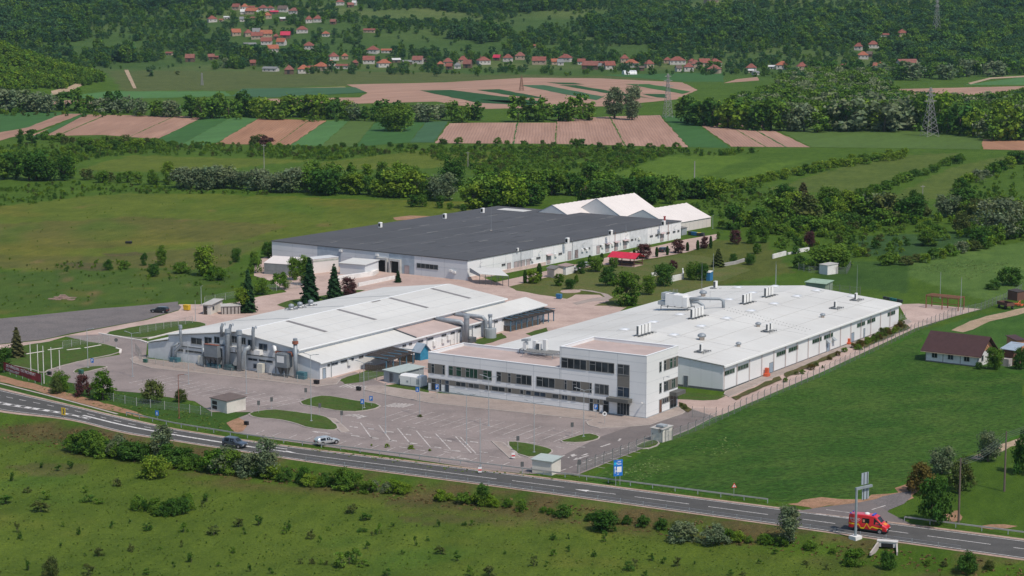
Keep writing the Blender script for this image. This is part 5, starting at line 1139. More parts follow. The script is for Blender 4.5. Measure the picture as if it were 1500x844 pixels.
PG=[(-.25,-.4,-.1,.4),(-.1,.25,.25,.4),(.13,.0,.25,.25),(-.1,-.05,.25,.08)]
ZG=[(-.3,-.35,.3,-.25),(-.2,-.25,-.1,.0),(.05,-.25,.15,.05),(-.12,.0,.12,.2),(-.06,.22,.06,.36)]
def sign(px,py,pys,kind,label,rz=0,w=.75,h=.95):
    x,y=G(px,py); zc=top_z(px,pys,y)-.05; t=empty('road_sign',(x,y,.04),rz,label,'sign','road signs around the car park')
    b=MB(); b.tube([(0,0,0),(0,0,zc+h/2)],.035,6); b.build('post',galv,t); b=MB(); mats=[signb]
    if kind in ('P','Z'):
        b.box(-w/2,-.08,zc-h/2,w/2,-.05,zc+h/2,0); glyph(b,PG if kind=='P' else ZG,w,-.08,zc,1); b.build('sign_panel',[signb,signw],t)
    elif kind=='back': b.box(-w/2,-.08,zc-h/2,w/2,-.05,zc+h/2); b.build('sign_panel',signbk,t)
    elif kind in('round','roundback'):
        n=18; b.prism([(.42*math.cos(6.283*k/n),-.08,zc+.42*math.sin(6.283*k/n)) for k in range(n)],(0,.03,0),0); 
        if kind=='round': b.prism([(.2*math.cos(6.283*k/n),-.09,zc+.2*math.sin(6.283*k/n)) for k in range(n)],(0,.01,0),1)
        b.build('sign_panel',[signw if kind=='round' else signbk,signbk],t)
    elif kind=='tri':
        b.prism([(-.45,-.08,zc-.35),(.45,-.08,zc-.35),(0,-.08,zc+.45)],(0,.03,0),0); b.prism([(-.27,-.09,zc-.25),(.27,-.09,zc-.25),(0,-.09,zc+.24)],(0,.01,0),1); b.box(-.05,-.1,zc-.25,.05,-.09,zc+.1,2); b.build('sign_panel',[signr,signw,signbk],t)
    elif kind=='chev':
        b.box(-w/2,-.08,zc-h/2,w/2,-.05,zc+h/2,0); b.prism([(-.2,-.09,zc+.5),(.1,-.09,zc+.5),(.32,-.09,zc),(.1,-.09,zc-.5),(-.2,-.09,zc-.5),(.02,-.09,zc)],(0,.01,0),1); b.build('sign_panel',[signy,signbk],t)
    elif kind=='marker':
        b.box(-.3,-.1,.2,.3,.1,1.1,0); b.box(-.3,-.11,.5,.3,-.1,.75,1); b.build('sign_panel',[signw,signr],t)
    return t
for a in ((135.5,538,528,'P','blue parking sign beside the small grass island near the flagpoles'),(230.5,616,605,'Z','blue sign on the grass strip beside the main road, near the brown lamp post'),(170.5,511,498,'roundback','round dark sign back at the tip of the entrance loop island'),
 (531,602,588,'Z','blue crossing sign at the right tip of the grass island, beside the light pole'),(543.8,596,583.5,'P','blue parking sign at the right tip of the grass island'),(468.5,610,594,'back','blue grey sign back between the two grass islands'),(500.6,622,605,'back','dark square sign back beside the long diagonal bays'),(448,586,571.5,'back','dark sign back at the left tip of the grass island'),(398,600,585,'back','dark sign back at the edge of the lower left bays'),(379,606,590,'back','dark sign back at the left end of the longer grass island'),
 (611.6,588,570.5,'Z','blue crossing sign beside the generator container'),(640.3,585,566.5,'P','blue parking sign by the office glazed side doors'),(873,613,596,'P','blue parking sign in front of the office canopy'),(885.6,622,606,'round','round white sign with a dark centre before the office entrance'),(838,640,622,'back','dark sign back left of the almond shaped island'),(758.5,662,642,'back','slim dark sign on the island by the roadside kiosk'),
 (764.8,698,680,'back','dark square sign back just left of the roadside kiosk'),(848.5,700,677,'back','dark sign back at the lower right corner of the car park'),(966.8,648,631,'back','slim dark sign in front of the kiosk by the fence'),(1075,728,711,'tri','red edged warning triangle beside the main road and green field'),(93.5,611,602.5,'chev','yellow chevron board between the main road and the soil bank'),(703,694,692,'marker','red and white marker on the verge of the main road'),(752,673,671,'marker','red and white marker at the island kerb by the kiosk')):
    k=a[3]; sign(*a, rz=R({'P':-20,'Z':-20,'back':10,'tri':15,'chev':-35}.get(k,0)), w={'back':.55,'chev':1.1}.get(k,.72), h={'chev':1.4,'back':.85}.get(k,.95))
# big blue direction sign
x,y=G(905,711); t=empty('direction_sign',(x,y,0),R(25),'tall blue direction sign with a white box on two posts by the main road','sign'); t.scale=(.72,.72,.94)
b=MB(); [b.tube([(xx,0,0),(xx,0,4.2)],.06,6) for xx in(-.55,.55)]; b.build('post',galv,t)
b=MB(); b.box(-1.15,-.12,1.7,1.15,-.07,4.6,0)
f=lambda x0,z0,x1,z1,m:b.box(x0,-.135,z0,x1,-.12,z1,m)
f(-1.05,3.75,-.5,4.15,2); [f(-.1+.22*k,4.15,.02+.22*k,4.35,1) for k in range(4)]; [f(-.15+.2*k,3.72,-.02+.2*k,3.9,1) for k in range(5)]; f(-.4,3.85,-.25,4.1,1)
f(-.32,2.35,.85,3.35,1); f(-.85,2.2,-.72,3.2,1); b.add([(-1.0,-.136,3.15),(-.57,-.136,3.15),(-.785,-.136,3.5)],[(0,1,2)],1); f(-.72,2.55,-.35,2.68,1); [f(-.25+.17*k,1.95,-.14+.17*k,2.12,1) for k in range(3)]
b.build('sign_panel',[signb,signw,flat('sign_cyan',(.02,.42,.60),.4)],t)
# gantry sign, seen from behind
x,y=G(1253,789); zg=float(hz(x,y)); t=empty('gantry_sign',(x,y,zg),R(38),'grey cantilever sign gantry with panels seen from behind, standing beside the red van','gantry')
gant=flat('gantry_grey',(.27,.31,.34),.5,.2); hg=top_z(1253,715,y)-zg; b=MB(); b.tube([(0,0,.4),(0,0,hg)],[.2,.18],12); b.build('pole',gant,t); b=MB(); b.box(-.7,-.7,-.3,.7,.7,.45); b.build('footing',flat('white_footing',(.66,.65,.63),.8),t)
b=MB(); b.box(-.22,-.16,hg-.3,3.3,.16,hg+.05); b.build('arm',gant,t)
b=MB(); b.box(1.5,.25,hg-2.1,3.0,.3,hg-.2); b.box(1.3,.25,hg+.2,2.8,.3,hg+2.0); b.build('sign_panel',flat('panel_back',(.30,.35,.40),.5),t); b=MB(); [b.box(xx,.18,hg-2.2,xx+.12,.25,hg+2) for xx in(1.75,2.45)]; b.build('bracket',steeld,t)
# red banner with lettering
def text_mesh(body,size,m,name,parent,loc,rot=(R(90),0,0)):
    cu=bpy.data.curves.new(name,'FONT'); cu.body=body; cu.size=size; cu.extrude=.01; cu.align_x='LEFT'
    o=bpy.data.objects.new(name,cu); col.objects.link(o); dg=bpy.context.evaluated_depsgraph_get(); me=bpy.data.meshes.new_from_object(o.evaluated_get(dg)); bpy.data.objects.remove(o)
    me.materials.clear(); me.materials.append(m); return link(name,me,parent,loc,rot)
A=Vector(G(5,546));B=Vector(G(60,564.5)); d=B-A; W=d.length; t=empty('banner',(A.x,A.y,.0),math.atan2(d.y,d.x),'long dark red sale banner with white lettering strung beside the main road','banner')
b=MB(); n=12
for k in range(n):
    x0,x1=W*k/n,W*(k+1)/n; y0,y1=.1*math.sin(k*1.3),.1*math.sin((k+1)*1.3); b.quad((x0,y0,.55),(x1,y1,.55),(x1,y1,2.35),(x0,y0,2.35))
bb=b.build('cloth',flat('banner_red',(.22,.025,.035),.7,var=.2),t); b=MB(); [b.tube([(W*k/6,.14,0),(W*k/6,.14,2.4)],.05,6) for k in range(7)]; b.build('post',galv,t)

L1_=text_mesh('DE VÂNZARE / DE ÎNCHIRIAT',.85,signw,'lettering',bb,(W*.10,-.16,1.55)); xs_=[v.co.x for v in L1_.data.vertices]; L1_.scale.x=W*.78/(max(xs_)-min(xs_))
L2_=text_mesh('FOR SALE & RENT',.72,signw,'lettering',bb,(W*.09,-.16,.78)); xs_=[v.co.x for v in L2_.data.vertices]; L2_.scale.x=W*.36/(max(xs_)-min(xs_))
# flagpoles
for i,(px,py,pyt,lb) in enumerate(((45.5,552,504,'leftmost of the five white flagpoles, with rust at its foot'),(56,548,506,'second of the five flagpoles, pale green'),(64.5,562,508,'nearest of the five flagpoles, middle one'),(75.5,541,510,'fourth of the five white flagpoles'),(87.5,541,514,'shortest white flagpole, last of the five'))):
    x,y=G(px,py); t=empty('flagpole',(x,y,0),0,lb,'flagpole','five flagpoles at the entrance'); h=top_z(px,pyt,y); b=MB(); b.tube([(0,0,0),(0,0,h)],[.11,.07],8); b.build('pole',flat('flagpole_white',(.62,.60,.57),.5,var=.2),t); b=MB(); b.lathe((0,0,h),[(.06,0),(.12,.08),(.02,.2)],8); b.build('finial',galv,t)
# ------------------------------------------------------------------ fences and guard rails
fmesh=meshmat('wire_mesh',(.22,.24,.23),.17)
b=MB(); b.box(-.045,-.045,0,.045,.045,1.95); b.prism([(-.045,-.045,1.95),(.045,-.045,1.95),(.045,.045,1.95),(-.045,.045,1.95)],(.22,0,.32)); fp_me=b.mesh('post',flat('dark_fence_post',(.17,.18,.18),.6))
b=MB(); b.box(-.04,-.04,0,.04,.04,1.7); fp2_me=b.mesh('post',flat('pale_fence_post',(.40,.40,.38),.7))
def fence(pts,label,step=2.6,me=None,h=1.85,mesh=True,z0=.02):
    P=[Vector(G(*p)) for p in pts]; O=P[0]; t=empty('wire_fence',(O.x,O.y,z0),0,label,'fence'); q=[p-O for p in P]
    if mesh:
        b=MB(); [b.quad((*a,.05),(*c,.05),(*c,h),(*a,h)) for a,c in zip(q,q[1:])]; b.build('wire_netting',fmesh,t)
        b=MB()
        for zz in (h,h*.5):
            b.tube([(*a,zz) for a in q],.012,4)
        b.build('tension_wire',steel,t)
    for a,c in zip(q,q[1:]):
        L=(c-a).length; n=max(1,int(round(L/step)))
        for k in range(n+(1 if c is q[-1] else 0)):
            p=a.lerp(c,k/n); link('post',me or fp_me,t,loc=(p.x,p.y,0),rot=(0,0,math.atan2((c-a).y,(c-a).x)-1.57))
fence([(846,694),(897,675),(955,652),(985,645)],'wire fence beside the bays at the lower right corner of the car park')
fence([(985,645),(1030,628),(1110,590),(1200,553),(1300,506),(1345,484)],'long wire fence between the concrete drive and the green field',step=3)
fence([(1345,484),(1400,463),(1437,455)],'wire fence along the far concrete apron beyond the brown roofed house',step=2.6)
fence([(1437,455),(1470,442),(1496,428)],'wire fence running off to the right edge beyond the apron',step=3)
fence([(1014,612),(1049,613)],'short fence and gate across the concrete drive',step=3)
fence([(205,530),(240,537),(300,546),(360,553),(455,563)],'wire fence on the kerb along the duct hall end wall',step=3.2,me=fp2_me,h=1.5)
fence([(199,517),(207,527)],'short green gate panel at the left corner of the duct hall',step=2)
fence([(110,571),(150,585),(200,595),(262,603),(310,610)],'wire fence in the grass between the bushes and main road',me=fp2_me,h=1.5,step=3)
fence([(92,512),(118,506),(145,505),(160,500)],'row of pale fence posts on the entrance loop island',me=fp2_me,step=2.8)
fence([(205,490),(240,483),(282,474)],'row of pale fence posts on the verge by the entrance drive',me=fp2_me,step=2.8)
fence([(300,445),(345,437),(390,428),(450,421)],'wire fence behind the gatehouse along the grass',me=fp2_me,step=3.2)
fence([(1170,396),(1185,400),(1240,402),(1246,392)],'wire enclosure around the small pump house',step=3)
fence([(1195,425),(1215,427),(1260,432)],'wire fence behind the far edge of the production hall',step=3)
fence([(527,560),(552,557),(575,551)],'low wire gate across the lane by the grey shed',step=2.4)
fence([(1313,471),(1326,468)],'short railing at the far corner of the production hall',step=2,h=1.2,me=fp2_me)
b=MB(); b.box(-.05,-.06,0,.05,.06,.72); rp_me=b.mesh('post',galv)
def guardrail(pts,label,m,h=.75,step=4.,double=False):
    P=[Vector(p) for p in pts]; O=P[0]; z0=.03; t=empty('guard_rail',(O.x,O.y,z0),0,label,'guard rail'); q=[p-O for p in P]; b=MB()
    for zz in ((h-.16,h-.42) if double else (h-.17,)):
        b_h=.08 if double else .22
        for a,c in zip(q,q[1:]):
            d=(c-a).normalized(); n=Vector((-d.y,d.x))*.05; b.prism([(*(a+n),zz),(*(a-n),zz),(*(c-n),zz),(*(c+n),zz)],(0,0,b_h))
    b.build('rail',m,t); s=0; nxt=0
    for a,c in zip(q,q[1:]):
        L=(c-a).length
        while nxt<s+L: p=a.lerp(c,(nxt-s)/L); link('post',rp_me,t,loc=(p.x,p.y,0),rot=(0,0,math.atan2((c-a).y,(c-a).x))); nxt+=step
        s+=L
def along(f,x0,x1,off=0):
    L=lane(f); return [(p.x,p.y+off) for p in L if x0<=p.x<=x1]
railm=flat('rail_steel',(.36,.36,.35),.45,.3); raild=flat('rail_grey',(.24,.24,.25),.5,.3)
guardrail(along(-.26,G(178,612)[0],G(1147,738)[0]),'long guard rail on the far side of the main road beside the car park',railm)
guardrail(along(-.22,G(1310,758)[0],G(1560,795)[0]),'guard rail on the far side of the main road right of the side road',railm)
guardrail(along(1.02,G(448,670)[0],G(1412,803)[0]),'low double guard rail on the near side of the main road',raild,double=True)
# culvert
x,y=G(1300,800); t=empty('culvert_head',(x,y,float(hz(x,y))),R(-18),'white concrete culvert head with a sloping wing wall below the red van','culvert'); t.scale=(.72,.8,.72); b=MB(); b.box(-2.0,-.5,.2,2.0,.5,1.3); b.box(-2.1,-.6,1.3,2.1,.6,1.5); b.build('headwall',flat('culvert_white',(.55,.53,.51),.8),t); b=MB(); b.prism([(-2.0,-.5,-.8),(-2.0,-.5,1.2),(-3.0,-3.8,-.2),(-3.0,-3.8,-.8)],(.3,0,0)); b.prism([(1.8,-.5,-.8),(1.8,-.5,1.2),(2.2,-2.5,0),(2.2,-2.5,-.8)],(.3,0,0)); b.build('wing_wall',flat('culvert_grey',(.40,.36,.34),.9),t); b=MB(); b.box(-1.2,-.53,.2,1.2,-.5,1.0); b.build('pipe_mouth',black,t)
# utility poles with wires
wood=flat('pole_wood',(.13,.10,.085),.85,var=.2)
def upole(px,py,pyt,label,name='utility_pole',cross=True,r=.16,m=None,group='utility poles'):
    x,y,z=GT(px,py); h=top_z(px,pyt,y)-z; t=empty(name,(x,y,z),R(rnd.uniform(-25,25)),label,'utility pole',group)
    b=MB(); b.tube([(0,0,-.3),(0,0,h)],[r,r*.6],8); b.build('pole',m or wood,t)
    if cross: b=MB(); b.box(-.9,-.07,h-.7,.9,.07,h-.55); [b.box(xx-.05,-.05,h-.55,xx+.05,.05,h-.35) for xx in(-.8,0,.8)]; b.build('crossarm',m or wood,t)
    return (x,y,z+h-.4)
p1=upole(1404,767,671,'leaning dark utility pole by the big round tree at the roadside',cross=False,r=.19); p2=upole(1471,720,632,'utility pole beside the dirt path at the right edge',cross=False,r=.19); p3=(*G(1560,690),12.)
concp=flat('concrete_pole',(.30,.28,.27),.9)
upole(387,250,211,'concrete pole above the silvery willows in the hedge',m=concp); upole(685.5,245,222,'concrete pole in the meadow behind the silver willow',m=concp); upole(1017,282,236,'thick concrete pole in the light green meadow',r=.28,m=concp,cross=False); upole(1351,302,271,'concrete pole between the dark trees on the right',m=concp)
t=empty('power_line',(0,0,0),0,'thin overhead wires between the two roadside utility poles','cable'); b=MB()
for k in range(4):
    o=(-.5+.33*k)
    for A,B in ((p1,p2),(p2,p3)):
        b.tube([(A[0]+o+(B[0]-A[0])*s,A[1]+(B[1]-A[1])*s,A[2]-.2*k+(B[2]-A[2])*s-4*s*(1-s)*.7) for s in (0,.2,.4,.6,.8,1)],.022,4,caps=False)
b.build('wire',steeld,t)
# lattice pylons
def pylon(px,py,pyt,label,w=5.,arms=True,m=None):
    x,y,z=GT(px,py); h=top_z(px,pyt,y)-z; t=empty('pylon',(x,y,z),R(20),label,'pylon','lattice pylons'); b=MB(); n=9; r=.12
    W=lambda s:w/2*(1-s)**1.25+.35
    for k in range(n):
        s0,s1=(k/n),(k+1)/n; z0,z1=h*s0,h*s1; a,c=W(s0),W(s1)
        for sx,sy in ((1,1),(1,-1),(-1,-1),(-1,1)): b.tube([(sx*a,sy*a,z0),(sx*c,sy*c,z1)],r,4,caps=False)
        for p,q in (((1,1),(1,-1)),((1,-1),(-1,-1)),((-1,-1),(-1,1)),((-1,1),(1,1))):
            b.tube([(p[0]*a,p[1]*a,z0),(q[0]*c,q[1]*c,z1)],r*.7,3,caps=False); b.tube([(q[0]*a,q[1]*a,z0),(p[0]*c,p[1]*c,z1)],r*.7,3,caps=False)
    b.build('lattice_tower',m or flat('pylon_steel',(.27,.265,.265),.6),t)
    if arms:
        b=MB()
        for s,L in ((.72,3.6),(.84,2.8),(.94,2.0)):
            for sx in (-1,1): b.tube([(0,0,h*s+.5),(sx*L,0,h*s)],r,4); b.tube([(0,0,h*s-.5),(sx*L,0,h*s)],r,4)
        b.build('crossarm',m or flat('pylon_steel',(.30,.29,.29),.6),t)
pylon(978,172,108,'slim lattice pylon at the end of the pale ploughed plots',4); pylon(1361.5,200,128,'broad lattice pylon before the right hand wood',6.5); pylon(1371.5,53,-8,'tall lattice pylon on the wooded hillside',7); pylon(764,133,112,'rusty lattice mast in the far ploughed plots',2.2,False,m=flat('rust_lattice',(.25,.14,.10),.8)); pylon(296,125,107,'thin lattice mast in the far olive pasture',1.2,False)
# ------------------------------------------------------------------ vehicles
def paint(name,c,metal=.0): 
    if name in MATS: return MATS[name]
    m,t,b=nmat(name); b.inputs['Base Color'].default_value=(*c,1); b.inputs['Roughness'].default_value=.28; b.inputs['Metallic'].default_value=metal; b.inputs['Coat Weight'].default_value=.5; MATS[name]=m; return m
tyrem=flat('tyre_rubber',(.018,.018,.02),.85); rimm=flat('alloy_rim',(.38,.39,.40),.35,.6); carglass=glassmat('car_glass',(.010,.013,.016),.04); plast=flat('black_plastic',(.025,.025,.028),.6)
lampm=flat('headlamp_glass',(.62,.64,.66),.1,spec=.6); taillm=flat('tail_lamp_red',(.35,.015,.015),.2)
def vehicle(px,py,rz,label,cat,st,paintm,wheels,wr,W,name='parked_car',gh=None,rails=False):
    """st: stations along x (rear to front) of (x, z_bottom, z_belt, z_roof, half width at belt, half width at roof)"""
    x,y=G(px,py); t=empty(name,(x,y,.045),rz,label,cat)
    sec=lambda s:[(s[0],-s[4]*.94,s[1]),(s[0],-s[4],(s[1]+s[2])*.5),(s[0],-s[4]*.985,s[2]),(s[0],-s[5],s[3]-.05),(s[0],-s[5]*.8,s[3]),(s[0],s[5]*.8,s[3]),(s[0],s[5],s[3]-.05),(s[0],s[4]*.985,s[2]),(s[0],s[4],(s[1]+s[2])*.5),(s[0],s[4]*.94,s[1])]
    b=MB(); n=10; vs=[p for s in st for p in sec(s)]; k=len(st)
    fs=[(i*n+j,(i+1)*n+j,(i+1)*n+(j+1)%n,i*n+(j+1)%n) for i in range(k-1) for j in range(n)]+[tuple(range(n)),tuple(range((k-1)*n,k*n))[::-1]]
    b.add(vs,fs); body=b.build('body',paintm,t)
    bv=body.modifiers.new('soft','BEVEL'); bv.width=.05; bv.segments=2; bv.limit_method='ANGLE'; bv.angle_limit=R(25)
    # windows follow the greenhouse
    def side(i,j,a=.06,c=.10,lo=.06,hi=.10,nm='side_window'):
        s0,s1=st[i],st[j]
        for sg in(-1,1):
            def pt(s,u,v,s2):   # u along, v up
                f=lambda q:s[q]+(s2[q]-s[q])*u
                xb=f(0); zb,zr=f(2),f(3)-.05; yb,yr=f(4)*.985,f(5)
                return (xb,sg*(yb+(yr-yb)*v+.015),zb+(zr-zb)*v)
            m=MB(); m.quad(pt(s0,a,lo,s1),pt(s0,1-c,lo,s1),pt(s0,1-c,1-hi,s1),pt(s0,a,1-hi,s1)); m.build(nm,carglass,t)
    for i,j in gh['side']: side(i,j)
    def scr(i,j,nm):
        s0,s1=st[i],st[j]; m=MB(); up=.02; 
        a=lambda s,o,f:(s[0]+o,f*s[5]*.80,s[3]+up)
        d=.12; L=lambda u,f:(s0[0]+(s1[0]-s0[0])*u, f*(s0[5]+(s1[5]-s0[5])*u)*.80, s0[3]+(s1[3]-s0[3])*u+up)
        m.quad(L(d,-1),L(1-d,-1),L(1-d,1),L(d,1)); m.build(nm,carglass,t)
    scr(*gh['front'],'windscreen'); 
    if 'rear' in gh: scr(*gh['rear'],'rear_window')
    for wx in wheels:
        for sg in (-1,1):
            yy=sg*(W/2-.09); b=MB(); b.tube([(wx,yy-.12,wr),(wx,yy+.12,wr)],wr,18); wo=b.build('wheel',tyrem,t); b=MB(); b.tube([(wx,yy+sg*.115,wr),(wx,yy+sg*.135,wr)],wr*.62,14); b.build('rim',rimm,wo)
            b=MB(); nn=14; b.prism([(wx+(wr+.09)*math.cos(math.pi*q/nn),sg*(W/2+.004),wr+(wr+.09)*math.sin(math.pi*q/nn)) for q in range(nn+1)],(0,sg*.012,0)); b.build('wheel_arch',plast,t)
    f=st[-1]; r=st[0]
    for sg in (-1,1):
        b=MB(); b.box(f[0]-.10,sg*f[4]*.5,f[2]-.26,f[0]+.03,sg*f[4]*.93,f[2]-.06); b.build('headlight',lampm,t)
        b=MB(); b.box(r[0]-.03,sg*r[4]*.66,r[2]-.28,r[0]+.1,sg*r[4]*.97,r[2]-.02); b.build('taillight',taillm,t)
        mx=st[gh['mirror']]; b=MB(); b.box(mx[0]-.02,sg*(mx[4]),mx[2]+.02,mx[0]+.18,sg*(mx[4]+.2),mx[2]+.2); b.build('wing_mirror',plast,t)
    b=MB(); b.box(f[0]-.04,-f[4]*.85,f[1]+.02,f[0]+.05,f[4]*.85,f[1]+.28); b.box(f[0]-.02,-f[4]*.42,f[2]-.25,f[0]+.035,f[4]*.42,f[2]-.1); b.build('front_bumper',plast,t)
    b=MB(); b.box(r[0]-.05,-r[4]*.85,r[1]+.02,r[0]+.04,r[4]*.85,r[1]+.25); b.build('rear_bumper',plast,t)
    b=MB(); b.box(st[1][0],-W/2+.03,st[1][1]-.02,st[-2][0],W/2-.03,st[1][1]+.14); b.build('sill',plast,t)
    if rails:
        for sg in(-1,1): b=MB(); i,j=rails; b.tube([(st[i][0],sg*st[i][5]*.8,st[i][3]+.07),(st[j][0],sg*st[j][5]*.8,st[j][3]+.07)],.03,6); b.build('roof_rail',steel,t)
    return t
SUV=[(-2.28,.42,1.02,1.10,.84,.72),(-2.18,.32,1.06,1.50,.90,.70),(-1.85,.30,1.06,1.70,.92,.68),(-.6,.28,1.03,1.74,.93,.69),(.35,.28,1.01,1.66,.93,.66),(1.05,.28,.99,1.06,.92,.72),(1.95,.30,.90,.93,.89,.62),(2.25,.38,.78,.80,.80,.5)]
sgh=dict(side=[(2,3),(3,4)],front=(4,5),rear=(0,2),mirror=4)
WAGON=[(x,a*.9,b_*.87,c_*.86,d_*.97,e_) for x,a,b_,c_,d_,e_ in SUV]
def heading(px,py,dx,dy):
    a=Vector(G(px,py));b=Vector(G(px+dx,py+dy)); d=b-a; return math.atan2(d.y,d.x)
hr_=heading(345,654,60,8.4)
vehicle(344.5,655,hr_,'dark slate blue estate car driving along the main road behind the roadside bushes','car',SUV,paint('slate_blue_paint',(.075,.095,.125),.35),(-1.42,1.40),.36,1.86,'estate_car',sgh,(2,4))
vehicle(479,651,heading(479,651,20,-3.2),'silver estate car parked in the lower bays beside the guard rail','car',WAGON,paint('silver_paint',(.50,.52,.53),.5),(-1.42,1.40),.35,1.84,'estate_car',sgh,(2,4))
vehicle(234,458,heading(234,458,-30,-1.5),'black car parked alone on the grey gravel lot','car',WAGON,paint('black_paint',(.012,.013,.017)),(-1.42,1.40),.35,1.84,'parked_car',sgh)
for (px,py,lb,c) in ((973,369,'dark grey car parked beside the warehouse between the thujas',(.03,.035,.042)),(935,379,'dark car parked in the shade behind the red roofed gazebo',(.03,.03,.035)),(842,398,'white car parked by the warehouse behind the small white hut',(.55,.56,.57)),(858,391,'silver car parked by the warehouse behind the round bushes',(.40,.41,.42))):
    vehicle(px,py,math.pi/2-R(35.8),lb,'car',WAGON,paint('car_paint_%d'%px,c,.2),(-1.42,1.40),.35,1.84,'parked_car',sgh)
# red rescue van
red=paint('van_red',(.55,.018,.028)); VAN=[(-3.0,.40,1.30,2.30,.93,.84),(-2.92,.36,1.32,2.52,1.0,.86),(-1.0,.34,1.32,2.62,1.0,.86),(.9,.34,1.32,2.60,1.0,.86),(1.30,.34,1.32,2.48,1.0,.83),(2.15,.36,1.36,1.58,.99,.84),(2.80,.40,1.12,1.26,.95,.78),(2.98,.46,.92,1.02,.88,.66)]
vz=heading(1275,777,50,6.9)
v=vehicle(1273.5,778.5,vz,'red rescue van with yellow zigzag stripes driving on the main road','van',VAN,red,(-1.75,1.95),.38,2.0,'rescue_van',dict(side=[(3,5)],front=(4,5),mirror=5))
yel=flat('reflective_yellow',(.75,.52,.02),.4); bluel=flat('blue_beacon',(.02,.07,.45),.2)
b=MB()
def zig(sg):
    y=sg*1.012
    def strip(P,w=.2):
        for a,c in zip(P,P[1:]): b.quad((a[0],y,a[1]-w/2),(c[0],y,c[1]-w/2),(c[0],y,c[1]+w/2),(a[0],y,a[1]+w/2))
    strip([(-2.9,1.12),(-1.35,1.12),(-1.02,.62),(-.55,.62),(-.1,1.42),(.4,.70),(.75,1.02),(1.3,.9),(2.3,.82)])
for sg in(-1,1): zig(sg)
b.build('yellow_stripe',yel,v)
for sg in (-1,1):
    m=MB(); m.quad((-.85,sg*.985,1.42),(.3,sg*.985,1.42),(.3,sg*.905,2.15),(-.85,sg*.905,2.15)); m.build('side_window',carglass,v)
    m=MB(); m.box(-.72,sg*.99,1.55,-.42,sg*1.0,1.95); m.build('window_badge',flat('badge_orange',(.6,.3,.2),.5),v)
m=MB(); m.box(.55,-.7,2.6,.85,.7,2.76); m.build('light_bar',bluel,v); m=MB(); m.lathe((-.4,0,2.6),[(.4,0),(.38,.15),(.2,.25)],12); m.build('roof_vent',whitem,v); m=MB(); [m.box(-2.9,s*.6-.1,2.52,-2.7,s*.6+.1,2.66) for s in(-1,1)]; m.build('beacon',bluel,v)
text_mesh('SMURD',.50,signw,'lettering',v,(-2.75,-1.0,1.72),(R(97),0,0)); text_mesh('AMBULANȚĂ',.2,signw,'lettering',v,(-2.6,-1.02,1.42),(R(92),0,0))
m=MB(); m.quad((2.25,-.5,1.56),(2.7,-.5,1.335),(2.7,.5,1.335),(2.25,.5,1.56)); m.build('bonnet_stripe',flat('bonnet_orange',(.65,.22,.03),.4),v)
# ------------------------------------------------------------------ vegetation
LC=dict(dark=((.038,.096,.018),(.064,.134,.026)),mid=((.072,.150,.020),(.112,.194,.030)),lime=((.112,.195,.018),(.155,.235,.030)),willow=((.115,.160,.085),(.155,.195,.110)),conifer=((.022,.058,.026),(.032,.074,.028)),purple=((.085,.036,.040),(.115,.052,.052)),brown=((.072,.098,.030),(.098,.122,.038)),pine=((.085,.092,.042),(.105,.10,.042)),thuja=((.032,.074,.018),(.046,.10,.022)),far=((.034,.088,.036),(.068,.130,.050)),rust=((.095,.076,.022),(.125,.10,.030)))
for k,(a,c) in LC.items(): leafmat('leaf_'+k,a,c)
bark=flat('bark',(.10,.08,.065),.95,var=.3,scale=3)
def leafmesh(name,mats,C,Nn,size,tint,trunk=None):
    """C centres, Nn normals, size per leaf; quads with numpy"""
    n=len(C); rs=np.random.RandomState(n)
    up=rs.normal(size=(n,3)); a=np.cross(Nn,up); a/=np.linalg.norm(a,axis=1)[:,None]+1e-9; b=np.cross(Nn,a)
    s=size[:,None]; asp=rs.uniform(.6,1,(n,1))
    V=np.stack([C-a*s-b*s*asp*.3,C-a*s*.2-b*s*asp,C+a*s+b*s*asp*.2,C+a*s*.1+b*s*asp],1)
    V+=Nn[:,None,:]*rs.uniform(-.35,.35,(n,4,1))*s[:,None]
    V=V.reshape(-1,3); nv=len(V)
    tv,tf=([],[]) if trunk is None else (trunk.v,trunk.f)
    me=bpy.data.meshes.new(name); me.vertices.add(nv+len(tv))
    co=np.concatenate([V,np.array(tv,float).reshape(-1,3)]) if len(tv) else V
    me.vertices.foreach_set('co',co.astype('f4').ravel())
    li=list(range(nv))+[nv+i for f in tf for i in f]; ls=[4]*n+[len(f) for f in tf]
    me.loops.add(len(li)); me.loops.foreach_set('vertex_index',li); me.polygons.add(len(ls)); me.polygons.foreach_set('loop_start',np.concatenate([[0],np.cumsum(ls)[:-1]]).astype('i4')); me.polygons.foreach_set('loop_total',ls)
    for m in mats: me.materials.append(m)
    if tf: me.polygons.foreach_set('material_index',[0]*n+[1]*len(tf))
    at=me.color_attributes.new('tint','FLOAT_COLOR','CORNER'); tc=np.ones((len(li),4)); tc[:nv,:3]=np.repeat(tint,4,axis=0); at.data.foreach_set('color',tc.astype('f4').ravel())
    me.update(); me.validate(); return me
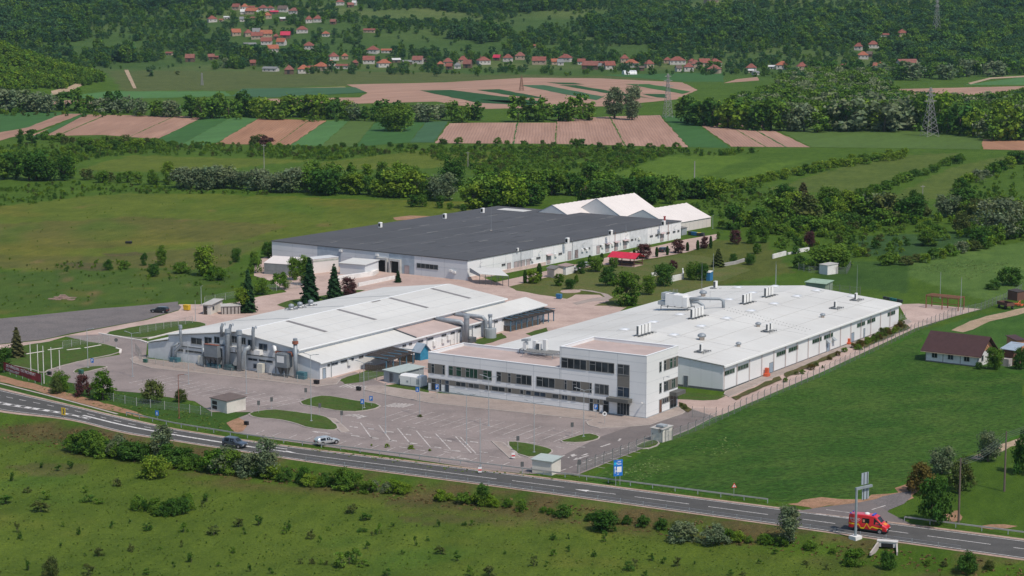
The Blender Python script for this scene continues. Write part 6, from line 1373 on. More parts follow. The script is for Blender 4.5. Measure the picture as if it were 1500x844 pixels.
def lobes(rs,n,shape):
    P=[];Rr=[]
    for i in range(n):
        if shape=='tree':
            h=rs.uniform(.05,.88)**.95; w=.33*math.sin(math.pi*min(1,max(.16,(h+.06)/1.08)))**.6; rr=rs.uniform(.055,.155)
        elif shape=='lawn':
            h=rs.uniform(.32,.86); w=.33*math.sin(math.pi*min(1,max(.1,(h-.12)/.92)))**.7; rr=rs.uniform(.11,.16)
        elif shape=='tall':
            h=rs.uniform(.10,.92); w=.20*math.sin(math.pi*min(1,max(.1,(h-.05)/1.0)))**.6; rr=rs.uniform(.07,.13)
        elif shape=='shrub':
            h=rs.uniform(.12,.9); w=.45*(1-.5*h); rr=rs.uniform(.08,.2)
        elif shape=='bush':
            h=rs.uniform(.12,.9); w=.56*math.sqrt(max(.02,1-(h/.98)**2)); rr=rs.uniform(.09,.22)
        elif shape=='round':
            h=rs.uniform(.12,.85); w=.34*math.sqrt(max(.02,1-((h-.5)/.46)**2)); rr=rs.uniform(.12,.17)
        a=rs.uniform(0,6.283); q=math.sqrt(rs.uniform(.1,1))*w
        P.append((q*math.cos(a),q*math.sin(a),h)); Rr.append(rr)
    return np.array(P),np.array(Rr)
def crown(name,mat_,seed,shape,nl,per,leaf,trunk=None):
    rs=np.random.RandomState(seed); P,Rr=lobes(rs,nl,shape)
    C=[];N=[];T=[]
    for p,r in zip(P,Rr):
        d=rs.normal(size=(per,3)); d/=np.linalg.norm(d,axis=1)[:,None]; rad=r*np.where(rs.uniform(size=(per,1))<.12,rs.uniform(1.1,1.6,(per,1)),rs.uniform(.5,1.1,(per,1)))*np.array([[1,1,.8]])
        C.append(p+d*rad); nn=d*.7+rs.normal(size=(per,3))*.55+np.array([0,0,.35]); N.append(nn/np.linalg.norm(nn,axis=1)[:,None])
        t=rs.uniform(.78,1.22)*np.array([rs.uniform(.9,1.12),1,rs.uniform(.85,1.1)]); T.append(t*rs.uniform(.75,1.25,(per,1)))
    C=np.concatenate(C);N=np.concatenate(N);T=np.concatenate(T); k=C[:,2]>.015; C,N,T=C[k],N[k],T[k]
    return leafmesh(name,[MATS['leaf_'+mat_],bark],C,N,leaf*rs.uniform(.6,1.3,len(C)),T,trunk)
def conif(name,mat_,seed,n,leaf,w=.2,col=False,trunk=None):
    rs=np.random.RandomState(seed); h=(1-np.sqrt(rs.uniform(0,1,n)))*.94+.06 if not col else rs.uniform(.01,1,n)
    if col: ww=w*np.sqrt(np.clip(1-((h-.42)/.6)**2,.02,1))
    else:
        lay=np.floor(h*12)/12; ww=w*np.clip(1-h,0,1)**.8*(.72+.45*(1-(h*12-np.floor(h*12))))+.006
    a=rs.uniform(0,6.283,n); br=.65+.5*np.sin(a*5+h*40)*(.5 if not col else .1)
    q=ww*np.sqrt(rs.uniform(.2,1,n))*np.clip(br,.4,1.15); C=np.stack([q*np.cos(a),q*np.sin(a),h-(.25*q if not col else 0)],1)
    N=np.stack([np.cos(a)*.6,np.sin(a)*.6,np.full(n,.7)],1)+rs.normal(size=(n,3))*.4; N/=np.linalg.norm(N,axis=1)[:,None]
    T=np.repeat(rs.uniform(.7,1.3,(n,1)),3,1); C=C[C[:,2]>.01] if False else C
    return leafmesh(name,[MATS['leaf_'+mat_],bark],C,N,leaf*rs.uniform(.6,1.3,n),T,trunk)
def trunkmb(seed,h=.55,r=.028,limbs=5):
    rr=random.Random(seed); b=MB(); b.tube([(0,0,-.02),(rr.uniform(-.02,.02),rr.uniform(-.02,.02),h*.5),(rr.uniform(-.04,.04),rr.uniform(-.04,.04),h)],[r,r*.75,r*.3],7)
    for k in range(limbs):
        a=rr.uniform(0,6.28); z0=h*rr.uniform(.35,.8); q=rr.uniform(.12,.25); b.tube([(0,0,z0),(q*.5*math.cos(a),q*.5*math.sin(a),z0+.1),(q*math.cos(a),q*math.sin(a),z0+rr.uniform(.15,.3))],[r*.5,r*.35,r*.12],5)
    return b
SHAPE=dict(dark='tree',mid='tree',lime='tree',willow='round',purple='tree',brown='bush',poplar='tall',far='tree',rust='bush')
PRO={}
def proto(kind,shape,i,near):
    key=(kind,shape,i,near)
    if key in PRO: return PRO[key]
    seed=abs(hash((kind,shape)))%1000 if False else (sum(map(ord,kind+shape))*7+i*131+near*17)
    tr=trunkmb(seed,limbs=5 if near else 2) if shape!='bush' else trunkmb(seed,.5,.02,4)
    if shape in('conifer','thuja'):
        w=.2 if shape=='conifer' else .14; n={2:2600,1:1000,0:350}[near]; lf={2:.030,1:.040,0:.06}[near]; 
        t2=MB(); t2.tube([(0,0,-.02),(0,0,.9)],[.018,.004],6)
        c=conif('crown',kind,seed,n,lf,w,shape=='thuja',None if near==2 else t2); tm=t2.mesh('trunk',bark)
    else:
        nl,per,lf={2:(52,70,.028),1:(40,36,.040),0:(24,19,.060)}[near]
        if shape=='tall': lf*=.8
        if shape=='bush': nl=int(nl*.8); lf*=1.4
        if shape=='shrub': nl,per,lf=(11,42,.055)
        c=crown('crown',kind,seed,shape,nl,per,lf,None if near==2 else tr); tm=tr.mesh('trunk',bark)
    PRO[key]=(c,tm); return PRO[key]
vr=random.Random(77)
NAMES=dict(bush='bush',shrub='shrub',conifer='conifer_tree',thuja='thuja')
def plant(kind,px,pb,pt,wpx,label=None,group=None,shape=None,near=1,cat=None,sink=.0,name=None,loc=None):
    shape=shape or SHAPE.get(kind,'tree'); x,y,z=loc or GT(px,pb); h=max(.4,top_z(px,pt,y)-z); dist=math.hypot(y,HC); wm=wpx/F*dist
    base={'tree':.86,'shrub':1.0,'lawn':.88,'tall':.52,'bush':1.35,'round':.92,'conifer':.33,'thuja':.28}[shape]
    sx=wm/base; c,tm=proto(kind,shape,vr.randrange(4),near)
    nm=name or NAMES.get(shape,'tree'); cat=cat or {'bush':'bush','conifer':'conifer','thuja':'thuja'}.get(shape,'tree'); rz=vr.uniform(0,6.28)
    if near==2:
        t=empty(nm,(x,y,z),rz,label,cat,group); t.scale=(sx,sx,h); link('crown',c,t); link('trunk',tm,t); return t
    o=link(nm,c,loc=(x,y,z),rot=(0,0,rz),scale=(sx,sx,h)); return tag(o,label,cat,group)
# ---- single trees and bushes one can tell apart
ONE=[
('conifer','conifer',364,458,394,26,'dark spruce right behind the gatehouse shelter'),('conifer','conifer',454,446,376,31,'tallest dark spruce behind the duct hall roof vents'),('conifer','conifer',490,440,387,27,'dark spruce beside the small purple tree'),('conifer','conifer',583,414,395,11,'small conifer in front of the loading dock'),('pine','conifer',25,524,478,25,'brownish conifer behind the flagpoles'),
('purple','tree',511,433,405,27,'small purple leaved tree beside the spruce'),('purple','tree',943,379,355,26,'purple leaved tree with thin branches right of the red roofed gazebo'),('purple','tree',993,371,349,22,'round purple tree near the far end of the warehouse wall'),('purple','tree',1077,358,335,20,'purple tree alone on the lawn beyond the tents'),('purple','tree',1031,364,345,16,'small purple tree between thujas by the containers'),('purple','round',1185,362,337,19,'dark red round tree above the broken white wall'),
('thuja','thuja',769,415,396,8,'thuja at the warehouse plinth left of the lime tree'),('thuja','thuja',790,411,386,11,'tall thuja at the warehouse plinth right of the lime tree'),('thuja','thuja',864,386,374,8,'thuja against the warehouse wall left of the round bush'),('thuja','thuja',881.5,384,371,8,'thuja against the warehouse wall right of the round bush'),('thuja','thuja',929,373,365,6,'thuja top behind the red gazebo roof'),('thuja','thuja',962,376.5,362,7,'thuja just right of the gazebo and purple tree'),('thuja','thuja',977.5,374,360.5,6,'thuja in front of the parked dark grey car'),('thuja','thuja',1007,368,355,7,'thuja right of the round purple tree'),('thuja','thuja',1022,366,352,7,'thuja on the lawn edge left of the small purple tree'),('thuja','thuja',1041,364,346,7,'tallest thuja at the far end of the concrete walk'),
('lime','tree',781,415,394,25,'bright lime tree between two thujas by the warehouse'),('mid','tree',819,419,400,18,'grey green tree in front of the pale hut'),('mid','bush',844,416,402,9,'small bush right of the pale hut'),('dark','round',835,424,407,17,'dark round bush by the round terrace'),('dark','tree',851,401,380,16,'dark tree in front of the white huts'),('mid','round',872,398,375,28,'round green bush by the warehouse cars'),('mid','tree',899,392,376,17,'green tree just left of the gazebo'),('dark','bush',890,419,389,30,'dark bush left of the big grey green tree'),('mid','tree',918,447,396,52,'big grey green tree in the park behind the hall roof'),('mid','round',950,432,401,24,'dark green shrub between two big park trees'),('dark','round',972,419,383,34,'large round dark green tree in the park'),('purple','bush',986,394,381,16,'reddish bush behind the large round tree'),('mid','round',1015,410,381,26,'rounded tree left of the blue portable cabin'),('dark','round',1029,411,383,20,'smaller rounded tree touching the blue portable cabin'),('brown','conifer',1052,391,364,22,'brownish conical tree beside the concrete ramp wall'),('dark','bush',1074,385,371,16,'dark bush above the concrete ramp wall'),('dark','round',1099,388,370,18,'dark round bush right of the ramp wall'),('mid','tree',1109,372,355,15,'small tree above the dark round bush'),('mid','tree',1100,357,332,20,'green tree right of the lone purple tree'),('mid','tree',1118,356,331,18,'green tree second right of the lone purple tree'),('mid','tree',1052,350,339,7,'thin sapling on the lawn near the tents'),
('mid','tree',432,410,375,26,'slender tree in front of the grey loading hall'),('mid','tall',447,418,372,22,'tall loose tree beside the tarpaulin bay'),('lime','tree',355,458,420,32,'yellow green tree behind the gatehouse'),('lime','tree',300,404,358,38,'loose yellow green tree by the dirt heap left of the warehouse'),('mid','tree',236,389,357,20,'upright tree in the scrub left of the yellow green tree'),('dark','tree',211,389,369,12,'narrow small tree in the meadow scrub'),('dark','bush',158,396,380,17,'dark bush at the left end of the meadow scrub'),('mid','bush',182,394,381,22,'flat green bush in the meadow scrub'),('dark','round',346,384,362,18,'round dark tree alone left of the warehouse'),('dark','bush',225,405,386,24,'low dark bush under the upright tree'),('mid','bush',318,410,390,40,'green bush mass by the dirt heap'),('mid','bush',265,400,384,34,'pale bush in the meadow scrub'),('mid','bush',410,424,398,34,'bush left of the slender tree'),('mid','bush',385,432,408,30,'low bush behind the fence left of the spruce'),('dark','bush',392,378,353,22,'dark bush at the left corner of the dark roof'),('mid','bush',374,400,368,26,'bush left of the grey loading hall'),
('dark','round',4,545,506,32,'dark round tree at the left edge beside the brownish conifer'),('mid','round',90,574,541,29,'round bush right of the flagpoles'),('brown','bush',82,577,552,22,'pinkish dry bush below the round bush'),('purple','bush',121,581,548,28,'thin purple brown bush beside the bright green tree'),('mid','tree',151,586,541,40,'bright green tree on the verge beside the car park'),('brown','bush',225,590,556,38,'olive brown bush at the car park edge'),('brown','bush',265,589,570,22,'small brown bush left of the white kiosk'),('dark','bush',58,560,546,10,'tiny dark bush at the end of the red banner'),
('dark','bush',1368,768,696,68,'big round green tree at the roadside left of the leaning pole'),('rust','bush',1350,722,678,52,'orange brown bush behind the big roadside tree'),('brown','bush',1408,720,668,46,'olive brown bush between the utility poles'),('willow','round',1380,694,652,44,'grey green tree above the orange brown bush'),('willow','round',1447,676,630,40,'pale grey green tree left of the right utility pole'),('dark','bush',1500,694,628,44,'very dark bush at the right edge by the utility pole'),('dark','bush',1416,840,808,38,'dark green bush on the bank at the lower right'),('dark','bush',1300,833,804,27,'dark bush in front of the culvert'),('mid','bush',1252,828,804,42,'green bush left of the culvert'),('willow','tall',1155,797,740,32,'tall wispy willow beside the main road left of the gantry'),('mid','round',1456,541,506,30,'leafy shrub at the gable of the brown roofed house'),('dark','bush',1496,541,508,28,'dark bush at the right edge by the outbuilding'),('dark','bush',1434,541,530,14,'low bush at the house corner'),
('dark','bush',1478,418,390,44,'dark tree cluster at the right edge above the trailer'),('dark','bush',1455,424,410,26,'dark low bush left of the trailer'),
('willow','tall',238,676,619,34,'tall grey willow standing out of the roadside bushes'),('lime','bush',228,700,667,54,'bright green bush in front of the roadside belt'),('willow','tall',392,700,640,36,'wispy pale willow in front of the main road'),('dark','tree',885,778,746,46,'dark tree in the ditch bushes below the main road'),('dark','tree',707,740,707,24,'small dark tree in the ditch bushes by the road'),('willow','bush',1000,793,764,52,'grey willow bush in the ditch, left of two'),('willow','bush',1045,797,768,54,'grey willow bush in the ditch, right of two'),
('brown','bush',75,846,815,28,'bush with pink blossom at the bottom left corner'),
('mid','round',580,192,150,62,'big round bush tree at the edge of the far plots'),('lime','tree',245,267,236,24,'bright green tree left of the silver willows'),('willow','round',648,294,251,50,'large silver willow in the hedge behind the meadow'),('dark','tree',662,278,230,44,'dark tree behind the large silver willow'),('willow','tall',900,174,125,30,'left one of the pair of tall poplars in the far row'),('willow','tall',926,176,123,28,'right one of the pair of tall poplars in the far row'),
('dark','tree',1150,313,268,42,'dark tree left of the brown conifer in the right hand scrub'),('pine','conifer',1176,314,266,36,'dark brown conifer in the right hand scrub'),('mid','tree',1214,312,272,42,'loose tree right of the brown conifer'),('lime','tree',1228,326,289,28,'bright green young tree in the right hand scrub'),('dark','tree',1343,320,276,32,'dark tree left of the slim power pole in the right hand scrub'),('dark','tree',1410,316,274,56,'broad dark tree in the right hand scrub'),('willow','round',1463,350,288,76,'huge grey green willow at the right edge of the scrub'),('brown','bush',1408,342,309,34,'pale dry bush in front of the broad dark tree'),('mid','round',1212,393,355,72,'dense green thicket behind the small pump house'),('mid','tree',1360,360,335,40,'bushy tree in front of the reed field'),
]
for kind,shape,px,pb,pt,wp,lb in ONE:
    plant(kind,px,pb,pt,wp,lb,shape=shape,near=2)
# ---- rows: hedges, wood edges, scrub
def row(pts,n,h,kinds,label,group,w=1.0,shape=None,near=1,jx=4,jy=2.5,name=None):
    S_=[0.]
    for a,c in zip(pts,pts[1:]): S_.append(S_[-1]+math.hypot(c[0]-a[0],c[1]-a[1]))
    out=[]
    for i in range(n):
        s=S_[-1]*(i+vr.uniform(-.35,.35)+.5)/n; k=0
        while k<len(S_)-2 and S_[k+1]<s: k+=1
        f=(s-S_[k])/(S_[k+1]-S_[k]); px=pts[k][0]+(pts[k+1][0]-pts[k][0])*f+vr.uniform(-jx,jx); pb=pts[k][1]+(pts[k+1][1]-pts[k][1])*f+vr.uniform(-jy,jy)
        kd=vr.choice(kinds); sh=shape or SHAPE.get(kd,'tree'); hh=vr.uniform(*h)
        if sh=='tree' and not shape: sh=vr.choice(['tree','tree','tree','tall','round']); hh*=1.12 if sh=='tall' else 1
        wr={'tree':1.0,'lawn':.9,'round':1.15,'bush':1.6,'tall':.62,'conifer':.45}[sh]*w*vr.uniform(.8,1.25)
        cat='bush' if sh=='bush' else 'tree'
        out.append(plant(kd,px,pb,pb-hh,hh*wr,label,group,sh,near,cat,name=name))
    return out
DM=['dark','mid','mid','lime']; MM=['mid','mid','dark','lime','willow','brown']
row([(-10,264),(110,263)],9,(30,44),['dark','dark','mid'],'dark tree in the clump at the far left of the big meadow','trees at the meadow edge')
row([(128,264),(190,269),(252,273)],9,(14,22),['mid','brown','mid'],'low tree in the hedge left of the bright green tree','trees in the meadow hedge')
row([(262,275),(340,277),(452,283)],15,(26,38),['willow'],'silver grey willow in the hedge behind the meadow','trees in the meadow hedge',shape='round')
row([(455,283),(560,287),(640,292)],16,(26,44),DM,'green tree in the hedge behind the meadow','trees in the meadow hedge')
row([(440,266),(520,268),(615,268)],8,(22,32),DM,'tree in the back row of the meadow hedge','trees in the meadow hedge')
row([(690,306),(760,303),(790,298)],9,(30,50),DM,'dense dark tree behind the left tent','trees behind the warehouse')
row([(700,285),(790,284),(890,288),(980,292)],20,(30,46),DM,'dark tree in the wood behind the tents','trees behind the warehouse')
row([(850,300),(930,300),(965,302)],8,(34,44),['dark'],'slim dark tree rising just behind the tallest tent','trees behind the warehouse',shape='tall')
row([(975,300),(1010,290),(1050,292)],8,(24,40),MM,'tree right of the tallest tent','trees behind the warehouse')
row([(1062,336),(1100,333),(1180,318),(1290,318),(1340,326)],20,(26,44),MM,'leafy tree in the thicket behind the park','trees in the right hand thicket')
row([(1110,345),(1180,338),(1250,332),(1330,330)],18,(14,26),['brown','mid','mid','dark'],'bushy shrub in the thicket behind the park','shrubs in the right hand thicket',shape='bush')
row([(1260,318),(1320,322),(1390,320),(1450,322),(1500,318)],9,(26,44),MM,'tree in the thicket before the right hand meadows','trees in the right hand thicket')
row([(1420,365),(1460,352),(1500,345)],6,(24,40),['dark','mid'],'dark tree at the right edge above the green field','trees in the right hand thicket')
row([(1290,390),(1350,385),(1420,368),(1450,362)],12,(12,20),MM,'low shrub along the reed field edge','shrubs in the right hand thicket',shape='bush')
row([(1170,392),(1215,396),(1245,388)],5,(16,26),['mid','dark'],'bush beside the pump house','shrubs in the right hand thicket',shape='bush')
row([(1010,284),(1060,274),(1125,262),(1200,246),(1330,226)],34,(7,12),['lime','mid','lime'],'low scrub bush on the upper side of the first strip between the meadows','scrub bushes between the meadows',shape='bush')
row([(1020,290),(1125,268),(1200,250),(1330,230)],34,(9,14),['lime','mid','lime'],'low scrub bush along the first strip between the right hand meadows','scrub bushes between the meadows',shape='bush')
row([(1240,296),(1330,264),(1410,236)],24,(9,15),['mid','mid','dark'],'scrub bush along the middle strip between the right hand meadows','scrub bushes between the meadows',shape='bush')
row([(1395,282),(1450,258),(1500,238)],12,(12,20),MM,'scrub bush along the right strip of the meadows','scrub bushes between the meadows',shape='bush')
row([(0,236),(120,224),(240,214)],22,(9,16),['mid','lime','dark'],'bush in the scrub before the left ploughed plots','scrub bushes before the plots',shape='bush')
row([(480,217),(640,218),(800,217)],20,(5,9),['dark','mid'],'low bush along the lower edge of the far plots','scrub bushes before the plots',shape='bush')
row([(640,212),(800,213),(1010,220)],16,(6,12),['mid','dark'],'bush at the lower edge of the pale ploughed plots','scrub bushes before the plots',shape='bush')
row([(30,212),(50,212)],2,(20,26),['dark'],'tree standing before the left ploughed plots','scrub bushes before the plots')
row([(60,206),(130,214),(235,214)],16,(9,16),['mid','brown'],'bush below the left ploughed plots','scrub bushes before the plots',shape='bush')
row([(365,213),(400,211)],5,(9,15),['brown','purple'],'brown thorn bush between the orange plots','scrub bushes before the plots',shape='bush',jy=1)
row([(-10,163),(78,163)],8,(26,42),['willow'],'grey willow in the clump at the far left below the wooded hill','trees along the stream',shape='round',near=0)
row([(80,163),(160,167),(270,171)],15,(18,34),['willow','mid','dark'],'tree in the stream row above the left plots','trees along the stream',near=0)
row([(275,173),(380,173),(515,173)],26,(24,38),DM,'dark tree in the stream row above the orange plots','trees along the stream',near=0)
row([(515,176),(550,178),(610,178),(700,177)],12,(20,34),['dark','mid','willow'],'tree in the stream row beside the big round bush','trees along the stream',near=0)
row([(755,179),(870,175)],9,(26,42),['mid','dark'],'tree in the stream row left of the poplars','trees along the stream',near=0)
row([(996,179),(1050,185),(1120,191)],15,(34,50),['mid','dark','lime'],'tree in the wood behind the slim pylon','trees along the stream',near=0,jx=3,jy=1.5)
row([(1120,191),(1300,193),(1340,191),(1385,193),(1440,204),(1510,207)],28,(30,56),['mid','dark','willow','lime'],'tree at the front of the right hand wood','trees along the stream',near=0)
row([(1080,165),(1200,168),(1330,172),(1500,172)],24,(26,40),['mid','willow','dark'],'tree inside the right hand wood','trees along the stream',near=0)
row([(1180,140),(1260,140),(1300,148)],10,(20,34),['mid','willow'],'tree at the back of the right hand wood','trees along the stream',near=0)
row([(1190,116),(1330,118),(1500,108)],24,(18,30),['mid','willow','dark'],'tree in the row behind the far right plots','far trees below the village',near=0)
row([(600,302),(640,306),(690,312)],5,(10,22),['mid','dark'],'young tree in the meadow behind the dark roof','trees in the meadow hedge')
# belts along the main road
row([(203,745),(225,752),(250,754),(278,748)],9,(16,26),['dark','mid'],'bush of the low thicket in the lower left meadow','bushes of the meadow thicket',shape='bush',near=2,w=.8)
row([(98,660),(150,668),(210,674)],12,(22,34),['dark','mid','dark','willow','mid'],'leafy bush in the left part of the roadside belt','bushes along the road bank',shape='bush',near=2,w=.9)
row([(250,682),(330,692),(380,698)],12,(18,36),['dark','mid','dark','willow','mid'],'leafy bush in the roadside belt below the dark estate car','bushes along the road bank',shape='bush',near=2,w=.9)
row([(395,702),(440,708),(480,714),(545,722)],9,(14,32),['mid','dark','lime'],'leafy bush in the roadside belt right of the wispy willow','bushes along the road bank',shape='bush',near=2,w=.9)
row([(545,718),(600,722)],4,(12,20),['lime','willow'],'low bush at the end of the roadside belt','bushes along the road bank',shape='bush',near=2)
row([(635,734),(690,738),(750,744)],8,(9,18),['mid','lime'],'bright bush in the ditch below the middle of the road','bushes along the road bank',shape='bush',near=2)
row([(755,748),(830,757),(920,768),(1000,780)],11,(8,19),['mid','dark','brown'],'bush in the ditch left of the grey willows','bushes along the road bank',shape='bush',near=2)
row([(1060,790),(1110,795),(1150,800)],6,(9,18),['mid','lime','dark'],'bush in the ditch right of the grey willows','bushes along the road bank',shape='bush',near=2)
row([(1170,800),(1240,812),(1330,825),(1480,838)],8,(8,14),['brown','mid'],'low bush on the bank right of the gantry','bushes along the road bank',shape='bush',near=2)
row([(530,650),(560,655),(640,664)],4,(3,7),['lime'],'weed tuft on the verge between car park and guard rail','weeds by the guard rail',shape='bush')
row([(1150,560),(1230,520),(1310,487)],14,(5,9),['brown','rust','mid'],'dry brown weed bush along the hall wall','weeds along the hall',shape='bush')
row([(1255,508),(1326,480)],14,(7,12),['brown','rust','lime'],'dry brown weed bush in the bank at the far end of the hall','weeds along the hall',shape='bush',w=.8)
for p in ((615,611,4,9),(1003,600,7,10),(998,596,6,8),(1205,540,5,5)): plant('brown',p[0],p[1],p[1]-p[2],p[3],'weed tuft at a kerb on the site','weeds along the hall','bush',1)
# small shrubs dotted over the near meadow
SHR=[(19,705,13,10),(40,722,10,12),(8,738,12,24),(68,732,14,14),(60,750,16,30),(125,722,10,9),(130,735,10,22),(145,738,8,16),(172,712,13,16),(62,686,8,9),(85,690,9,12),(103,687,11,12),(25,780,14,9),(29,790,10,9),(92,772,8,6),(115,784,11,8),(165,773,10,8),(190,767,6,5),(215,778,12,14),(269,780,14,13),(313,784,12,20),(350,772,13,18),(357,783,10,6),(145,815,12,16),(192,808,12,11),(124,814,4,6),(266,802,10,6),(280,824,14,14),(341,810,9,8),(42,836,14,10),(130,842,14,20),(215,842,8,12),(365,838,12,7),(254,832,9,6),(303,735,12,14),(297,743,8,8),(379,770,14,14),(421,778,14,12),(415,782,9,12),(455,790,16,12),(469,795,10,7),(515,752,12,20),(535,762,10,20),(532,779,5,16),(555,782,14,12),(545,785,6,6),(642,772,10,7),(608,800,14,6),(626,793,8,6),(691,770,8,7),(538,804,11,10),(500,831,22,24),(512,827,18,20),(522,821,18,18),(440,827,8,9),(457,826,10,10),(470,827,8,8),(478,828,7,8),(530,829,8,22),(645,812,12,18),(670,822,14,13),(630,820,6,5),(396,841,9,8),(567,844,10,14),(688,844,16,12),(717,844,14,20),(811,791,8,12),(832,790,8,5),(886,794,16,9),(832,808,9,8),(811,815,11,10),(870,816,8,11),(782,830,14,12),(800,830,8,6),(920,836,14,16),(930,829,10,10),(954,821,10,10),(973,826,10,9),(992,830,14,14),(1018,827,5,5),(1112,826,7,8),(945,844,8,9),(1071,843,8,10),(1088,843,6,9),(900,778,6,8),(680,770,5,10),(575,772,6,7),(590,812,6,8),(740,812,5,6),(1135,812,8,12),(1180,828,7,10),(1210,835,8,10),(480,777,5,8),(235,806,5,7),(320,830,6,9),(90,800,5,8)]
for (x,y,h,w_) in SHR: plant(vr.choice(['dark','dark','mid','brown']),x,y,y-h*1.1,w_*1.15,'small dark shrub dotting the near meadow','small shrubs on the near meadow','shrub',2,cat='shrub',name='shrub')
# ------------------------------------------------------------------ grass and weeds as stuff
def tufts(name,polys,dens,size,mat_,seed,label=None):
    rs=np.random.RandomState(seed); C=[]
    for poly in polys:
        P=np.array([G(*p) for p in poly]); lo,hi=P.min(0),P.max(0); n=int(dens*(hi[0]-lo[0])*(hi[1]-lo[1])); q=rs.uniform(lo,hi,(n,2)); q=q[inpoly(q[:,0],q[:,1],[tuple(p) for p in P])]
        cl=sines(q[:,0],q[:,1],7,seed)+.6*sines(q[:,0],q[:,1],23,seed+1); q=q[rs.uniform(-1.6,1.4,len(q))<cl]; C.append(q)
    q=np.concatenate(C); n=len(q); k=4; q=np.repeat(q,k,0)+rs.normal(size=(n*k,2))*size*.5; z=hz(q[:,0],q[:,1])
    ye=np.interp(q[:,0],_lw[:,0],_lw[:,1])
    s=size*rs.uniform(.5,1.3,n*k); c=np.stack([q[:,0],q[:,1],z+.06],1); N=rs.normal(size=(n*k,3))*.45; N[:,2]=1; N/=np.linalg.norm(N,axis=1)[:,None]
    T=np.repeat(np.repeat(rs.uniform(.75,1.3,(n,1)),k,0),3,1)
    me=leafmesh(name,[MATS[mat_]],c,N,s,T); o=link(name,me); tag(o,label,None,None,'stuff'); return o
leafmat('leaf_grass',(.12,.175,.04),(.12,.175,.04),.4); leafmat('leaf_grass_dark',(.055,.13,.032),(.055,.13,.032),.3); leafmat('leaf_dry',(.15,.11,.05),(.15,.11,.05),.3); leafmat('leaf_daisy',(.14,.21,.06),(.16,.21,.09),.2)
tufts('meadow_grass',[[(-40,626),(100,640),(300,690),(700,735),(1150,790),(1520,850),(1520,900),(-60,900)]],.8,.13,'leaf_grass',3)
tufts('verge_grass',[[(-40,608),(100,624),(250,653),(482,690),(750,724),(1125,775),(1500,828),(1500,842),(1125,792),(750,742),(482,708),(250,676),(100,646),(-40,630)]],1.6,.22,'leaf_dry',4)
0 and tufts('field_grass',[[(862,704),(965,650),(1060,608),(1200,550),(1345,487),(1500,545),(1500,640),(1345,690),(1330,726),(1150,734)]],.5,.15,'leaf_grass_dark',5)
tufts('verge_grass',[[(205,580),(300,606),(345,630),(480,657),(700,690),(860,694),(1150,738),(1148,741),(860,706),(700,695),(480,665),(340,640),(200,612),(60,570),(70,556)]],1.0,.2,'leaf_grass',6)
tufts('flowering_grass',[[(880,694),(960,668),(1000,680),(940,706)],[(1010,655),(1060,640),(1090,655),(1050,672)],[(1330,395),(1400,380),(1480,385),(1420,410)]],1.6,.15,'leaf_daisy',9)
# ------------------------------------------------------------------ village houses
tile=[flat('tile_red',(.20,.066,.052),.85,var=.2,scale=.4),flat('tile_orange',(.285,.095,.056),.85,var=.2,scale=.4),flat('tile_brown_red',(.20,.08,.065),.85,var=.2,scale=.4)]
ROOFS=dict(r=tile[0],o=tile[1],d=tile[2],g=flat('slate_grey_roof',(.17,.175,.18),.8),c=flat('crimson_metal_roof',(.42,.03,.07),.5),w=flat('pale_sheet_roof',(.5,.5,.5),.6),b=flat('brown_shingle',(.11,.08,.07),.9))
wallv=dict(w=flat('village_white_wall',(.44,.415,.39),.85),p=flat('village_beige_wall',(.33,.26,.20),.9),n=flat('village_timber_wall',(.12,.08,.06),.9))
winv=flat('village_window',(.03,.03,.035),.4)
COLN=dict(r='red',o='orange',d='brown red',g='grey',c='crimson',w='pale',b='dark brown'); WALN=dict(w='white walls',p='beige walls',n='timber walls')
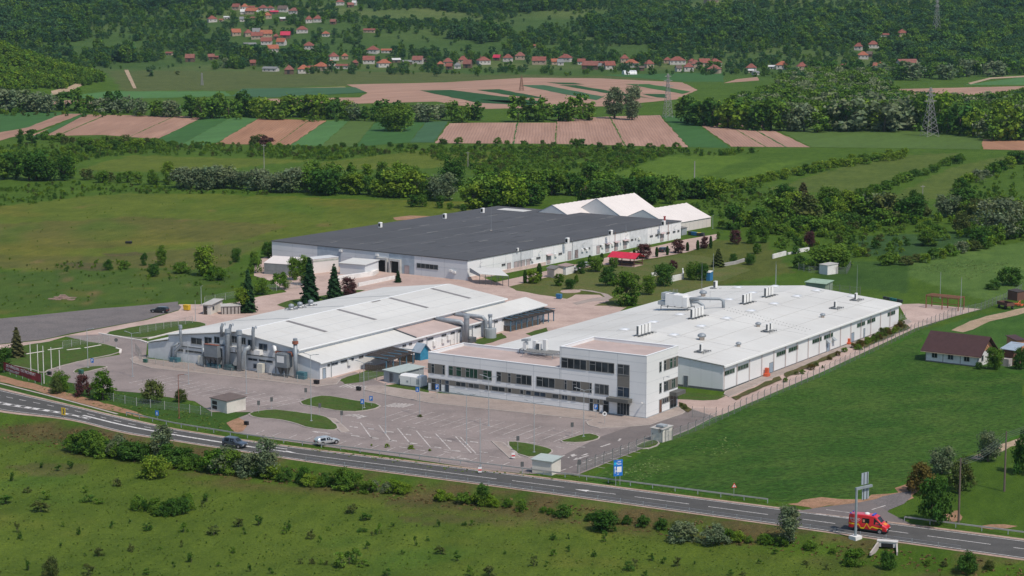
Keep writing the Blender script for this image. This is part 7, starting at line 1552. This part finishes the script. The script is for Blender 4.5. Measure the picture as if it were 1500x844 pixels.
VIL=[ # x, base y, width px, roof colour, hip/gable/low, wall
(310,33,13,'r','h','w'),(332,28,9,'w','l','w'),(324,32,5,'o','l','p'),(346,15,11,'r','g','p'),(358,15,10,'o','h','w'),(367,14,12,'r','l','p'),(385,17,12,'r','h','w'),(396,16,9,'r','h','w'),(414,18,14,'b','g','w'),(430,21,13,'d','h','w'),(369,21,18,'o','g','p'),(356,21,8,'w','g','w'),(380,23,8,'w','g','w'),(391,28,12,'o','h','p'),(401,21,12,'c','l','n'),(415,31,11,'w','l','n'),(355,32,8,'g','g','w'),(371,29,9,'d','l','n'),(452,34,10,'r','h','w'),(465,33,12,'r','h','w'),(442,49,17,'r','h','w'),(345,53,13,'o','g','p'),(363,54,11,'r','h','p'),(375,52,11,'g','g','n'),(389,55,17,'o','g','p'),(376,58,17,'r','g','p'),(418,57,14,'c','g','n'),(404,58,8,'r','h','n'),(390,66,16,'r','g','w'),(412,67,13,'o','g','w'),(365,69,18,'g','l','n'),(399,77,16,'o','g','w'),(452,73,15,'r','h','w'),(477,54,10,'o','h','w'),(309,88,9,'d','g','n'),(316,87,8,'r','l','n'),(370,97,8,'r','g','n'),(278,91,13,'d','g','n'),(248,81,10,'r','l','p'),
(396,105,22,'g','l','w'),(423,109,13,'d','h','n'),(444,108,17,'o','h','w'),(455,106,9,'r','g','w'),(470,104,19,'o','h','p'),
(488,89,14,'r','h','w'),(505,87,9,'o','h','p'),(485,97,11,'o','h','w'),(502,101,20,'r','l','w'),(520,97,9,'r','h','n'),(546,79,16,'r','h','w'),(566,78,15,'o','l','w'),(540,94,17,'r','g','w'),(562,99,20,'o','h','w'),(580,92,12,'w','l','n'),(596,95,13,'g','l','n'),(612,94,15,'d','g','w'),(622,91,7,'b','l','n'),(645,99,9,'o','h','n'),(656,97,14,'r','h','p'),(658,102,9,'r','g','n'),(670,101,9,'g','h','w'),(678,94,13,'r','h','p'),(685,100,12,'d','g','n'),(708,95,18,'r','h','w'),(728,89,10,'c','g','n'),(744,91,13,'r','h','w'),(498,8,12,'r','h','w'),(513,11,9,'d','g','n'),(519,8,6,'w','g','w'),(488,36,8,'d','g','n'),(541,48,17,'r','l','p'),
(762,88,15,'d','h','p'),(790,95,20,'r','g','p'),(812,95,10,'o','g','p'),(821,96,9,'g','g','w'),(829,91,18,'r','h','w'),(852,95,11,'r','g','w'),(866,102,24,'d','g','n'),(880,97,12,'r','l','p'),(893,102,15,'r','g','w'),(877,102,9,'g','g','n'),(915,92,12,'r','h','p'),(925,99,19,'o','h','w'),(937,104,14,'b','l','n'),(951,100,12,'r','h','p'),(978,93,11,'r','h','p'),(993,95,24,'r','h','w'),(1014,95,11,'r','h','p'),(1009,105,14,'r','h','w'),(1019,100,14,'d','h','p'),(1032,98,16,'r','g','p'),(1048,98,17,'r','h','w'),(1047,108,18,'d','h','p'),(994,105,8,'b','g','w'),(1101,106,14,'r','h','w'),(1107,110,9,'g','l','w'),(783,70,5,'o','l','p'),
(1147,102,19,'o','h','w'),(1131,101,9,'w','l','w'),(1175,104,14,'r','h','p'),(1190,102,10,'o','l','p'),(1219,105,9,'d','g','n'),(1237,105,14,'r','h','w'),(1265,87,16,'o','h','w'),(1258,74,11,'r','h','w'),(1280,71,16,'r','h','w'),(1296,55,13,'r','l','w'),(1322,54,14,'r','h','p'),(1290,103,18,'o','h','w'),(1284,101,8,'d','g','n'),(1330,99,29,'d','g','w'),(1274,84,8,'b','g','n'),(1042,5,18,'b','h','p'),(1100,107,8,'w','l','p')]
hcache={}
def vhouse(px,pb,wp,rc,ty,wc,label):
    x,y,z=GT(px,pb); dist=math.hypot(y,HC); W=wp*.97/F*dist; zf=z-.2
    D=W*{'h':.85,'g':.7,'l':.6}[ty]; D=max(4.5,min(D,11)); e={'h':3.5,'g':3.4,'l':2.4}[ty]+.7; rise={'h':3.4,'g':3.4,'l':1.2}[ty]
    if W<7: e*=.8; rise*=.7
    t=empty('village_house',(x,y+D/2,zf),R(vr.uniform(-22,22)),label,'house','houses of the village below the hill')
    b=MB(); b.box(-W/2,-D/2,0,W/2,D/2,e)
    if ty!='h': b.prism([(-W/2+.01,-D/2+.01,e),(-W/2+.01,D/2-.01,e),(-W/2+.01,0,e+rise-.1)],(W-.02,0,0)) if True else None
    b.build('wall',wallv[wc],t)
    b=MB(); o=.5; x0,x1,y0,y1=-W/2-o,W/2+o,-D/2-o,D/2+o
    if ty=='h':
        q=max(0,(W-D)/2)*.9+.3; b.add([(x0,y0,e-.1),(x1,y0,e-.1),(x1,y1,e-.1),(x0,y1,e-.1),(-q,0,e+rise),(q,0,e+rise)],[(0,1,5,4),(1,2,5),(2,3,4,5),(3,0,4),(0,3,2,1)])
    else: b.prism([(x0,y0,e-.35),(x0,0,e+rise),(x0,y1,e-.35),(x0,y1,e-.2),(x0,0,e+rise+.18),(x0,y0,e-.2)],(x1-x0,0,0))
    ro=b.build('roof',ROOFS[rc],t)
    if ty!='l' and vr.random()<.6: b=MB(); cx=vr.uniform(-.25,.25)*W; b.box(cx-.35,.6,e+rise*.5,cx+.35,1.3,e+rise+.8); b.build('chimney',tile[2],ro)
    if wc!='n':
        n=max(1,int(W/3.2))
        for k in range(n): xx=-W/2+W*(k+.5)/n; b=MB(); b.box(xx-.5,-D/2-.04,e-2.2,xx+.5,-D/2,e-1.0); b.build('window',winv,t)
    else: b=MB(); b.box(-W*.18,-D/2-.04,.5,W*.1,-D/2,e-.6); b.build('door',winv,t)
TYN=dict(h='hipped',g='gabled',l='low')
from collections import defaultdict
seen=defaultdict(list)
for i,v_ in enumerate(VIL):
    x,pb=v_[0],v_[1]
    zone=('upper left hamlet' if pb<38 and x<480 else 'middle left hamlet' if pb<82 and x<480 else 'right slope hamlet' if x>1120 and pb<90 else 'open hillside' if pb<82 else 'valley row left end' if x<530 else 'valley row left of centre' if x<720 else 'valley row middle' if x<960 else 'valley row past the greenhouse' if x<1120 else 'valley row far right')
    seen[('house, %s %s roof, %s, '%(COLN[v_[3]],TYN[v_[4]],WALN[v_[5]]),zone)].append(i)
ORD=['','first','second','third','fourth','fifth','sixth','seventh']
for (a,zn),ids in seen.items():
    ids=sorted(ids,key=lambda i:VIL[i][0])
    for k,i in enumerate(ids): vhouse(*VIL[i],a+zn if len(ids)==1 else '%s%s, %s such from left'%(a,zn,ORD[k+1]))
# greenhouse, road furniture of the village
x,y,z=GT(922,109); t=empty('greenhouse',(x,y,z-.2),R(10),'white half round greenhouse at the edge of the village','greenhouse'); b=MB(); n=10; b.prism([(-0,5*math.cos(math.pi*k/n),3.6*math.sin(math.pi*k/n)) for k in range(n+1)],(11,0,0)); b.xf(Matrix.Translation((-5.5,0,0))); b.build('film_cover',flat('milky_film',(.55,.57,.58),.4),t); b=MB(); [b.tube([(-5.5+11*k/5,5.05*math.cos(math.pi*j/n),3.65*math.sin(math.pi*j/n)) for j in range(n+1)],.06,4) for k in range(6)]; b.build('hoop',steel,t)
# ------------------------------------------------------------------ forest and orchards far off (masses)
def scatter_gn(name,pts,scale,objs,seed,label):
    me=bpy.data.meshes.new(name+'_points'); me.from_pydata([tuple(p) for p in pts],[],[])
    a=me.attributes.new('siz','FLOAT','POINT'); a.data.foreach_set('value',np.asarray(scale,'f4'))
    o=link(name,me); tag(o,label,None,None,'stuff')
    ng=bpy.data.node_groups.new(name+'_scatter','GeometryNodeTree'); ng.interface.new_socket('Geometry',in_out='INPUT',socket_type='NodeSocketGeometry'); ng.interface.new_socket('Geometry',in_out='OUTPUT',socket_type='NodeSocketGeometry')
    N=ng.nodes; L=ng.links; gi=N.new('NodeGroupInput'); go=N.new('NodeGroupOutput'); ip=N.new('GeometryNodeInstanceOnPoints'); jn=N.new('GeometryNodeJoinGeometry')
    for ob in objs:
        oi=N.new('GeometryNodeObjectInfo'); oi.inputs['Object'].default_value=ob; oi.inputs['As Instance'].default_value=True; oi.transform_space='ORIGINAL'; L.new(oi.outputs['Geometry'],jn.inputs[0])
    L.new(gi.outputs[0],ip.inputs['Points']); L.new(jn.outputs[0],ip.inputs['Instance']); ip.inputs['Pick Instance'].default_value=True
    ri=N.new('FunctionNodeRandomValue'); ri.data_type='INT'; ri.inputs['Min'].default_value=0 if False else 0; 
    for s_ in ri.inputs:
        if s_.name=='Min' and s_.type=='INT': s_.default_value=0
        if s_.name=='Max' and s_.type=='INT': s_.default_value=len(objs)-1
    L.new([s_ for s_ in ri.outputs if s_.type=='INT'][0],ip.inputs['Instance Index'])
    rv=N.new('FunctionNodeRandomValue'); rv.data_type='FLOAT_VECTOR'; rv.inputs[0].default_value=(0,0,0); rv.inputs[1].default_value=(0,0,6.28); L.new(rv.outputs[0],ip.inputs['Rotation'])
    na=N.new('GeometryNodeInputNamedAttribute'); na.data_type='FLOAT'; na.inputs['Name'].default_value='siz'
    at=[s_ for s_ in na.outputs if s_.enabled and s_.name=='Attribute'][0]; L.new(at,ip.inputs['Scale'])
    L.new(ip.outputs[0],go.inputs[0]); md=o.modifiers.new('scatter','NODES'); md.node_group=ng; return o
# the kinds the masses repeat: far trees standing singly at the foot of the hills
KF=[]
for i,(kind,sh,px,pb) in enumerate((('far','tree',640,112),('dark','tree',745,104),('mid','round',700,112),('far','round',590,108),('willow','round',330,100),('mid','tree',1120,112),('dark','round',955,110),('far','tree',220,112))):
    o=plant(kind,px,pb,pb-16,15,['single bushy tree in the pasture below the village centre','single dark tree beside the village houses','round tree in the pasture before the village','round bush tree left of the village pasture','grey willow at the edge of the left village pasture','leafy tree by the far right village field','dark round tree right of the greenhouse','single tree by the olive pasture on the left'][i],None,sh,0); KF.append(o)
KB=[]
for i,(kind,px,pb) in enumerate((('mid',690,106),('dark',655,108),('lime',830,112),('mid',1135,114),('brown',260,110))):
    KB.append(plant(kind,px,pb,pb-6,10,['low green bush in the pasture below the village','dark low bush beside the single bushy pasture tree','bright bush before the big barn of the village','low bush by the far right village field','dry brown bush in the olive pasture on the left'][i],None,'bush',0))
# unit copies as instances need height 1: their mesh data is already in unit height
rs=np.random.RandomState(4)
CLEAR=[[(700,42),(770,22),(905,18),(910,30),(800,40),(760,52)],[(950,14),(1000,0),(1060,-6),(1080,10),(1000,20)],[(450,36),(530,34),(540,46),(460,50),(455,44)],[(530,62),(600,48),(700,62),(710,72),(620,76),(540,74)],[(480,18),(620,14),(720,30),(700,36),(560,34)],[(890,68),(950,66),(950,86),(885,84)],[(1085,88),(1135,72),(1150,78),(1120,92)],[(100,62),(180,56),(215,66),(190,80),(110,76)],[(160,92),(330,92),(330,103),(160,103)],[(640,82),(700,72),(750,70),(720,82)],[(230,14),(250,12),(245,24)],[(380,40),(440,42),(440,50),(380,48)],[(1130,38),(1180,36),(1170,48),(1130,48)]]
THICK=[[(1080,60),(1130,30),(1320,20),(1500,0),(1500,110),(1340,95),(1240,70)],[(640,72),(660,52),(760,48),(700,70)],[(340,82),(480,82),(480,93),(340,92)],[(560,-20),(760,-20),(800,5),(700,20),(560,8)],[(-20,-20),(500,-20),(420,4),(200,20),(-20,30)],[(740,-20),(1000,-20),(850,15),(745,20)],[(140,66),(185,66),(200,98),(145,98)],[(860,20),(1100,15),(1100,62),(1000,70),(860,60)],[(355,27),(430,27),(430,38),(355,38)],[(-20,30),(120,20),(120,62),(-20,62)]]
n=120000; Y=rs.uniform(1640,3900,n); X=rs.uniform(-.30,.30,n)*Y; Z=hz(X,Y)
vz=Z-HC; Dp=Y*cP-vz*sP; px=CX+F*X/Dp; py=CY+F*(-Y*sP-vz*cP)/Dp
den=.55+.45*sst(-.6,.8,sines(X,Y,150,61)+.5*sines(X,Y,50,62)); big=np.full(n,.75)
for p in THICK: m=inpoly(px,py,p); den[m]=1.5; big[m]=1.2
for p in CLEAR: m=inpoly(px+3*sines(X,Y,40,3),py+1.5*sines(X,Y,25,4),p); den[m]=.03; big[m]=.6
den[Y<1760]*=.6
for v_ in VIL:
    m=(np.abs(px-v_[0])<v_[2]*.6+1.5)&(py>v_[1]-5)&(py<v_[1]+13); den[m]=0
# valley floor: only scattered garden trees near the houses
low=(Z<2.5)&(py>101); den[low]=np.where((py[low]<110)&(np.sin(px[low]/9)+np.sin(px[low]/23)>.2),.30,.0); den[inpoly(px,py,[(160,102),(400,103),(400,130),(160,130)])]=0
isl=(hz_left(X,Y)>1.0)
keep=(rs.uniform(size=n)<den*.42)&~isl&(px>-120)&(px<1620)&(py>-70)
P=np.stack([X,Y,Z],1)[keep]; sc_=(np.exp(rs.normal(2.02,.34,n)).clip(3.5,15)*big)[keep]
big_s=sc_>8.2
scatter_gn('hill_forest',P,sc_,[KF[i] for i in (0,1,2,3,6,7,0,5)],1,'green woodland and orchards covering the hills behind the village')
# the nearer wooded hill on the left; sunlit look put in by lighter leaves
n=16000; X=rs.uniform(-640,-160,n); Y=rs.uniform(1250,2050,n); lh=((X+395)/155)**2+((Y-1600)/190)**2; Z=hz(X,Y); k=(Z>2.6+1.2*sines(X,Y,60,9))&(Y<1690)
vz=Z-HC; Dp=Y*cP-vz*sP; px=CX+F*X/Dp; py=CY+F*(-Y*sP-vz*cP)/Dp; k&=(px<185)
scatter_gn('hill_forest',np.stack([X,Y,Z-.5],1)[k],rs.uniform(4.5,8.5,n)[k],[KF[2],KF[5],KB[2],KF[2]],2,'sunlit young wood covering the rounded hill on the left')
# right hand wood filling
def mass(name,poly,n,h,kinds,seed,label):
    r2=np.random.RandomState(seed); q=np.array([G(*p) for p in poly]); lo,hi=q.min(0),q.max(0); p=r2.uniform(lo,hi,(n,2)); p=p[inpoly(p[:,0],p[:,1],[tuple(a) for a in q])]; z=hz(p[:,0],p[:,1])
    cl=sines(p[:,0],p[:,1]*.5,45,seed)+.7*sines(p[:,0],p[:,1],14,seed+3); k=r2.uniform(-1.2,.9,len(p))<cl if h[1]<6 else np.ones(len(p),bool); p,z=p[k],z[k]
    scatter_gn(name,np.stack([p[:,0],p[:,1],z],1),r2.uniform(*h,len(p)),[(KF+[None]*(10-len(KF))+KB)[i] for i in kinds],seed,label)
mass('wood_interior',[(1060,172),(1120,150),(1165,118),(1300,119),(1300,150),(1335,158),(1420,163),(1520,150),(1520,196),(1380,194),(1130,184)],3800,(7,13),(0,2,4,5,2),5,'mixed wood spreading between the far right plots')
mass('field_scrub',[(0,214),(230,210),(450,216),(620,222),(480,236),(330,230),(190,226),(60,246),(-20,250)],3900,(0.8,2.3),(10,11,12,13,10,14),6,'rough scrub before the left plots')
mass('field_scrub',[(600,224),(760,216),(1010,222),(1120,222),(1080,228),(970,230),(900,255),(880,280),(760,276),(700,262),(690,246)],5250,(0.8,2.6),(10,11,12,13,10,14),7,'rough scrub behind the warehouse')
mass('field_scrub',[(0,276),(110,268),(250,276),(420,286),(190,284),(0,306)],1350,(0.6,1.6),(10,11,12,13,10,14),8,'rough scrub under the meadow hedge')
mass('field_scrub',[(1060,310),(1180,330),(1330,332),(1330,372),(1240,380),(1150,372),(1100,345),(1050,335)],675,(0.8,2.9),(10,11,12,13,10,14),9,'rough undergrowth in the right hand thicket')
mass('field_scrub',[(1330,330),(1500,300),(1520,350),(1440,365),(1340,345)],375,(1.2,3.6),(10,11,12,13,10,14),10,'rough undergrowth at the right edge')
mass('field_scrub',[(1000,308),(1110,262),(1150,290),(1060,318)],525,(0.8,2.5),(10,11,12,13,10,14),11,'rough undergrowth right of the tents')
mass('field_scrub',[(1395,295),(1440,268),(1520,240),(1520,305)],525,(0.8,2.5),(10,11,12,13,10,14),12,'rough scrub right of the meadows')
mass('field_scrub',[(60,392),(150,384),(340,384),(380,410),(340,430),(250,412),(120,402)],195,(0.5,1.3),(10,11,12,13,10,14),13,'rough scrub beside the gravel lot')
mass('field_scrub',[(-20,160),(640,172),(640,178),(480,180),(300,174),(-20,170)],525,(1.6,3.6),(10,11,12,13,10,14),14,'undergrowth along the stream')
mass('field_scrub',[(1258,505),(1326,476),(1332,481),(1266,511)],160,(.4,1.1),(10,14,12),17,'weedy scrub on the bank at the far end of the hall')
mass('weeds',[(-40,632),(100,652),(300,700),(700,745),(1150,800),(1520,862),(1520,900),(-60,900)],3000,(.08,.32),(10,11,12,10,14),21,'weeds and low herbs scattered through the near meadow')
mass('weeds',[(-40,380),(150,382),(330,375),(390,395),(330,440),(150,448),(-40,458)],600,(.2,.7),(10,12,12,10,14),22,'weeds in the rough grass above the gravel lot')
mass('weeds',[(0,310),(300,292),(690,300),(560,332),(390,356),(160,372),(-20,380)],260,(.15,.5),(10,12,12,14),23,'tall weeds in the big left meadow')
mass('village_gardens',[(160,98),(480,98),(1130,103),(1340,106),(1340,112),(1120,113),(480,110),(330,102),(160,104)],420,(2,5),(0,2,3,6),15,'garden trees among the village houses')
# ------------------------------------------------------------------ haze
b=MB(); b.box(-2700,-150,-6,2700,4600,420); hz_o=b.build('haze',[]); hm=bpy.data.materials.new('haze_air'); hm.use_nodes=True; t_=hm.node_tree; t_.nodes.clear(); ou=t_.nodes.new('ShaderNodeOutputMaterial'); pv=t_.nodes.new('ShaderNodeVolumePrincipled'); pv.inputs['Color'].default_value=(.50,.80,.88,1); pv.inputs['Density'].default_value=.000034; pv.inputs['Anisotropy'].default_value=.2; t_.links.new(pv.outputs[0],ou.inputs['Volume']); hz_o.data.materials.append(hm); tag(hz_o,'thin bluish haze over the valley',None,None,'stuff')
